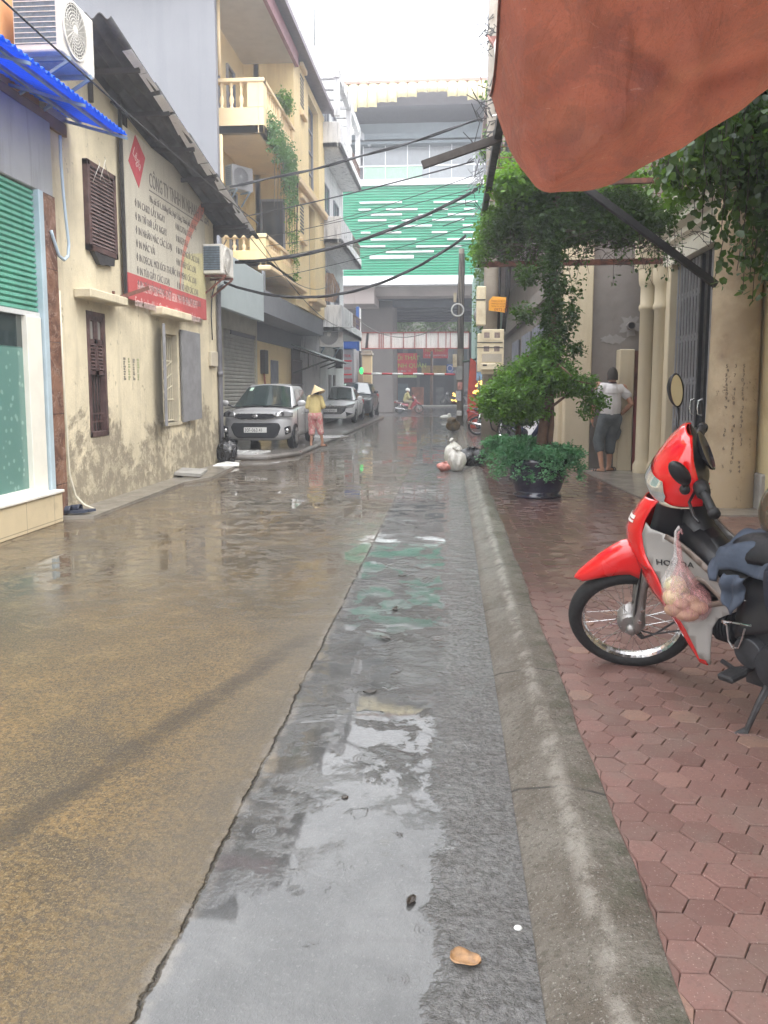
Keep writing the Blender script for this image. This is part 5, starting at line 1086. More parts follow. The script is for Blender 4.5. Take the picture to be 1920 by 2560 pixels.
bxp(bx,'breaker_panel',mat('breaker cream',(.66,.58,.42),.5,.05),1201,1250,908,925,14.9,.08,o1); bxp(bx,'black_label',M_black,1207,1217,911,915,14.82,.006,o1,.001)
for v in (855,868): bxp(bx,'strap',M_dark,1192,1257,v,v+2,14.895,.01,o1,.001)
bxp(p1,'cable_box',M_mbx,1191,1213,719,815,15.15,.22,o1,.015); bxp(p1,'strap',M_dark,1190,1214,748,751,14.93,.01,o1,.001)
ns=MB(); x0,x1,z0,z1=rY(15.1,1222,1265,744,776); ns.prism([(x0-.74,z0-.1),(x1-.02-.74,z0-.14),(x1-.74,z1-.1),(x0+.07-.74,z1-.08),(x0-.74,z1-.16)],'y',-.42,-.4); nn=ns.build('orange_notice',mat('orange notice',(.8,.38,.04),.6,.05),p1)
for i,(s_,hh) in enumerate((('KHOAN CẮT BÊ TÔNG',.038),('NHẬN SỬA CHỮA ĐIỆN',.036),('THÔNG TẮC HÚT BỂ PHỐT',.034),('0973 81',.07))): text(s_,'notice_text',mat('notice brown ink',(.3,.06,.01),.7,.05),nn,frameM((x0+.045-.74+(.05 if i==3 else 0),-.424,z1-.175-i*.045-(.03 if i==3 else 0)),(1,-.02,-.04),(0,0,1)),hh*1.15,'LEFT',.0005,.62 if i<3 else .9)
for v in ((726,6),):
    pass
b=MB(); rg=random.Random(5)
for k in range(9):
    x=.17+rg.uniform(-.05,.12); b.tube([(x*.9+rg.uniform(-.03,.03),-.15+rg.uniform(-.1,.1),8.2-k*.2),(x+rg.uniform(-.04,.06),-.2,5),(x+rg.uniform(-.04,.06),-.2,3.2),(x*.8,-.2,2.4)],.012+.006*(k%3),5)
for k in range(4): a0=.1+k*.03; b.tube([(-.05,-.35,.98),(-.02+a0*.2,-.38,.75-a0*.6),(a0,-.4,.62-a0*.4),(.12+a0*.5,-.36,.8),(.16,-.3,1.2)],.008,5)
b.build('cable_bundle',M_cable,p1,smooth=True)
b=MB()
for k in range(5): 
    c=Vector((.05+.04*k,-.2,5.2+.55*k)); n=14
    b.tube([c+Vector((math.cos(q*6.28*2/n)*(.12+.01*k),rg.uniform(-.03,.03),math.sin(q*6.28*2/n)*(.2+.02*q/n)+q*.004)) for q in range(n+1)],.01,5)
b.build('coiled_wires',M_cable,p1,smooth=True)
p2=pole('utility_pole','farther slim concrete utility pole plastered with small papers',.36,31,.13,.10,6.4)
o2=(.36,31,.1)
def bx2(n,m,u0,u1,v0,v1,Y=30.8,d=.04): return bxp(p2,n,m,u0,u1,v0,v1,Y,d,o2,.005)
bx2('meter_box',M_mbx,1132,1142,886,918,30.9,.2); bx2('meter_box',M_mbx,1134,1141,733,756,30.9,.15)
bx2('paper_poster',mat('white red poster',(.6,.3,.25),.7,.4,6),1144,1156,956,974); bx2('paper_poster',mat('grey poster',(.5,.5,.52),.7,.2,6),1139,1153,977,1002); bx2('paper_poster',mat('white poster',(.65,.63,.6),.7,.2,6),1142,1154,1027,1039); bx2('pole_band',mat('grey tin',(.3,.3,.28),.6,.2),1141,1156,915,950)
b=MB()
for k in range(5): b.tube([(-.08+.05*k,-.2,6.2),(-.14+.06*k,-.22,4.4),(-.1+.04*k,-.22,2.8)],.014,5)
b.build('cable_bundle',M_cable,p2)
# insulators on wire: hanging plastic sheet
b=MB(); b.grid(lambda u,v:(.78+.5*u+.05*math.sin(v*9+u*4),27.3+.15*math.sin(u*8+v*5),4.4-1.1*v*(1-.35*u)+.08*math.sin(u*11)),8,10); tag(b.build('plastic_sheet',mat('dull clear plastic',(.5,.5,.52),.3,.2,4),smooth=True,solid=.004),'crumpled white plastic sheet snagged on the wires between the two poles','plastic sheet')
# ---- awning frame above
fr=thing('awning_frame','black steel awning frame with a long diagonal strut above the pavement','frame',(.5,9,4.1))
M_fb=mat('black worn steel',(.018,.017,.018),.6,.3,6,.3)
b=MB(); b.bar((.43,2.2,4.0),(.46,12.55,4.0),.075,.10); b.build('side_rail',M_fb,fr)
b=MB(); b.bar((.42,12.55,4.0),(3.4,12.55,4.0),.09,.1); b.split('cross_rail',M_fb,fr)
b=MB(); b.bar((.48,8.65,3.97),(-.30,8.6,3.71),.06,.075); b.build('projecting_arm',mat('dark wood bar',(.045,.038,.034),.8,.2,9,.4),fr)
b=MB(); pB=aY(1475,478,9.4); pC=aY(1790,712,9.72); b.bar(pB+(pB-pC)*.45,pC,.055,.075); b.build('diagonal_strut',M_fb,fr)
b=MB(); b.bar((.45,12.55,3.98),(.41,12.75,3.28),.04,.04); b.bar((1.9,9,4.1),(2.6,9.3,4.9),.05,.05); b.split('thin_strut',M_fb,fr)
b=MB(); b.tube([(.4,8.72,4.2),(.5,8.6,4.18),(.62,8.6,4.1),(.75,8.62,4.12)],.012,6); b.build('white_tie',M_white,fr)
pg=thing('pergola_frame','rusty red pergola beams carrying the climbing plant','pergola',(2,12.8,3.3))
b=MB(); b.bar((.40,12.8,3.33),(3.1,12.8,3.35),.07,.08); b.build('front_beam',M_rust,pg)
b=MB(); b.bar((1.3,10.5,3.95),(3.6,10.6,4.0),.06,.06); b.bar((2.3,8.6,4.15),(3.6,8.7,3.6),.06,.06); b.bar((2.35,8.8,4.5),(2.3,8.8,3.9),.05,.05); b.split('upper_beam',M_rust,pg)
b=MB()
for i in range(14): x=.5+i*.2; b.tube([(x,12.5,4.15),(x+random.uniform(-.1,.1),10.8,4.2+random.uniform(-.1,.1)),(x,9.0,4.12)],.006,4)
for i in range(8): y=9.2+i*.45; b.tube([(.5,y,4.16),(1.8,y+.1,4.15+random.uniform(-.05,.05)),(3.4,y,4.14)],.006,4)
b.build('wire_mesh',M_rust,pg)
# ---- sagging tarp
def tarpmat():
    t=NT('faded red tarpaulin'); p=t.pos(); a=t.noise(p,1.6,6,.6,.5); c=t.mix(t.ramp(a,.35,.65),(.17,.045,.03),(.28,.08,.05))
    c=t.mix(t.ramp(t.noise(p,.9,4,.6),.55,.7,0,.5),c,(.27,.12,.065)); s=t.noise(t.sc(p,(1.2,1,9)),1.6,6,.7,.8); c=t.mix(t.ramp(s,.55,.72,0,.45),c,(.16,.055,.05))
    sc=t.noise(t.sc(p,(5,3,30)),1.5,4,.8,1.); c=t.mix(t.ramp(sc,.64,.68,0,.55),c,(.45,.25,.2)); st2=t.ramp(t.noise(t.sc(p,(1,1,1.6)),2.4,6,.7,.9),.5,.56); c=t.mix(t.m2('MULTIPLY',st2,.4),c,(.075,.03,.028)); c=t.mix(t.ramp(t.noise(p,55,3,.7),.55,.6,0,.35),c,(.07,.03,.025)); sp=t.vor(p,26); c=t.mix(t.m2('MULTIPLY',t.ramp(sp,.07,.04),t.ramp(t.noise(p,2.3,3),.5,.6)),c,(.6,.35,.26))
    t.out(Base_Color=c,Roughness=.55,Specular_IOR_Level=.4,Normal=t.bump(t.m2('ADD',t.noise(p,9,7,.75,.6),t.m2('MULTIPLY',t.noise(t.sc(p,(3,1,1)),3,5,.6,1.2),2.)),.8,.03))
    tr=t.n('BsdfTranslucent',None,Color=t.mix(.5,c,(.6,.2,.11))); mx=t.n('MixShader',None,i0=.22,i1=t.b.outputs[0],i2=tr.outputs[0]); t.t.links.new(mx.outputs[0],t.t.nodes['Material Output'].inputs[0]); return t.m
TX=[.28,.30,.38,.58,.73,.90,1.15,1.42,1.63,1.89,2.4,3.3]; TZ=[3.6,3.18,2.95,2.75,2.71,2.71,2.82,2.96,3.09,3.29,3.7,4.15]
def tz(x):
    if x<=TX[0]: return TZ[0]
    for i in range(len(TX)-1):
        if x<=TX[i+1]:
            k=(x-TX[i])/(TX[i+1]-TX[i]); k=k*k*(3-2*k) if i==0 else k; return TZ[i]+(TZ[i+1]-TZ[i])*k
    return TZ[-1]
TXS=np.array([tz(.28+3.0*i/400) for i in range(401)]); kk=np.ones(21)/21; TXS=np.convolve(np.pad(TXS,10,'edge'),kk,'valid')
def tzz(x): 
    q=max(0,min(400,(x-.28)/3.0*400)); i=int(q); return TXS[i]*(1-(q-i))+TXS[min(400,i+1)]*(q-i)
def tarpf(u,v):
    x=.28+3.0*u**1.25; zb=tzz(x); yb=5.55-.25*min(1,u*1.5); 
    # cross-section: near edge high, belly, far edge high
    y0,y1=3.7,6.75; zt0=4.3; zt1=4.18
    if v<.6: k=v/.6; y=y0+(yb-y0)*k; z=zt0+(zb-zt0)*(math.sin(k*math.pi/2)**1.25)
    else: k=(v-.6)/.4; y=yb+(y1-yb)*k; z=zb+(zt1-zb)*(1-math.cos(k*math.pi/2))
    d=(zt0-zb)/1.5
    f=.11*(abs(math.sin(3.2*x-2.6*z+1.0*y))-.5)*d+.045*(abs(math.sin(7.5*x+4*z+.6*math.sin(3*x)))-.5)*d*(v<.95)+.022*math.sin(13*x-16*z+3*y)*d+.05*math.exp(-((z-(2.95+.33*abs(x-1.3)+.18))/.05)**2)*(x>.9)*(v<.6)
    env=math.sin(math.pi*min(1,v*1.02))*min(1,u*10)
    xo=.05*math.exp(-u*9)*math.sin(z*5.2+y)  
    return (x+xo-.02*math.sin(3.1*z),y+f*env*1.2,z+f*env*.6)
b=MB(); b.grid(tarpf,110,70); tp=thing('sagging_tarp','faded brick red tarpaulin sagging in a heavy belly above the red motorbike','tarpaulin',(1.5,5.5,3))
b.build('tarp_sheet',tarpmat(),tp,smooth=True)
M_hem=mat('tarp hem',(.14,.045,.032),.6,.3,20,.3)
b=MB(); b.tube([Vector(tarpf(0,k/50)) for k in range(51)],.011,6); b.build('edge_rope',M_hem,tp,smooth=True)
for uu in (.70,): b=MB(); b.tube([Vector(tarpf(uu,k/60))+Vector((0,-.002,-.003)) for k in range(61)],.004,5); b.build('welded_seam',M_hem,tp,smooth=True)
for k_ in (.16,.5): p_=Vector(tarpf(0,k_)); b=MB(); b.tube([p_,p_+Vector((-.01,.03,.12)),Vector((.43,p_.y+.05,4.0))],.006,5); b.build('tie_cord',M_white,tp)
b=MB(); b.tube([(.5,3.7,4.28),(1.8,3.68,4.3),(3.4,3.7,4.3)],.03,8); b.tube([(.45,6.75,4.15),(1.8,6.77,4.17),(3.4,6.75,4.15)],.03,8); b.split('tarp_pole',M_rust,tp)
# unseen canopy added above the camera side to shade the near pavement
cn=thing('unseen_shade_canopy','unseen corrugated canopy added to shade the near pavement','canopy',(2,0,4.3)); b=MB(); b.grid(lambda u,v:(.75+3*u,-3+6.6*v,4.3+.15*u+.015*math.sin(u*120)),90,2); b.build('shade_sheet',M_corr,cn,solid=.004)
# ================================================================ motorbikes
import mathutils
RAKE=R(26.5); SA=Vector((-math.sin(RAKE),0,math.cos(RAKE))); SP=Vector((-.05,0,.25))
def panel(outline,yf,name,m,par,res=.03,th=.006,holes=(),X=None):
    """curved sheet from a side outline (x,z), y from yf(x,z)"""
    pts=[];edges=[]
    def ring(o):
        s=len(pts); n=0
        for i in range(len(o)):
            a=Vector(o[i]);b_=Vector(o[(i+1)%len(o)]); k=max(1,int((b_-a).length/res))
            for j in range(k): pts.append(a.lerp(b_,j/k)); n+=1
        for i in range(n): edges.append((s+i,s+(i+1)%n))
    ring(outline)
    for h in holes: ring(h)
    x0=min(p[0] for p in outline);x1=max(p[0] for p in outline);z0=min(p[1] for p in outline);z1=max(p[1] for p in outline)
    def inside(p,o):
        c=False;n=len(o)
        for i in range(n):
            a,b_=o[i],o[(i+1)%n]
            if (a[1]>p[1])!=(b_[1]>p[1]) and p[0]<(b_[0]-a[0])*(p[1]-a[1])/(b_[1]-a[1])+a[0]: c=not c
        return c
    x=x0
    while x<x1:
        z=z0
        while z<z1:
            if inside((x,z),outline) and not any(inside((x,z),h) for h in holes): pts.append(Vector((x+.001,z+.0007)))
            z+=res
        x+=res
    r=mathutils.geometry.delaunay_2d_cdt(pts,edges,[],0,1e-5)
    vs=[(p.x,yf(p.x,p.y),p.y) for p in r[0]]; fs=[]
    for f in r[2]:
        c=sum((r[0][i] for i in f),Vector((0,0)))/len(f)
        if inside(c,outline) and not any(inside(c,h) for h in holes): fs.append(tuple(f))
    b=MB(); b.add(vs,fs); return b.build(name,m,par,smooth=True,solid=th,X=X)
def wheel(par,cx,steer,rimm,nsp=36,r=.28,front=True):
    X=steer; t=par
    b=MB(); prof=[]; 
    for k in range(17): a=-2.35+4.7*k/16; prof.append((r-.036+.036*math.cos(a),.036*math.sin(a)))
    b.lathe(prof,(cx,0,r),56,ax='y'); w=b.build('wheel',M_rubber,t,smooth=True,X=X)
    b=MB(); 
    for k in range(72): a=k*2*math.pi/72; 
    rr=r-.062; b.lathe([(rr,-.024),(rr+.009,-.026),(rr+.005,-.014),(rr-.006,-.008),(rr-.006,.008),(rr+.005,.014),(rr+.009,.026),(rr,.024),(rr-.004,.01),(rr-.012,0),(rr-.004,-.01),(rr,-.024)],(cx,0,r),56,ax='y'); b.build('rim',rimm,w,smooth=False,X=X)
    b=MB()
    for k in range(nsp):
        a=k*2*math.pi/nsp; s=1 if k%2 else -1; a2=a+(.55 if (k//2)%2 else -.55)
        b.tube([(cx+math.cos(a)*.05,s*.028,r+math.sin(a)*.05),(cx+math.cos(a2*.0+a+(.38 if (k//2)%2 else -.38))*(r-.068),s*.003,r+math.sin(a+(.38 if (k//2)%2 else -.38))*(r-.068))],.0016,5)
    b.build('spokes',M_chrome,w,X=X)
    b=MB(); b.lathe([(0,-.045),(.03,-.045),(.055,-.035),(.062,-.03),(.062,.03),(.058,.04),(.05,.048),(.02,.052),(0,.052)],(cx,0,r),32,ax='y')
    for k in range(8): a=k*math.pi/4; b.tube([(cx+math.cos(a)*.046,.045,r+math.sin(a)*.046),(cx+math.cos(a)*.046,.053,r+math.sin(a)*.046)],.004,6)
    b.tube([(cx,-.09,r),(cx,.09,r)],.009,8); b.build('hub',M_alu,w,X=X,smooth=False)
    if front:
        b=MB(); b.bar((cx-.0,.05,r-.0),(cx-.035,.055,r-.07),.02,.014); b.tube([(cx-.035,.06,r-.07),(cx-.1,.065,r-.045),(cx-.2,.07,r+.02),(cx-.26,.06,r+.12)],.005,6); b.tube([(cx+.0,.06,r+.0),(cx-.09,.075,r-.04),(cx-.2,.08,r-.03),(cx-.33,.07,r+.04)],.004,6); b.build('brake_arm',M_dark,w,X=X)
    return w
def motorbike(name,label,paintm,panelm,steer_deg,near,group='parked motorbikes',mirrorm=None):
    t=thing(name,label,'motorbike',(0,0,0),0,group,local=True)
    ST=Matrix.Translation(SP)@Matrix.Rotation(R(steer_deg),4,SA)@Matrix.Translation(-SP)
    M_bp=mat('bike black plastic',(.012,.012,.014),.42,.2,12,.1,90,.001)
    M_seat=mat('seat vinyl',(.015,.015,.018),.5,.15,20,.15,100,.002)
    ns=36 if near else 12
    wheel(t,0,ST,M_chrome,ns); wheel(t,-1.22,None,M_chrome,ns,front=False)
    for s in (-1,1):
        b=MB(); b.tube([(-.015,s*.075,.27),(-.035,s*.075,.30),(-.05,s*.075,.36),(-.095,s*.07,.50),(-.2,s*.065,.72)],[.019,.026,.027,.024,.02],10); b.ell((-.0,s*.075,.28),(.025,.022,.03),10,6); b.build('fork_leg',M_alu,t,smooth=True,X=ST)
    stn=[(.19,.560,.552,.012),(.165,.583,.552,.034),(.12,.612,.565,.048),(.06,.650,.577,.058),(0,.682,.583,.064),(-.05,.702,.578,.066),(-.10,.708,.535,.068),(-.15,.70,.485,.07),(-.20,.68,.46,.07)]
    def fend(u,v):
        q=u*(len(stn)-1); i=min(int(q),len(stn)-2); k=q-i; a=[stn[i][j]*(1-k)+stn[i+1][j]*k for j in range(4)]; an=(v-.5)*math.pi
        return (a[0]-.012*(1-math.cos(an)),a[3]*math.copysign(abs(math.sin(an))**.75,an),a[2]+(a[1]-a[2])*math.cos(an)**.8 if abs(an)<1.57 else a[2])
    b=MB(); b.grid(fend,32,16); b.build('front_fender',paintm,t,smooth=True,solid=.003,X=ST)
    # handlebar cowl
    H=[((-.228,.912),(-.40,.905),.125),((-.232,.955),(-.415,.93),.160),((-.236,1.01),(-.428,.985),.163),((-.268,1.07),(-.42,1.05),.150),((-.330,1.13),(-.418,1.11),.130),((-.385,1.172),(-.425,1.16),.095),((-.412,1.188),(-.43,1.178),.05)]
    def cow(h,a,off=0):
        q=h; i=min(int(q),len(H)-2); k=q-i; f=[H[i][0][j]*(1-k)+H[i+1][0][j]*k for j in (0,1)]; bb=[H[i][1][j]*(1-k)+H[i+1][1][j]*k for j in (0,1)]; w=H[i][2]*(1-k)+H[i+1][2]*k+off
        c=max(0,math.cos(a))**.7; return (bb[0]+(f[0]+off-bb[0])*c,w*math.sin(a),bb[1]+(f[1]-bb[1])*c)
    b=MB(); b.grid(lambda u,v:cow(v*6,(u-.5)*math.pi),28,24); b.add([cow(0,(u/14-.5)*math.pi) for u in range(15)],[tuple(range(15))]); cw=b.build('handlebar_cowl',paintm,t,smooth=True,solid=.004,X=ST)
    b=MB(); b.grid(lambda u,v:cow(.75+1.9*v,(u-.5)*1.9*(1-.25*abs(v-.5)),.009+.012*math.sin(v*math.pi)*math.sin(u*math.pi)),20,12); b.build('headlight',mat('headlight clear',(.62,.62,.6),.08,.3,12,.15,35,.004,metal=.75,coat=1.),cw,smooth=True,X=ST)
    for s in (-1,1):
        b=MB(); b.grid(lambda u,v,s=s:cow(.35+.95*v*(1-.75*u),s*(.75+.72*u),.006+.006*math.sin(v*3.1)),10,6); b.build('indicator',mat('indicator lens',(.5,.45,.35),.15,.35,40,.3,50,.003,coat=1.),cw,smooth=True,X=ST)
    # dash side
    b=MB(); b.grid(lambda u,v:Vector(cow(v*6,(u-.5)*math.pi*.999))*0+Vector((H[min(int(v*6),6)][1][0] if v==1 else cow(v*6,math.pi/2)[0]-.035*math.sin(u*math.pi)*math.sin(min(1,v*1.1)*math.pi)**.5,cow(v*6,math.pi/2)[1]*(2*u-1)*.97,cow(v*6,math.pi/2)[2])),14,16); b.build('dash_housing',M_bp,cw,smooth=True,X=ST)
    dM=frameM((-.458,.0,1.075),(0,1,0),(.25,0,1))
    b=MB(); b.lathe([(0,.012),(.07,.01),(.098,.0),(.104,-.01)],(0,0,0),32,M=ST@dM@Matrix.Diagonal((1,.72,1,1))); di=b.build('instrument_glass',mat('dash glass',(.02,.02,.024),.08,.3,10,.0,coat=1.),cw,smooth=True)
    if near:
        b=MB()
        for rr in (.05,.062): b.lathe([(rr,.0125),(rr+.0025,.0125)],(0,-.005,0),40,M=ST@dM@Matrix.Diagonal((1,.72,1,1)))
        for k in range(24): a=R(-30+k*10.4); b.bar((math.cos(a)*.043,math.sin(a)*.043,.0125),(math.cos(a)*.049,math.sin(a)*.049,.0125),.002,.001,M=ST@dM@Matrix.Diagonal((1,.72,1,1)))
        b.build('dial_marks',mat('dial grey',(.3,.3,.32),.5,.1),di)
        b=MB(); b.bar((0,0,.014),(.028,-.025,.014),.004,.002,M=ST@dM); b.bar((-.008,.012,.014),(.01,.0,.014),.008,.002,M=ST@dM); b.build('dial_needle',mat('needle red',(.8,.08,.03),.4,.05),di)
    b=MB(); b.tube([(-.43,-.32,1.0),(-.43,-.17,1.02),(-.42,0,1.02),(-.43,.17,1.02),(-.455,.30,1.0)],.011,8); hb=b.build('handlebar',M_bp,t,smooth=True,X=ST)
    for s in (-1,1):
        b=MB(); b.tube([(-.425,s*.155,1.018),(-.43,s*.205,1.012)],[.03,.027],12); b.tube([(-.432,s*.205,1.012),(-.435,s*.215,1.01),(-.455,s*.315,1.0)],[.018,.0175,.0165],14); b.tube([(-.455,s*.316,1.0),(-.459,s*.335,.998)],[.022,.022],12)
        b.build('grip',M_rubber,hb,smooth=True,X=ST)
        b=MB(); b.tube([(-.40,s*.17,1.005),(-.375,s*.22,.995),(-.385,s*.30,.98),(-.40,s*.33,.975)],.006,6); b.build('lever',M_bp if s>0 else M_alu,hb,smooth=True,X=ST)
    if near:
        b=MB(); b.tube([(-.27,.05,.93),(-.19,.085,.80),(-.12,.095,.62),(-.06,.10,.45),(-.02,.085,.31),(-.0,.065,.285)],.0045,6); b.tube([(-.27,-.05,.93),(-.17,-.075,.78),(-.08,-.09,.55),(-.01,-.07,.30)],.0045,6); b.tube([(-.40,.16,1.0),(-.36,.13,.93),(-.33,.08,.88)],.005,6); b.build('control_cables',M_bp,t,smooth=True,X=ST)
        b=MB()
        for (x_,z_) in ((-.075,.40),(-.05,.34)): b.lathe([(0,.0),(.009,.0),(.009,.006),(0,.007)],(x_+.0,.098,z_),10,ax='y')
        b.build('fork_bolt',M_chrome,t,X=ST)
    # right mirror (standing) and left mirror (folded)
    mr=frameM((-.392,-.255,1.235),(.66,.75,0),(-.1,0,1))
    b=MB(); b.tube([(-.375,-.16,1.06),(-.372,-.175,1.12),(-.385,-.23,1.165)],[.011,.006,.006],8); b.tube([(-.372,-.158,1.03),(-.374,-.16,1.075)],.014,8); ms=b.build('mirror_stalk',M_bp,t,smooth=True,X=ST)
    mw,mh=.040,.078
    b=MB(); b.lathe([(0,-.035),(.5,-.03),(.85,-.015),(1,.0),(1.0,.006),(.93,.007)],(0,0,0),32,M=ST@mr@Matrix.Diagonal((mw,mh,1,1))@Matrix.Rotation(0,4,'X')@Matrix.Diagonal((1,1,-1,1))); mi=b.build('mirror',M_bp,ms,smooth=True)
    b=MB(); b.lathe([(0,-.004),(.92,-.004)],(0,0,0),32,M=ST@mr@Matrix.Diagonal((mw,mh,1,1))); b.build('mirror_glass',mat('mirror glass',(.7,.68,.62),.03,.02,metal=1.),mi)
    b=MB(); b.tube([(-.375,.16,1.03),(-.37,.20,1.055),(-.366,.215,1.085)],[.012,.007,.007],8); b.ell((-.368,.19,1.035),(.02,.018,.022),10,8); ms2=b.build('mirror_stalk',M_bp,t,smooth=True,X=ST)
    b=MB(); b.ell((0,0,0),(.032,.018,.06),16,10,M=ST@Matrix.Translation((-.366,.215,1.125))@Matrix.Rotation(.35,4,'Y')); b.build('mirror',M_bp,ms2,smooth=True)
    # leg shield (front cover)
    LS_=[(.895,-.20,-.345,.150),(.86,-.165,-.315,.165),(.81,-.125,-.281,.17),(.755,-.082,-.259,.172),(.70,-.070,-.260,.172),(.66,-.088,-.268,.173),(.60,-.145,-.305,.178)]
    def lsp(u,v):
        q=v*(len(LS_)-1); i=min(int(q),len(LS_)-2); k=q-i; z,f,e,w=[LS_[i][j]*(1-k)+LS_[i+1][j]*k for j in range(4)]; a=(u-.5)*math.pi
        return (e+(f-e)*max(0,math.cos(a))**.85,w*math.sin(a),z)
    b=MB(); b.grid(lsp,24,22); lsd=b.build('leg_shield',paintm,t,smooth=True,solid=.005)
    if near:
        b=MB(); b.grid(lambda u,v:Vector(lsp(.70+.2*u,.30+.05*v))+Vector((.006,.004,0)),6,1); b.grid(lambda u,v:Vector(lsp(.72+.18*u,.37+.03*v))+Vector((.006,.004,0)),6,1); b.build('white_stripe',M_white,lsd,solid=.001)
    for s in (-1,1):
        Wn=[(.62,-.125,-.295,.10,.178),(.58,-.16,-.325,.11,.18),(.50,-.225,-.362,.125,.18),(.45,-.29,-.392,.135,.176),(.38,-.368,-.443,.142,.166),(.30,-.425,-.485,.142,.15),(.235,-.472,-.512,.138,.14)]
        def wf(u,v,s=s):
            q=v*(len(Wn)-1); i=min(int(q),len(Wn)-2); k=q-i; z,f,e,y0,y1=[Wn[i][j]*(1-k)+Wn[i+1][j]*k for j in range(5)]; return (f+(e-f)*u,s*(y0+(y1-y0)*u**.7),z)
        b=MB(); b.grid(wf,5,26); b.build('leg_shield_edge',paintm,lsd,smooth=True,solid=.006)
        front=[(-.281,.80),(-.26,.75),(-.262,.70),(-.272,.66),(-.31,.595),(-.33,.57),(-.362,.50),(-.392,.45),(-.443,.38),(-.485,.30),(-.51,.24)]
        out_=[(-.30,.775),(-.356,.755),(-.392,.740),(-.492,.678),(-.595,.596),(-.64,.558),(-.70,.54),(-.66,.495),(-.60,.462),(-.565,.44),(-.545,.40),(-.54,.33),(-.537,.25)]+front[::-1]
        def yf(x,z,s=s):
            fx=-.262
            for a_,b_ in zip(front,front[1:]):
                if b_[1]<=z<=a_[1]: fx=a_[0]+(b_[0]-a_[0])*(a_[1]-z)/(a_[1]-b_[1])
            d=max(0,fx-x); return s*(.172-.30*min(d,.16)-.05*max(0,d-.16)-.03*max(0,.45-z))
        hole=[(-.452,.548),(-.486,.578),(-.515,.572),(-.575,.527),(-.578,.515),(-.53,.495),(-.51,.493)]
        sp_=panel(out_,yf,'side_panel',panelm,t,holes=[hole] if near else ())
        panel([(-.43,.545),(-.483,.60),(-.52,.592),(-.60,.533),(-.598,.505),(-.53,.478),(-.50,.478)],lambda x,z,s=s:yf(x,z)+s*.004 if False else yf(x,z)*1.0+s*.0035,'vent_surround',mat('bronze plastic',(.16,.125,.105),.5,.1),sp_,holes=[hole]); 
        panel([(x*1.0,z) for x,z in hole],lambda x,z,s=s:yf(x,z)-s*.03,'vent_hole',M_black,sp_)
        panel([(-.36,.757),(-.392,.744),(-.492,.682),(-.60,.60),(-.605,.574),(-.50,.642),(-.40,.712),(-.352,.738)],lambda x,z,s=s:yf(x,z)+s*.0035,'top_ridge',mat('bronze plastic',(.16,.125,.105),.5,.1),sp_)
        if near and s==1:
            a0=Vector((-.318,yf(-.318,.628)+.008,.628)); a1=Vector((-.45,yf(-.45,.628)+.006,.628)); text('HONDA','maker_letters',M_black,sp_,frameM(a0,a1-a0,(0,0,1)),.034,'LEFT',.0015,1.25)
    # inner dark cover and underbone
    b=MB(); b.grid(lambda u,v:(-.335+.075*v-.075*math.sin(u*math.pi)*(1+.6*v),.150*(2*u-1),.89-.17*v),14,10); b.build('inner_cover',M_bp,t,smooth=True,solid=.01)
    b=MB(); b.tube([(-.37,0,.88),(-.40,0,.72),(-.52,0,.62),(-.68,0,.56),(-.95,0,.60)],[.06,.075,.07,.06,.05],12); b.tube([(-.35,0,.75),(-.50,0,.60),(-.64,0,.52)],.09,12); b.build('frame_cover',M_bp,t,smooth=True)
    # engine
    b=MB(); b.box(-.95,-.66,-.11,.11,.2,.44); b.tube([(-.72,0,.36),(-.50,0,.39)],.065,12); b.lathe([(0,.0),(.095,.0),(.085,.04),(0,.05)],(-.82,.11,.31),24,ax='y'); b.lathe([(0,.0),(.07,.0),(.06,.03),(0,.035)],(-.70,.11,.34),20,ax='y')
    for k in range(7): b.lathe([(.055,0),(.085,0),(.085,.006),(.055,.006)],(-.58+k*.014,0,.375),16,ax='x')
    b.tube([(-.6,.03,.42),(-.66,.06,.5),(-.7,.05,.55)],.03,8); b.build('engine',mat('engine grey black',(.035,.036,.04),.5,.25,14,.25,metal=.3),t,bevel=.008)
    b=MB(); b.tube([(-.50,-.04,.33),(-.52,-.1,.24),(-.8,-.14,.22),(-1.0,-.17,.27),(-1.5,-.19,.36)],[.016,.018,.022,.045,.045],12); b.build('exhaust',M_chrome,t,smooth=True)
    b=MB(); b.tube([(-.69,-.24,.27),(-.69,.24,.27)],.012,8); b.tube([(-.55,.10,.25),(-.62,.12,.245),(-.70,.10,.27)],.010,8); b.build('footpeg_bar',M_dark,t); 
    for s in (-1,1): b=MB(); b.box(-.725,-.655,s*.17,s*.265,.265,.292); b.build('footpeg',M_rubber,t,bevel=.008,X=Matrix.Translation((0,0,0)))
    b=MB(); b.tube([(-.60,.145,.445),(-.625,.15,.44),(-.628,.15,.375),(-.645,.15,.352),(-.67,.15,.358),(-.69,.15,.40),(-.705,.15,.445)],.004,6); b.tube([(-.60,.145,.448),(-.73,.145,.462)],.004,6); b.build('wire_clip',M_chrome,t)
    b=MB(); b.tube([(-.76,.10,.235),(-.745,.15,.16),(-.72,.21,.045)],[.013,.012,.010],8); b.tube([(-.72,.2,.05),(-.70,.235,.035)],.018,8); b.tube([(-.775,.1,.23),(-.745,.17,.13)],.005,6); b.build('side_stand',M_dark,t)
    # seat, tail, rear fender
    def seat(u,v):
        x=-.60-.72*u; w=(.09+.055*math.sin(min(1,u*1.3)*math.pi*.6)); a=(v-.5)*math.pi*1.15; return (x,w*math.sin(a),.69+.05*u+.035*math.sin(u*6)*.3+.07*max(-.3,math.cos(a)))
    b=MB(); b.grid(seat,22,14); b.build('seat',M_seat,t,smooth=True,solid=.004)
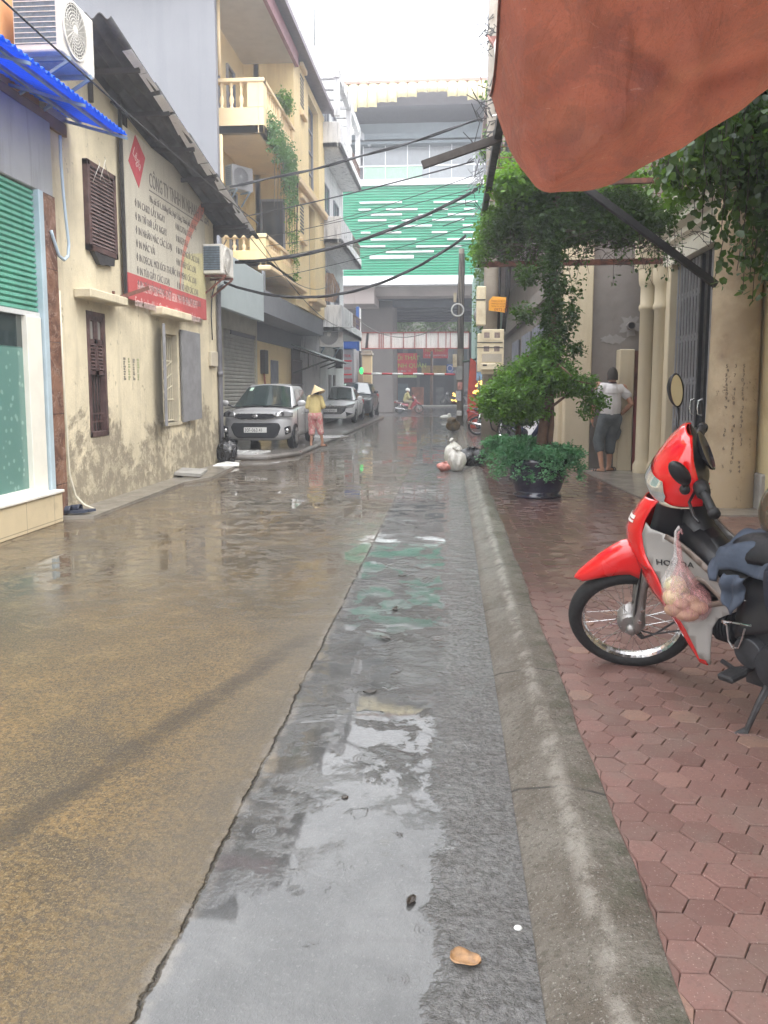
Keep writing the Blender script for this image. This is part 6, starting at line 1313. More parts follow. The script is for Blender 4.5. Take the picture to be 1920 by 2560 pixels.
    b=MB(); b.grid(lambda u,v:(-.66-.86*u,(.15-.03*u)*math.sin((v-.5)*math.pi*1.1)*(1-.5*u*u),.66+.10*u-.22*(1-u)*abs(math.sin((v-.5)*math.pi))**3*1.0-.04),22,14); b.build('tail_fairing',M_bp if near else paintm,t,smooth=True,solid=.004)
    b=MB(); b.grid(lambda u,v:(-1.22-.33*math.cos(R(110-95*u))*1.0,.06*(2*v-1),.28+.34*math.sin(R(110-95*u))),12,4); b.build('rear_fender',M_bp,t,smooth=True,solid=.006)
    b=MB(); b.ell((-1.5,0,.70),(.05,.09,.05),12,8); b.build('tail_light',mat('tail red',(.4,.02,.02),.2,.05),t,smooth=True)
    b=MB(); b.tube([(-1.2,-.12,.74),(-1.45,-.11,.80),(-1.52,0,.82),(-1.45,.11,.80),(-1.2,.12,.74)],.011,8); b.build('grab_rail',M_alu,t,smooth=True)
    for s in (-1,1): b=MB(); b.tube([(-1.22,s*.1,.30),(-1.12,s*.12,.62)],[.03,.026],10); b.build('shock',M_chrome,t,smooth=True)
    b=MB(); b.bar((-.78,.08,.28),(-1.24,.08,.28),.02,.09); b.bar((-.78,-.08,.28),(-1.24,-.08,.28),.02,.05); b.build('chain_case',M_dark,t)
    if near:
        b=MB(); zt=.70
        b.tube([(-.33,.06,.735),(-.375,.065,.72),(-.405,.065,.715),(-.47,.06,.665)],.0045,6); b.tube([(-.33,-.06,.735),(-.375,-.065,.72),(-.405,-.065,.715),(-.52,-.05,.66)],.0045,6); b.tube([(-.45,.06,.68),(-.45,-.06,.68)],.004,6); b.tube([(-.42,.06,.705),(-.42,-.06,.705)],.004,6); b.build('wire_rack',M_chrome,t)
    return t
M_redp=mat('glossy red paint',(.60,.006,.008),.2,.05,2,.0,coat=1.)
M_silv=mat('silver plastic',(.29,.275,.26),.4,.06,5,.05,metal=.25)
bike=motorbike('motorbike','glossy red and silver motorbike with a wire spoked wheel leaning on its side stand',M_redp,M_silv,45,True)
BM=Matrix(((-0.60392834,-0.88175804,-0.15547773),(0.89536058,-0.59475331,-0.10487105),(0.,-0.18754003,1.06359237))); BO=Vector((.96446633,4.11319875,.08966242))
bike.location=BO; bike.rotation_euler=(BM*(1/1.08)).to_euler(); bike.scale=(1.08,)*3
B4=Matrix.Translation(BO)@BM.to_4x4()
def bp_(x,y,z): return B4@Vector((x,y,z))
# things on the bike (world coords)
M_den=mat('blue grey denim',(.055,.07,.10),.85,.2,9,.5,30,.006)
jk=thing('draped_jacket','blue grey jacket draped over the seat of the red motorbike','jacket',tuple(bp_(-.72,0,.75)))
def drape(u,v):
    a=(u-.5)*2.9; x=-.565-.32*v; w=.15+.03*math.sin(v*5+u*3); fold=.010*math.sin(u*15+v*5)+.007*math.sin(v*13+u*4)
    return bp_(x+.012*math.sin(u*9),(w+fold)*math.sin(a*.9),.69+.075*math.cos(a)-.08*(abs(a)>.9)*(abs(a)-.9)+fold-.05*(v<.08))
b=MB(); b.grid(drape,40,30); b.build('jacket_cloth',M_den,jk,smooth=True,solid=.008)
def flap(u,v): return bp_(-.645-.09*u+.02*math.sin(v*2.5),.165+.012*math.sin(u*9+v*3)+.01*math.sin(v*8),.655-.16*v*(1-.35*abs(u-.35)*2))
b=MB(); b.grid(flap,10,12); b.build('jacket_sleeve',M_den,jk,smooth=True,solid=.008)
b=MB(); b.grid(lambda u,v:bp_(-.82-.35*u,.17+.012*math.sin(u*12+v*4),.70-.20*v+.02*math.sin(u*7)),16,10); b.grid(lambda u,v:bp_(-.82-.35*u,.17*(1-2*v),.70+.075*math.sin(v*math.pi)),16,10); b.build('dark_trousers',mat('dark navy cloth',(.015,.018,.03),.85,.2,8,.4,30,.005),jk,smooth=True,solid=.008)
hm=thing('helmet','red open face helmet with a smoky visor lying behind the handlebar of the red motorbike','helmet',tuple(bp_(-.80,-.05,.84)))
hM=B4@Matrix.Translation((-.86,-.06,.86)); b=MB(); b.grid(lambda u,v:hM@Vector((.145*math.cos(2*math.pi*u)*math.cos(v*1.75-.18),.125*math.sin(2*math.pi*u)*math.cos(v*1.75-.18),.13*math.sin(v*1.75-.18)-.02)),28,12,True); b.build('shell',M_redp,hm,smooth=True,solid=.01)
b=MB(); b.grid(lambda u,v:hM@Vector((.165*math.cos(R(-75+150*u))*math.cos(v*1.1-.3)+.03,.14*math.sin(R(-75+150*u))*math.cos(v*1.1-.3),.15*math.sin(v*1.1-.3)-.01)),20,10)
vm=NT('smoky visor'); vm.out(Base_Color=(.12,.09,.06,1),Roughness=.08,Alpha=.6,Coat_Weight=1.); b.build('visor',vm.m,hm,smooth=True,solid=.003)
# plastic bags with food
def filmmat(n,c,al):
    t=NT(n); o=t.pos(); s=t.noise(t.sc(o,(26,26,4)),2.,5,.7,.8); t.out(Base_Color=t.mix(t.ramp(s,.4,.65),c,tuple(min(1,q*1.5) for q in c)),Roughness=.18,Alpha=t.ramp(s,.38,.68,al*.45,min(1,al*1.5)),Normal=t.bump(s,.6,.01),Coat_Weight=.4); return t.m
def bag(name,label,top,bot,rx,film,inner,gr='food bags on the motorbike'):
    t=thing(name,label,'plastic bag',tuple(bot),0,gr); top=Vector(top);bot=Vector(bot); ax=(top-bot); L=ax.length
    def f(u,v):
        a=2*math.pi*u; k=v; r=rx*((.55+.45*min(1,k/.14)**.5) if k<.30 else max(.10,1-.9*((k-.30)/.42)**.7))
        r*=1+.12*math.sin(a*7+k*3)*k+.06*math.sin(a*3+1); return bot+ax*k*1.0-ax.normalized()*rx*.45*(1-k)**3+Vector((math.cos(a)*r,math.sin(a)*r*.7,.0))
    b=MB(); b.grid(f,40,26,True); b.build('film',film,t,smooth=True)
    items=[]
    for (o,r) in inner[0]: items.append(('e',bot+Vector(o),r))
    b=MB(); 
    for _,c,r in items: b.ell(c,r,16,10)
    b.build('contents',inner[1],t,smooth=True)
    b=MB(); b.tube([top,top+Vector((.0,0,.03)),top+Vector((.012,0,.05)),top+Vector((.02,.01,.03))],.006,6); b.build('knot',film,t); return t
tp_=bp_(-.448,.19,.765)
bag('food_bag','clear plastic bag holding a spotted pale bun, hanging from the red motorbike',tp_,bp_(-.45,.215,.545),.062,filmmat('clear film',(.5,.47,.46),.3),([((-.005,0,.03),.048),((.02,.01,.0),.04),((-.02,-.02,-.01),.04)],mat('pale bun',(.6,.52,.28),.6,.15,20,.2,dirt=(.06,.05,.02),dscale=22,damt=.9)))
bag('food_bag','pink plastic bag of pale orange pieces hanging from the red motorbike',tp_+Vector((.01,0,-.01)),bp_(-.50,.215,.49),.098,filmmat('pink film',(.42,.2,.2),.36),([((-.05,0,.0),(.046,.034,.03)),((-.005,-.015,-.018),(.05,.038,.027)),((.04,.0,.01),(.046,.034,.03)),((.015,.025,.032),(.042,.026,.026)),((-.03,-.01,.028),(.036,.034,.024))],mat('orange pieces',(.36,.22,.14),.55,.2,16,.4,40,.006)))
# other motorbikes
def place(o,x,y,z,rz,lean=6): o.location=(x,y,z); o.rotation_euler=(R(-lean)*0,0,rz); o.rotation_euler=(Matrix.Rotation(rz,3,'Z')@Matrix.Rotation(R(-lean),3,'X')).to_euler()
M_dred=mat('dark red paint',(.25,.01,.02),.3,.05,2,.0,coat=1.); M_navy=mat('navy paint',(.02,.03,.09),.3,.05,2,.0,coat=1.); M_bk=mat('gloss black paint',(.015,.015,.017),.25,.05,2,.0,coat=1.)
o=motorbike('motorbike','dark motorbike with red trim parked tail first toward the alley near the farther pole',M_dred,M_bk,10,False); place(o,2.0,24.3,.1,R(-8),7)
o=motorbike('motorbike','navy blue and white motorbike parked behind the potted tree',M_navy,mat('white plastic',(.7,.7,.7),.35,.04),5,False); place(o,2.28,18.6,.1,R(-12),7)
o=motorbike('motorbike','motorbike with a brown seat and dark red tail parked behind the round column',M_dred,M_bk,0,False); place(o,5.0,10.35,.1,R(-3),5)
for i,(x,lab) in enumerate(((-.6,'left motorbike of the three parked before the far red signboard'),(1.0,'middle dark motorbike with bright lamps parked before the far shops'),(2.2,'right motorbike of the three parked before the far shops'))):
    o=motorbike('motorbike',lab,M_bk,(M_bk,M_alu,M_bk)[i],0,False); place(o,x,70.5,0,R(200-50*i),5)
rbk=motorbike('motorbike','dark red motorbike ridden across the alley mouth',M_dred,M_dred,0,False,group=None); place(rbk,-1.95,52,-.13,R(2),0)
# ================================================================ people
def V3(x,y,z): return Vector((x,y,z))
def hand(b,w,d,side,s=1.,curl=.5,palmn=V3(0,-1,0)):
    """palm + four fingers + thumb; w wrist, d direction of the hand, side = thumb side"""
    d=d.normalized(); side=(side-d*side.dot(d)).normalized(); n=d.cross(side)
    items=[('l',w,w+d*.045*s,.024*s,.03*s),('l',w+d*.04*s+side*.018*s,w+d*.08*s+side*.026*s,.017*s,.013*s),('l',w+d*.04*s-side*.018*s,w+d*.08*s-side*.024*s,.017*s,.012*s)]
    for k,(o,l) in enumerate(((.028,.07),(.010,.078),(-.009,.072),(-.026,.056))):
        p0=w+d*.085*s+side*o*s; p1=p0+(d*math.cos(curl*.6)+n*math.sin(curl*.6)*1).normalized()*l*.5*s+side*o*.2*s; p2=p1+(d*math.cos(curl*1.4)+n*math.sin(curl*1.4)).normalized()*l*.5*s
        items+=[('l',p0,p1,.0095*s,.0085*s),('l',p1,p2,.0085*s,.007*s)]
    p0=w+d*.025*s+side*.024*s; p1=p0+(d*.75+side*.75).normalized()*.04*s; p2=p1+(d*.95+side*.25).normalized()*.032*s
    items+=[('l',p0,p1,.014*s,.011*s),('l',p1,p2,.011*s,.008*s)]
    return items
def head_items(c,fwd,s=1.,up=V3(0,0,1)):
    fwd=fwd.normalized(); rt=fwd.cross(up).normalized(); M=Matrix.Identity(4)
    for i in range(3): M[i][0]=rt[i];M[i][1]=fwd[i];M[i][2]=up[i];M[i][3]=c[i]
    it=[('e',(0,-.012,.02),(.076*s,.095*s,.098*s),M),('e',(0,.018,-.045),(.058*s,.072*s,.068*s),M),('e',(0,.10*s,-.012),(.013,.018,.022),M),('e',(0,.09,-.03),(.016,.016,.012),M),('e',(0,.082*s,-.055),(.024,.012,.008),M),('e',(0,.075*s,-.085),(.025,.02,.018),M)]
    for q in (-1,1): it+=[('e',(q*.079*s,-.008,-.008),(.012,.02,.032),M),('e',(q*.03,.078,.028),(.018,.012,.01),M)]
    return it,M
# ---- man in a white t-shirt, seen from behind (faces +y)
mn=thing('person','man in a white t-shirt and grey knee-length shorts walking away, hand on hip','person',(2.63,13.95,.1),0,None,local=True)
rsh,lsh=V3(.205,0,1.40),V3(-.205,0,1.44); rel,rwr=V3(.325,-.05,1.13),V3(.19,.10,.94); lel,lwr=V3(-.275,-.02,1.14),V3(-.285,.03,.885)
hit,HM=head_items(V3(.02,.01,1.585),V3(.05,1,-.05))
body=[('l',V3(0,0,.92),V3(0,-.01,1.15),.12,.125),('l',V3(0,-.01,1.15),V3(0,-.01,1.36),.125,.11),('l',V3(-.12,0,1.38),V3(.12,0,1.37),.09,.09),('l',V3(.01,0,1.38),V3(.02,.0,1.53),.064,.058)]+hit
body+=[('l',lsh,lel,.052,.043),('l',lel,lwr,.043,.027),('l',rsh,rel,.052,.043),('l',rel,rwr,.043,.027)]
body+=hand(None,lwr,V3(.06,.0,-1),V3(.3,1,0),.95,.35)+hand(None,rwr,V3(-.55,.35,-.45),V3(0,.5,1),.95,.6)
lk,la=V3(-.165,.02,.50),V3(-.135,-.10,.115); rk,ra=V3(.03,.06,.49),V3(.015,.06,.10)
body+=[('l',V3(-.09,0,.90),lk,.09,.062),('l',lk,la+V3(0,0,0),.058,.036),('l',V3(.09,0,.90),rk,.09,.062),('l',rk,ra,.058,.038)]
body+=[('l',lk.lerp(la,.25)+V3(0,-.012,0),lk.lerp(la,.5)+V3(0,-.01,0),.052,.046),('l',rk.lerp(ra,.25)+V3(0,-.012,0),rk.lerp(ra,.5)+V3(0,-.01,0),.052,.046)]
def foot(a,d,toe=.2): 
    d=d.normalized(); sd=V3(-d.y,d.x,0); f=[('l',a,V3(a.x,a.y,a.z*0+.045)-d*.03,.034,.03),('l',V3(a.x,a.y,.04)-d*.03,V3(a.x,a.y,.03)+d*.12,.032,.026)]
    for k in range(5): f.append(('l',V3(a.x,a.y,.028)+d*.11+sd*(.026-.013*k),V3(a.x,a.y,.02)+d*(.165-.008*k)+sd*(.032-.016*k),.013,.009))
    return f
body+=foot(V3(la.x,la.y,.105),V3(-.75,.6,0))+foot(V3(ra.x,ra.y,.10),V3(.8,.6,0))
blobs(body,'body',M_skin,mn,.008,smooth=3)
ws=mat('white cotton',(.62,.6,.6),.85,.04,3,.5,14,.012)
shirt=[('l',V3(0,0,.99),V3(0,-.01,1.12),.172,.178),('l',V3(0,-.01,1.12),V3(0,-.01,1.32),.178,.155),('l',V3(-.13,-.005,1.375),V3(.13,-.005,1.355),.102,.102),('l',V3(-.16,0,1.40),lsh.lerp(lel,.58),.078,.076),('l',V3(.15,0,1.38),rsh.lerp(rel,.5),.078,.074),('l',V3(0,0,1.38),V3(.015,0,1.465),.09,.066)]
so_=blobs(shirt,'t_shirt',ws,mn,.01,smooth=6)
# flatten front to back
for v in so_.data.vertices:
    v.co.y*=.88 if v.co.z<1.3 else .96
b=MB(); b.lathe([(.075,0),(.078,.012),(.066,.02),(.064,.006)],(.015,.0,1.462),24); b.build('shirt_collar',mat('dark purple rib',(.06,.03,.06),.8,.1),mn,smooth=True)
sh_=[('l',V3(-.03,0,.90),V3(.03,0,.90),.155,.155),('l',V3(-.085,0,.88),lk+V3(-.012,-.01,.02),.118,.092),('l',lk+V3(-.01,-.01,.03),lk.lerp(la,.30)+V3(-.004,-.0,0),.092,.082),('l',V3(.085,0,.88),rk+V3(.0,-.01,.02),.118,.092),('l',rk+V3(.0,-.01,.03),rk.lerp(ra,.34),.092,.082),('l',V3(-.20,0,.66),V3(-.215,0,.56),.045,.04),('l',V3(.15,0,.68),V3(.12,0,.58),.045,.045)]
blobs(sh_,'cargo_shorts',mat('grey cotton',(.085,.095,.10),.9,.2,7,.7,18,.014),mn,.01,smooth=4)
b=MB(); b.grid(lambda u,v:HM@V3(.088*math.cos(2*math.pi*u)*math.cos(v*1.57),-.014+.110*math.sin(2*math.pi*u)*math.cos(v*1.57)*(1 if math.sin(2*math.pi*u)<0 else .86),.006+.136*math.sin(v*1.57)-.078*(1-v)**2*(math.sin(2*math.pi*u)<-.1)),28,12,True); b.build('hair',mat('short black hair',(.035,.028,.025),.8,.3,90,.8,200,.004),mn,smooth=True)
for (a,d) in ((la,V3(-.75,.6,0)),(ra,V3(.8,.6,0))):
    d=d.normalized(); sd=V3(-d.y,d.x,0); zt=.0 
    b=MB()
    def fs_(u,v,a=a,d=d,sd=sd): t_=(u-.5)*2; w=.046*(max(0,1-t_**4))**.5*(1+.1*t_); p=V3(a.x,a.y,.012)+d*(.04+t_*.135)+sd*(v-.5)*2*w; return p
    b.grid(fs_,12,4); sl_=b.build('sandal_sole',mat('dark rubber sandal',(.02,.018,.018),.5,.1),mn,solid=.02)
    b=MB()
    for o in (.07,.11): b.grid(lambda u,v,o=o:V3(a.x,a.y,.02)+d*(o+.02*v)+sd*math.cos(math.pi*u)*.043+V3(0,0,math.sin(math.pi*u)*.05),8,2)
    b.build('sandal_strap',mat('dark rubber sandal',(.02,.018,.018),.5,.1),mn,solid=.006)
# ---- woman in a conical hat
wmn=thing('person','woman in a conical straw hat, pale yellow shirt and pink patterned trousers','person',(-3.26,19.9,.06),0,None,local=True)
hit,HM2=head_items(V3(.02,.07,1.335),V3(.2,1,-.25),.92)
s_=.9
body=[('l',V3(0,0,.80),V3(0,0,1.02),.10,.09),('l',V3(0,0,1.0),V3(0,.01,1.18),.09,.085),('l',V3(-.1,.01,1.19),V3(.1,.01,1.19),.065,.065),('l',V3(0,.01,1.2),V3(.01,.05,1.3),.048,.045)]+hit
body+=[('l',V3(-.155,.01,1.19),V3(-.185,.0,.96),.042,.034),('l',V3(-.185,0,.96),V3(-.10,.17,.90),.034,.022),('l',V3(.155,.01,1.19),V3(.205,.0,.97),.042,.034),('l',V3(.205,0,.97),V3(.12,.17,.93),.034,.022)]
body+=hand(None,V3(-.10,.17,.90),V3(.5,.6,0),V3(0,0,1),.85,.8)+hand(None,V3(.12,.17,.93),V3(-.5,.6,0),V3(0,0,1),.85,.8)
lk,la=V3(-.085,.03,.44),V3(-.10,-.03,.09); rk,ra=V3(.11,.05,.45),V3(.17,.03,.12)
body+=[('l',V3(-.07,0,.80),lk,.085,.055),('l',lk,la,.052,.03),('l',V3(.07,0,.80),rk,.085,.055),('l',rk,ra,.052,.03)]+foot(V3(la.x,la.y,.09),V3(-.1,1,0))+foot(V3(ra.x,ra.y,.12),V3(.6,.8,0))
blobs(body,'body',M_skin,wmn,.009,smooth=3)
sh1=blobs([('l',V3(0,0,.86),V3(0,0,.97),.152,.145),('l',V3(0,0,.95),V3(0,.01,1.15),.145,.125),('l',V3(-.1,.01,1.17),V3(.1,.01,1.17),.085,.085),('l',V3(-.13,.01,1.19),V3(-.185,0,.97),.065,.058),('l',V3(-.185,0,.97),V3(-.13,.12,.93),.058,.046),('l',V3(.13,.01,1.19),V3(.205,0,.98),.065,.06),('l',V3(.205,0,.98),V3(.15,.12,.95),.06,.046),('l',V3(0,.01,1.2),V3(.0,.03,1.27),.07,.055)],'shirt',mat('pale yellow shirt',(.62,.50,.22),.85,.07,4,.6,14,.014),wmn,.01,smooth=4)
for v in sh1.data.vertices: v.co.y*=.9
def floral():
    t=NT('pink floral cotton'); o=t.obj(); n=t.noise(o,9,4,.6,1.2); c=t.mix(t.ramp(n,.45,.52),(.62,.36,.32),(.6,.2,.2)); c=t.mix(t.ramp(t.noise(o,14,3,.6,1.5),.56,.6),c,(.7,.62,.5)); t.out(Base_Color=c,Roughness=.85,Normal=t.bump(t.noise(o,16,4),.5,.01)); return t.m
blobs([('l',V3(-.02,0,.76),V3(.02,0,.76),.145,.145),('l',V3(-.075,0,.76),lk+V3(0,0,-.02),.108,.084),('l',lk,lk.lerp(la,.30),.084,.08),('l',V3(.075,0,.76),rk+V3(0,0,-.02),.108,.084),('l',rk,rk.lerp(ra,.28),.084,.08)],'trousers',floral(),wmn,.01,smooth=4)
b=MB(); b.grid(lambda u,v:HM2@V3(.078*math.cos(2*math.pi*u)*math.cos(v*1.57),-.02+.095*math.sin(2*math.pi*u)*math.cos(v*1.57),.0+.105*math.sin(v*1.57)-.09*(1-v)**2*(math.sin(2*math.pi*u)<-.0)),20,10,True); b.build('hair',mat('short black hair',(.035,.028,.025),.8,.3,90,.8,200,.004),wmn,smooth=True)
hatM=Matrix.Translation((-.015,.03,1.50))@Matrix.Rotation(R(-22),4,'Y')@Matrix.Rotation(R(-8),4,'X')
b=MB(); b.lathe([(.0,.0),(.01,-.004)]+[(.2*k/8,-.23*(k/8)**.95) for k in range(1,9)]+[(.195,-.228),(.0,-.02)],(0,0,0),36,M=hatM); b.build('conical_hat',mat('straw',(.62,.48,.28),.75,.1,14,.4,60,.003),wmn,smooth=False)
for (a,d) in ((la,V3(-.1,1,0)),(ra,V3(.6,.8,0))):
    d=d.normalized(); sd=V3(-d.y,d.x,0); b=MB(); b.grid(lambda u,v:V3(a.x,a.y,.008)+d*(.04+(u-.5)*2*.12)+sd*(v-.5)*2*.042*(max(0,1-((u-.5)*2)**4))**.5,10,4); b.grid(lambda u,v:V3(a.x,a.y,.02)+d*(.08+.025*v)+sd*math.cos(math.pi*u)*.04+V3(0,0,math.sin(math.pi*u)*.045),8,2); b.build('slipper',mat('brown slipper',(.05,.025,.02),.6,.1),wmn,solid=.014)
# ---- rider
rd_=thing('person','rider in a khaki jacket, white helmet and face mask on the dark red motorbike','person',(-1.95,52,-.13),R(2),None,local=True)
hit,HM3=head_items(V3(-.70,0,1.42),V3(1,0,-.1)); X3=[('l',V3(-.82,0,.82),V3(-.74,0,1.12),.14,.14),('l',V3(-.74,0,1.12),V3(-.70,0,1.25),.13,.08),('l',V3(-.70,0,1.2),V3(-.70,0,1.35),.055,.05)]+hit
for s in (-1,1): X3+=[('l',V3(-.72,s*.17,1.2),V3(-.6,s*.24,.98),.05,.04),('l',V3(-.6,s*.24,.98),V3(-.44,s*.27,1.02),.04,.028),('l',V3(-.82,s*.09,.8),V3(-.48,s*.14,.72),.09,.06),('l',V3(-.48,s*.14,.72),V3(-.64,s*.17,.34),.055,.036),('l',V3(-.66,s*.18,.31),V3(-.52,s*.19,.30),.035,.028)]+hand(None,V3(-.44,s*.27,1.02),V3(1,0,-.1),V3(0,-s,0),.85,1.2)
blobs(X3,'body',M_skin,rd_,.012)
X4=[('l',V3(-.83,0,.80),V3(-.75,0,1.12),.185,.175),('l',V3(-.74,0,1.12),V3(-.71,0,1.22),.165,.11)]
for s in (-1,1): X4+=[('l',V3(-.72,s*.16,1.2),V3(-.6,s*.24,.98),.075,.065),('l',V3(-.6,s*.24,.98),V3(-.47,s*.265,1.01),.06,.045)]
blobs(X4,'jacket',mat('khaki cloth',(.30,.27,.12),.85,.12,6,.5,20,.01),rd_,.014)
X5=[]
for s in (-1,1): X5+=[('l',V3(-.82,s*.08,.78),V3(-.48,s*.14,.72),.12,.085),('l',V3(-.48,s*.14,.72),V3(-.63,s*.17,.40),.08,.065)]
blobs(X5,'trousers',mat('grey khaki trousers',(.24,.21,.14),.85,.12,6,.5,20,.01),rd_,.014)
b=MB(); b.grid(lambda u,v:V3(-.71,0,1.45)+V3(.135*math.cos(2*math.pi*u)*math.cos(v*1.8-.25),.115*math.sin(2*math.pi*u)*math.cos(v*1.8-.25),.125*math.sin(v*1.8-.25)),20,10,True); b.build('helmet',M_white,rd_,smooth=True,solid=.01)
b=MB(); b.ell((-.615,0,1.38),(.035,.06,.05),12,8); b.build('face_mask',mat('pale mask',(.6,.62,.66),.7,.03),rd_,smooth=True)
b=MB(); b.prism([(-1.38,.70),(-1.02,.62),(-1.1,.74),(-1.42,.8)],'y',-.16,.16); tag(b.build('white_parcel',M_white,bevel=.03),'white parcel strapped behind the rider in khaki','parcel')
bpy.data.objects['white_parcel'].location=(-1.95,52,-.13)
# ---- rubbish bags
def rubbish(name,label,c,r,m,seed,film=None):
    rg=random.Random(seed); ph=[rg.uniform(0,6.28) for _ in range(6)]
    def f(u,v):
        a=2*math.pi*u; k=v; rr=(math.sin(math.pi*min(.97,k*.9+.09))**.6) if k<.75 else max(.10,.78*(1-(k-.75)/.2))
        if k>.93: rr=.16+.25*(k-.93)/.07
        w=1+.10*math.sin(a*3+ph[0]+k*3)+.07*math.sin(a*7+ph[1]-k*6)+.05*math.sin(a*13+ph[2]+k*9)
        return V3(c[0]+math.cos(a)*r[0]*rr*w+.15*r[0]*k*math.sin(ph[4]),c[1]+math.sin(a)*r[1]*rr*w,c[2]+r[2]*k*(1+.06*math.sin(a*2+ph[3])))
    b=MB(); b.grid(f,44,30,True); b.add([f(i/44,0) for i in range(44)],[tuple(range(44))]); o=b.build(name,m,smooth=True); return tag(o,label,'rubbish bag','rubbish bags by the kerb')
M_bbag=mat('black bag film',(.014,.014,.017),.28,.2,6,1.,16,.03,coat=.3); M_wbag=mat('white bag film',(.62,.6,.55),.35,.1,7,.9,16,.03,dirt=(.35,.42,.25),dscale=5,damt=.4); M_rbag=mat('reddish bag film',(.55,.22,.18),.35,.35,6,.9,18,.02)
rubbish('rubbish_bag','black rubbish bag slumped against the foot of the nearer pole',(.40,15.05,.08),(.26,.2,.36),M_bbag,1)
rubbish('rubbish_bag','white rubbish bag in the middle of the heap by the pole',(.13,14.85,.01),(.16,.14,.40),M_wbag,2)
rubbish('rubbish_bag','taller pale rubbish bag at the back of the heap by the pole',(.08,15.35,.02),(.17,.16,.52),M_wbag,3)
rubbish('rubbish_bag','small reddish rubbish bag at the left end of the heap by the pole',(-.10,14.9,.0),(.13,.12,.17),M_rbag,4)
rubbish('rubbish_bag','black rubbish bag at the foot of the downpipe by the yellow house corner',(-4.3,15.75,.02),(.2,.17,.5),M_bbag,5)
b=MB(); b.add([(-4.42,15.1,.03),(-3.95,15.25,.03),(-4.0,15.45,.06),(-4.2,15.3,.09),(-4.4,15.35,.05)],[(0,1,2,3,4)]); tag(b.build('white_packet',M_white,solid=.03,bevel=.01),'flat white packet lying in front of the black rubbish bag by the house corner','packet')
b=MB(); b.ell((-.2,38.2,.12),(.28,.15,.12),12,8); b.ell((-.05,38.2,.2),(.1,.1,.12),10,6); tag(b.build('rubbish_bag',M_wbag,smooth=True),'tiny white bag lying alone on the street near the alley mouth','rubbish bag')
b=MB(); b.ell((.1,28.3,.2),(.25,.2,.2),12,8); b.ell((.05,28.2,.38),(.16,.14,.12),10,6); tag(b.build('rubbish_bag',mat('brown bag',(.12,.08,.03),.5,.5,8,.6),smooth=True),'dark brown rubbish heap at the foot of the farther pole','rubbish bag')
# ================================================================ vegetation
def leafmat(name,c1,c2,tr=.35,rough=.4):
    t=NT(name); a=t.n('Attribute',{'attribute_name':'tone'}).outputs['Fac']; c=t.mix(a,c1,c2)
    t.out(Base_Color=c,Roughness=rough,Specular_IOR_Level=.45)
    d=t.n('BsdfTranslucent',None,Color=t.mix(.5,c,(.25,.5,.03))); mx=t.n('MixShader',None,i0=tr,i1=t.b.outputs[0],i2=d.outputs[0]); t.t.links.new(mx.outputs[0],t.t.nodes['Material Output'].inputs[0]); return t.m
def leaves(P,size,name,m,parent,asp=.62,droop=.35,seed=0,shape='oval'):
    rg=np.random.default_rng(seed); P=np.asarray(P,float); n=len(P); s=size*rg.uniform(.6,1.25,n)
    a=rg.uniform(0,2*np.pi,n); el=rg.normal(-droop,.45,n)
    d=np.stack([np.cos(a)*np.cos(el),np.sin(a)*np.cos(el),np.sin(el)],1)
    up=np.tile([0,0,1.],(n,1))+rg.normal(0,.45,(n,3)); sd=np.cross(d,up); sd/=np.linalg.norm(sd,axis=1)[:,None]+1e-9; nn=np.cross(sd,d)
    k=[(0,0,0),(.35,.5,.06),(.75,.36,.05),(1,0,-.08),(.75,-.36,.05),(.35,-.5,.06)]
    V=np.stack([P+d*(s*q[0])[:,None]+sd*(s*asp*q[1])[:,None]+nn*(s*q[2])[:,None] for q in k],1).reshape(-1,3)-np.array(org(parent))
    F=np.array([[0,1,2,3],[0,3,4,5]]); F=(F[None]+np.arange(n)[:,None,None]*6).reshape(-1)
    me=bpy.data.meshes.new(name); me.vertices.add(len(V)); me.vertices.foreach_set('co',V.reshape(-1)); me.loops.add(len(F)); me.loops.foreach_set('vertex_index',F.astype(np.int32)); nf=len(F)//4; me.polygons.add(nf); me.polygons.foreach_set('loop_start',np.arange(0,len(F),4,dtype=np.int32)); me.update(calc_edges=True); me.validate()
    tone=rg.beta(1.6,2.2,n); at=me.attributes.new('tone','FLOAT','FACE'); at.data.foreach_set('value',np.repeat(tone,2).astype(np.float32))
    me.materials.append(m); o=bpy.data.objects.new(name,me); COL.objects.link(o)
    if parent is not None: o.parent=parent
    return o
def cloud(lobes,n,seed=0,shell=.35,clump=.05,per=14):
    """points in clumps spread through ellipsoid lobes ((cx,cy,cz),(rx,ry,rz),weight)"""
    rg=np.random.default_rng(seed); w=np.array([l[2] for l in lobes],float); w/=w.sum(); out=[]
    nc=n//per
    for i in rg.choice(len(lobes),nc,p=w):
        c,r,_=lobes[i]; v=rg.normal(size=3); v/=np.linalg.norm(v); rad=(shell+(1-shell)*rg.random())**.5*rg.uniform(.8,1.06)
        q=np.array(c)+v*np.array(r)*rad; out.append(q+rg.normal(0,clump,(per,3)))
    return np.concatenate(out)
M_lf=leafmat('tree leaf green',(.025,.07,.016),(.13,.27,.04)); M_lf2=leafmat('bright leaf green',(.035,.09,.015),(.17,.33,.04),.4); M_lf3=leafmat('fern blue green',(.05,.20,.09),(.19,.42,.22),.25,.6); M_lfd=leafmat('dark vine green',(.012,.028,.012),(.05,.10,.025),.3)
M_bark=mat('bark',(.13,.075,.05),.85,.3,7,.6,30,.008); M_twig=mat('dark twig',(.04,.028,.02),.8,.2,6,.2)
def branchy(parent,starts,name='trunk',m=None):
    b=MB()
    for pts,r in starts: b.tube(pts,r,9)
    return b.build(name,m or M_bark,parent,smooth=True)
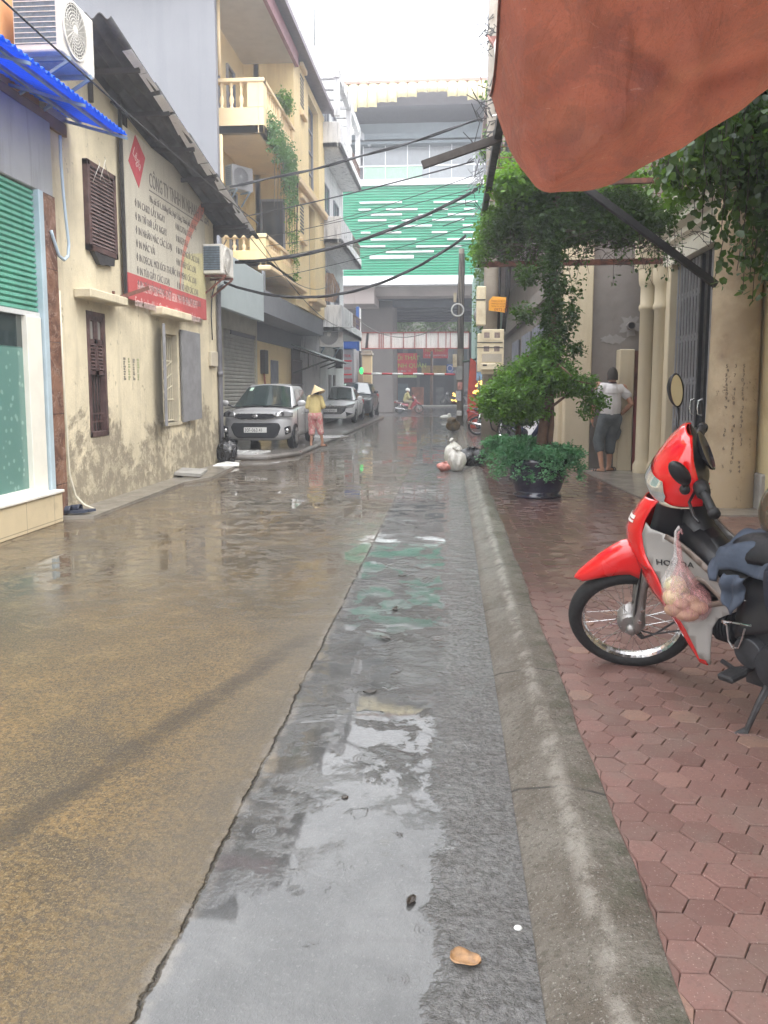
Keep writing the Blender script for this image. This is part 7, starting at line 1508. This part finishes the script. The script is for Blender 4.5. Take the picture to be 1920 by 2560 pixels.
# blue glazed pots
def pot(name,label,x,y,z,r,h,grp='blue glazed plant pots'):
    t=thing(name,label,'plant pot',(x,y,z),0,grp,local=True); b=MB(); b.lathe([(0,0),(r*.82,0),(r*.84,h*.08),(r*.74,h*.10),(r*.80,h*.2),(r*.95,h*.55),(r,h*.86),(r*1.04,h*.92),(r*1.04,h),(r*.94,h),(r*.92,h*.85),(0,h*.84)],(0,0,0),40)
    b.build('bowl',mat('blue glaze',(.008,.01,.032),.18,.5,1.6,.15,12,.01,coat=.8,dirt=(.03,.028,.03),dscale=3),t,smooth=True); b=MB(); b.lathe([(0,h*.85),(r*.93,h*.85)],(0,0,0),24); b.build('soil',M_soil,t); return t
PX,PY=1.13,10.72
pot('plant_pot','dark blue glazed pot holding the tall potted tree and a skirt of ferns',PX,PY,.1,.37,.50)
# tree in the pot
tr=thing('potted_tree','potted tree with layered umbrella crown wrapped in climbing leaves up to the pergola','tree',(PX,PY,.55))
branchy(tr,[([(PX+.02,PY,.5),(PX+.05,PY,.9),(PX+.10,PY,1.4),(PX+.14,PY,2.2),(PX+.15,PY+.1,3.2),(PX+.2,PY+.3,4.0)],[.085,.065,.06,.055,.05,.04]),([(PX+.12,PY+.02,.5),(PX+.16,PY+.03,1.0),(PX+.15,PY,1.6)],[.045,.04,.03])]+[([(PX+.09,PY,1.2+.07*i),(PX+.09+.28*math.cos(i*1.9),PY+.28*math.sin(i*1.9),1.42+.06*i),(PX+.09+.6*math.cos(i*1.9),PY+.6*math.sin(i*1.9),1.45+.03*i)],[.022,.015,.006]) for i in range(9)])
lw=[((PX-.28,PY-.1,1.42),(.50,.5,.25),3.2),((PX+.02,PY,1.74),(.44,.44,.20),2.2),((PX+.38,PY,1.54),(.36,.4,.17),1.7),((PX-.45,PY-.2,1.22),(.30,.32,.13),1.3),((PX+.70,PY,1.33),(.17,.2,.10),.45),((PX+.05,PY,1.98),(.25,.25,.15),.8),((PX-.2,PY+.5,1.45),(.5,.3,.25),1.3),((PX+.55,PY-.1,1.18),(.13,.15,.05),.12)]
leaves(cloud(lw,14000,1,.25,.035,12),.05,'crown',M_lf,tr,seed=1)
leaves(cloud([((PX-.42,PY-.25,1.32),(.40,.35,.22),3),((PX-.1,PY-.2,1.62),(.5,.3,.2),1),((PX-.3,PY-.15,1.18),(.42,.35,.08),1.)],4200,2,.8,.03,10),.05,'crown_tips',M_lf2,tr,seed=2)
# climbing plant around the trunk and over the pergola
vn=thing('climbing_vine','dense climbing vine wrapping the tree trunk and hanging from the pergola beams','vine',(PX,PY,2))
col_=[((PX+.14+.03*math.sin(i*2.1),PY+.02,1.95+i*.2),(.155+.035*math.sin(i*1.7),.15,.15),1.) for i in range(9)]
leaves(cloud(col_+[((PX+.34,PY,2.35),(.16,.12,.2),.7),((PX+.40,PY,2.0),(.2,.14,.12),.6),((PX-.18,PY,2.42),(.2,.15,.14),.5),((PX-.2,PY,2.9),(.2,.15,.16),.7),((PX+.4,PY,2.75),(.13,.12,.25),.4)],7500,3,.2,.03,12),.052,'stem_leaves',M_lfd,vn,seed=3)
top=[((1.05,11.6,3.78),(.55,.9,.30),3),((1.6,11.5,3.85),(.6,.9,.28),3),((2.2,11.5,3.85),(.55,.8,.24),2.2),((.75,11.9,3.55),(.32,.6,.30),1.5),((1.35,11.0,3.55),(.5,.5,.28),2),((1.9,11.1,3.55),(.45,.5,.22),1.3),((2.6,11.4,3.7),(.4,.7,.2),1.1),((2.35,11.2,3.45),(.3,.3,.14),.5)]
leaves(cloud(top,18000,4,.15,.05,14),.065,'crown',M_lfd,vn,seed=4)
leaves(cloud([((1.0,11.2,4.12),(.55,1.0,.12),2.5),((1.8,11.2,4.15),(.8,1.0,.12),2.5),((.55,12.1,3.75),(.22,.5,.3),1.1),((.42,12.3,3.45),(.13,.3,.2),.5),((.75,10.8,4.0),(.3,.6,.14),1.),((.9,12,4.55),(.3,.4,.25),.6)],9000,5,.3,.05,10),.065,'crown_tips',M_lf2,vn,seed=5)
# hanging strands
pts=[];tw=MB(); rg=random.Random(9)
for i in range(46):
    x=rg.uniform(.6,2.9); y=rg.uniform(10.6,12.4); L=rg.uniform(.15,.6); z=3.5
    tw.tube([(x,y,z),(x+rg.uniform(-.05,.05),y,z-L*.6),(x+rg.uniform(-.08,.08),y,z-L)],.003,4)
    for k in range(int(L*40)): pts.append((x+rg.gauss(0,.025),y+rg.gauss(0,.03),z-L*rg.random()))
leaves(pts,.055,'hanging_leaves',M_lfd,vn,droop=.8,seed=6)
for i in range(60):
    x=rg.uniform(.45,3.2); y=rg.uniform(10.4,12.7); q=[(x+k*rg.uniform(-.02,.16),y+k*rg.uniform(-.05,.1),3.25+rg.uniform(-.05,.15)+.05*math.sin(k)) for k in range(5)]; tw.tube(q,.004,4)
tw.build('bare_twigs',M_twig,vn)
# curtain of bigger leaves on the right
cu=thing('hanging_creeper','large dark creeper with heart shaped leaves hanging down beside the round column','vine',(2.8,8.4,4))
pts=[];tw=MB()
for i in range(130):
    x=rg.uniform(2.0,3.75); y=rg.uniform(7.9,9.1); zt=rg.uniform(3.6,4.5); L=rg.uniform(.4,1.5)*(0.25+.85*min(1,max(0,(x-1.95)/1.2)))
    zt-=max(0,2.3-x)*.0
    q=[(x,y,zt),(x+rg.uniform(-.07,.07),y,zt-L*.5),(x+rg.uniform(-.12,.12),y,zt-L)]; tw.tube(q,.004,4)
    for k in range(int(L*34)+4):
        s_=rg.random(); pts.append((x+rg.gauss(0,.06),y+rg.gauss(0,.06),zt-L*s_))
leaves(pts,.085,'leaf_curtain',M_lfd,cu,asp=.85,droop=.9,seed=7)
leaves(cloud([((2.35,8.6,4.0),(.4,.45,.35),1.4),((2.7,8.6,3.75),(.35,.4,.3),1),((2.3,8.7,3.55),(.2,.3,.2),.5)],1500,8,.3,.08,8),.085,'bright_leaves',M_lf2,cu,asp=.85,droop=.7,seed=8)
leaves(cloud([((3.2,8.8,4.0),(.55,.5,.7),1),((2.9,8.9,4.4),(.7,.5,.4),1)],3800,9,.1,.08,10),.09,'dense_leaves',M_lfd,cu,asp=.85,droop=.8,seed=9)
for k in range(5): x=3.05+.1*k; tw.tube([(x,8.6,3.5),(x+.05,8.5,2.6),(x+.18,8.4,1.9),(x+.3,8.3,1.3)],.009,5)
tw.build('stems',M_twig,cu)
# ferns in the pots
def fern(name,label,x,y,z,rx,ry,rz,n,seed,up=.6):
    t=thing(name,label,'fern',(x,y,z),0,'ferns in the pots'); rg=np.random.default_rng(seed); P=[]
    th=rg.uniform(0,6.283,n//9); el=rg.uniform(.0,1.,n//9); 
    for a,e in zip(th,el):
        rr=.45+.55*rg.random(); lump=1+.16*math.sin(a*5+seed)+.1*math.sin(a*11)
        c=np.array([x+math.cos(a)*rx*rr*lump*math.cos(e*1.2)**.4,y+math.sin(a)*ry*rr*lump*math.cos(e*1.2)**.4,z+rz*(math.sin(e*1.5)*.9-.5*(rr>.8)*(e<.35)*2*rg.random())+.03*math.sin(a*7)])
        P.append(c+rg.normal(0,.022,(9,3)))
    leaves(np.concatenate(P),.046,'fronds',M_lf3,t,asp=.5,droop=-.3,seed=seed)
    b=MB(); b.ell((x,y,z-.02),(rx*.6,ry*.6,rz*.45),14,8); b.build('inner_stems',mat('dark fern stems',(.012,.03,.02),.9,.4,20,.6),t); return t
fern('fern','bushy blue green ferns spilling over the rim of the front pot',PX+.0,PY,.52,.58,.5,.22,13000,21)
pot('plant_pot','second blue pot half hidden behind the front one, nearer the street',1.12,12.6,.1,.28,.48)
fern('fern','bushy ferns in the second pot behind the front pot',.93,12.5,.54,.46,.4,.2,8000,22)
t2=thing('small_tree','small dark round tree growing in the second pot behind the umbrella tree','tree',(1.0,12.7,.6)); branchy(t2,[([(1.02,12.7,.55),(1.04,12.7,.95),(1.08,12.7,1.4)],[.05,.04,.03])]); leaves(cloud([((1.02,12.75,1.17),(.42,.4,.30),2),((1.1,12.7,1.6),(.5,.4,.35),2)],7500,10,.2,.035,10),.045,'crown',M_lfd,t2,seed=10)
# plant on the yellow balcony
bv=thing('balcony_creeper','light green creeper trailing down from the upper yellow balcony','vine',(-4.7,22,8.2)); lb=[]; 
for i in range(26):
    y=Y0+.35+(Y1-Y0-.5)*i/26; L=.5+1.0*abs(math.sin(i*.8+1))+1.0*(i>12); lb.append(((XF+.08,y,8.55-L*.45),(.08,.10,L*.5),L))
leaves(cloud(lb,4600,11,.0,.035,10),.075,'trailing_leaves',leafmat('creeper green',(.06,.15,.06),(.16,.30,.12),.3,.6),bv,seed=11)
leaves(cloud([((XF+.05,Y0+2.6,9.4),(.15,.7,.25),1),((XF+.1,Y1-.6,5.5),(.05,.25,1.0),.25),((XF+.1,Y1-1.3,6.2),(.05,.2,1.2),.3)],1800,12,.1,.05,10),.07,'upper_leaves',M_lf2,bv,seed=12)
b=MB()
for i in range(9): y=Y0+.8+i*.4; b.tube([(XF+.06,y,8.0),(XF+.08,y+.05,7.0),(XF+.06,y,6.2-.15*i)],.008,4)
b.build('stems',M_twig,bv)
# vines on the far pole and wires
fv=thing('pole_vine','light green vine draping the wires and facade above the farther pole','vine',(1.1,20,6)); leaves(cloud([((.95,18,7.6),(.25,.6,.35),1),((.95,17.5,6.9),(.15,.4,.35),.6),((.75,17,6.2),(.2,.5,.3),.6),((1.25,20,6.3),(.4,.8,.8),1.2),((1.0,26,5.5),(.4,1.5,1.0),1.6),((1.0,28,3.9),(.3,1.,1.),1)],6500,13,.1,.07,10),.09,'leaf_mass',M_lf2,fv,seed=13)
b=MB(); 
for i in range(6): b.tube([(1.1,17+i,8.5),(1.0,18+i,6.5),(1.05,19+i,4.5)],.01,4)
b.build('stems',M_twig,fv)
# distant trees and pale block seen under the station
for i,(x,z,r,s_) in enumerate(((-4.6,5.6,1.6,'left'),(-1.6,5.5,1.9,'middle'),(1.0,5.7,1.7,'right'))):
    t=thing('distant_tree',('leftmost hazy tree seen under the station','middle hazy tree seen under the station','rightmost hazy tree seen under the station')[i],'tree',(x,69.,0),0,'trees under the station'); branchy(t,[([(x,70.8,0),(x,70.8,4.5)],[.15,.1])]); leaves(cloud([((x,70.6,6.3),(r,.8,1.1),1),((x+.6,70.6,7.2),(r*.7,.7,.7),1)],2600,30+i,.1,.12,8),.2,'crown',M_lf,t,seed=30+i)
# ================================================================ wires
def sag(a,b_,s,n=18):
    a=Vector(a);b_=Vector(b_); return [a.lerp(b_,k/n)-Vector((0,0,s*4*(k/n)*(1-k/n))) for k in range(n+1)]
def wire(label,a,b_,s,r=.012,strands=1,m=None,grp='overhead cables'):
    bb=MB(); 
    for k in range(strands):
        P=sag(a,b_,s); 
        if strands>1: P=[p+Vector((0,math.cos(i*.9+k*2)*r*1.1,math.sin(i*.9+k*2)*r*1.1)) for i,p in enumerate(P)]
        bb.tube(P,r,6)
    return tag(bb.build('overhead_cable',m or M_cable,smooth=True),label,'cable',grp)
PT=lambda u,v: aY(u,v,15.3)
LW=lambda u,v,Y: aY(u,v,Y)
wire('uppermost overhead cable, two twisted strands running to the top of the yellow balcony',PT(1203,297),LW(575,466,17.2),.10,.016,2)
wire('second overhead cable from the top, a single thin black line',PT(1185,403),LW(612,541,20.5),.05,.014)
wire('thick bundle of overhead cables running to the air conditioner on the yellow house',PT(1195,472),LW(588,656,15.9),.28,.017,4)
wire('lowest heavy overhead cable sagging to the downpipe',PT(1165,590),LW(560,706,16.1),.62,.015,3)
for i,(a,c,s,l) in enumerate((((1190,500),(620,620),.12,'faint thin wire just under the thick cable bundle'),((1190,520),(640,650),.1,'faint thin wire, second below the thick cable bundle'),((1190,470),(620,600),.05,'faint thin wire just above the thick cable bundle'),((1190,560),(640,700),.1,'faint thin wire just above the lowest heavy cable'),((1185,610),(800,600),.15,'thin wire crossing the green slats low down'),((1180,440),(800,560),.05,'faint wire slanting over the upper green slats'))):
    wire(l,PT(*a),LW(*c,22),s,.007)
wire('thin wire hanging in a long sag from the corrugated eave to the white balcony',LW(618,550,16.3),LW(905,808,36),.9,.009)
wire('second thin wire sagging from the corrugated eave',LW(600,560,16.3),LW(830,710,30),.6,.009)
wire('thin pale line from the blue blade sign to the farther pole',aY(880,786,38),aY(1160,776,31),1.0,.018,m=M_conc)
wire('twisted wire following the corrugated eave with rain drops on it',(-3.62,5.2,4.65),(-3.7,16.2,4.62),.08,.010)
wire('vertical drop cable on the yellow building corner',LW(745,430,25),LW(738,770,26),.0,.02)
b=MB(); P=sag(aX(590,563,-3.8),aX(15,0,-3.6),.0); rg=random.Random(4)
for k in range(60): q=k/60; p=P[0].lerp(P[-1],q*.75); b.ell((p.x,p.y,p.z-.02),.008,6,4)
b=MB(); c0=aY(1144,775,30.5); b.tube([c0+Vector((.22*math.cos(q*.5),0,.22*math.sin(q*.5)+.0)) for q in range(26)],.03,6); tag(b.build('wire_coil',M_white,smooth=True),'white ring of coiled wire on the farther pole','coil')
for i,(u,v,n_) in enumerate(((1215,440,26),(1195,480,16),(1225,250,20),(1230,90,26),(1210,330,14))):
    b=MB(); rg=random.Random(i+50); c=aY(u,v,15.2)
    for k in range(n_):
        p=c+Vector((rg.gauss(0,.10),rg.gauss(0,.12),rg.gauss(0,.22))); b.tube([p,p+Vector((rg.uniform(-.18,.18),0,rg.uniform(-.25,.1))),p+Vector((rg.uniform(-.3,.15),0,rg.uniform(-.35,.25)))],.008,4)
    tag(b.build('wire_tangle',M_cable if i!=0 else mat('grey wire',(.25,.26,.28),.5,.2)),('grey tangle of wire loops beside the black awning rail','small tangle where the thick cables meet the pole','tangle of wires higher on the pole beside the tarpaulin edge','topmost tangle of wires on the pole against the sky','loose tangle above the projecting awning arm')[i],'wire tangle')
# ================================================================ damp hazy air
hz=MB(); hz.box(-40,40,-6,110,-1.6,24); ho=hz.build('haze',None); ho['kind']='stuff'
hm_=bpy.data.materials.new('haze air'); hm_.use_nodes=True; nt_=hm_.node_tree; nt_.nodes.clear(); o_=nt_.nodes.new('ShaderNodeOutputMaterial'); v_=nt_.nodes.new('ShaderNodeVolumePrincipled'); v_.inputs['Color'].default_value=(.93,.95,1,1); v_.inputs['Density'].default_value=.0044; v_.inputs['Anisotropy'].default_value=.2; nt_.links.new(v_.outputs[0],o_.inputs['Volume']); ho.data.materials.append(hm_)
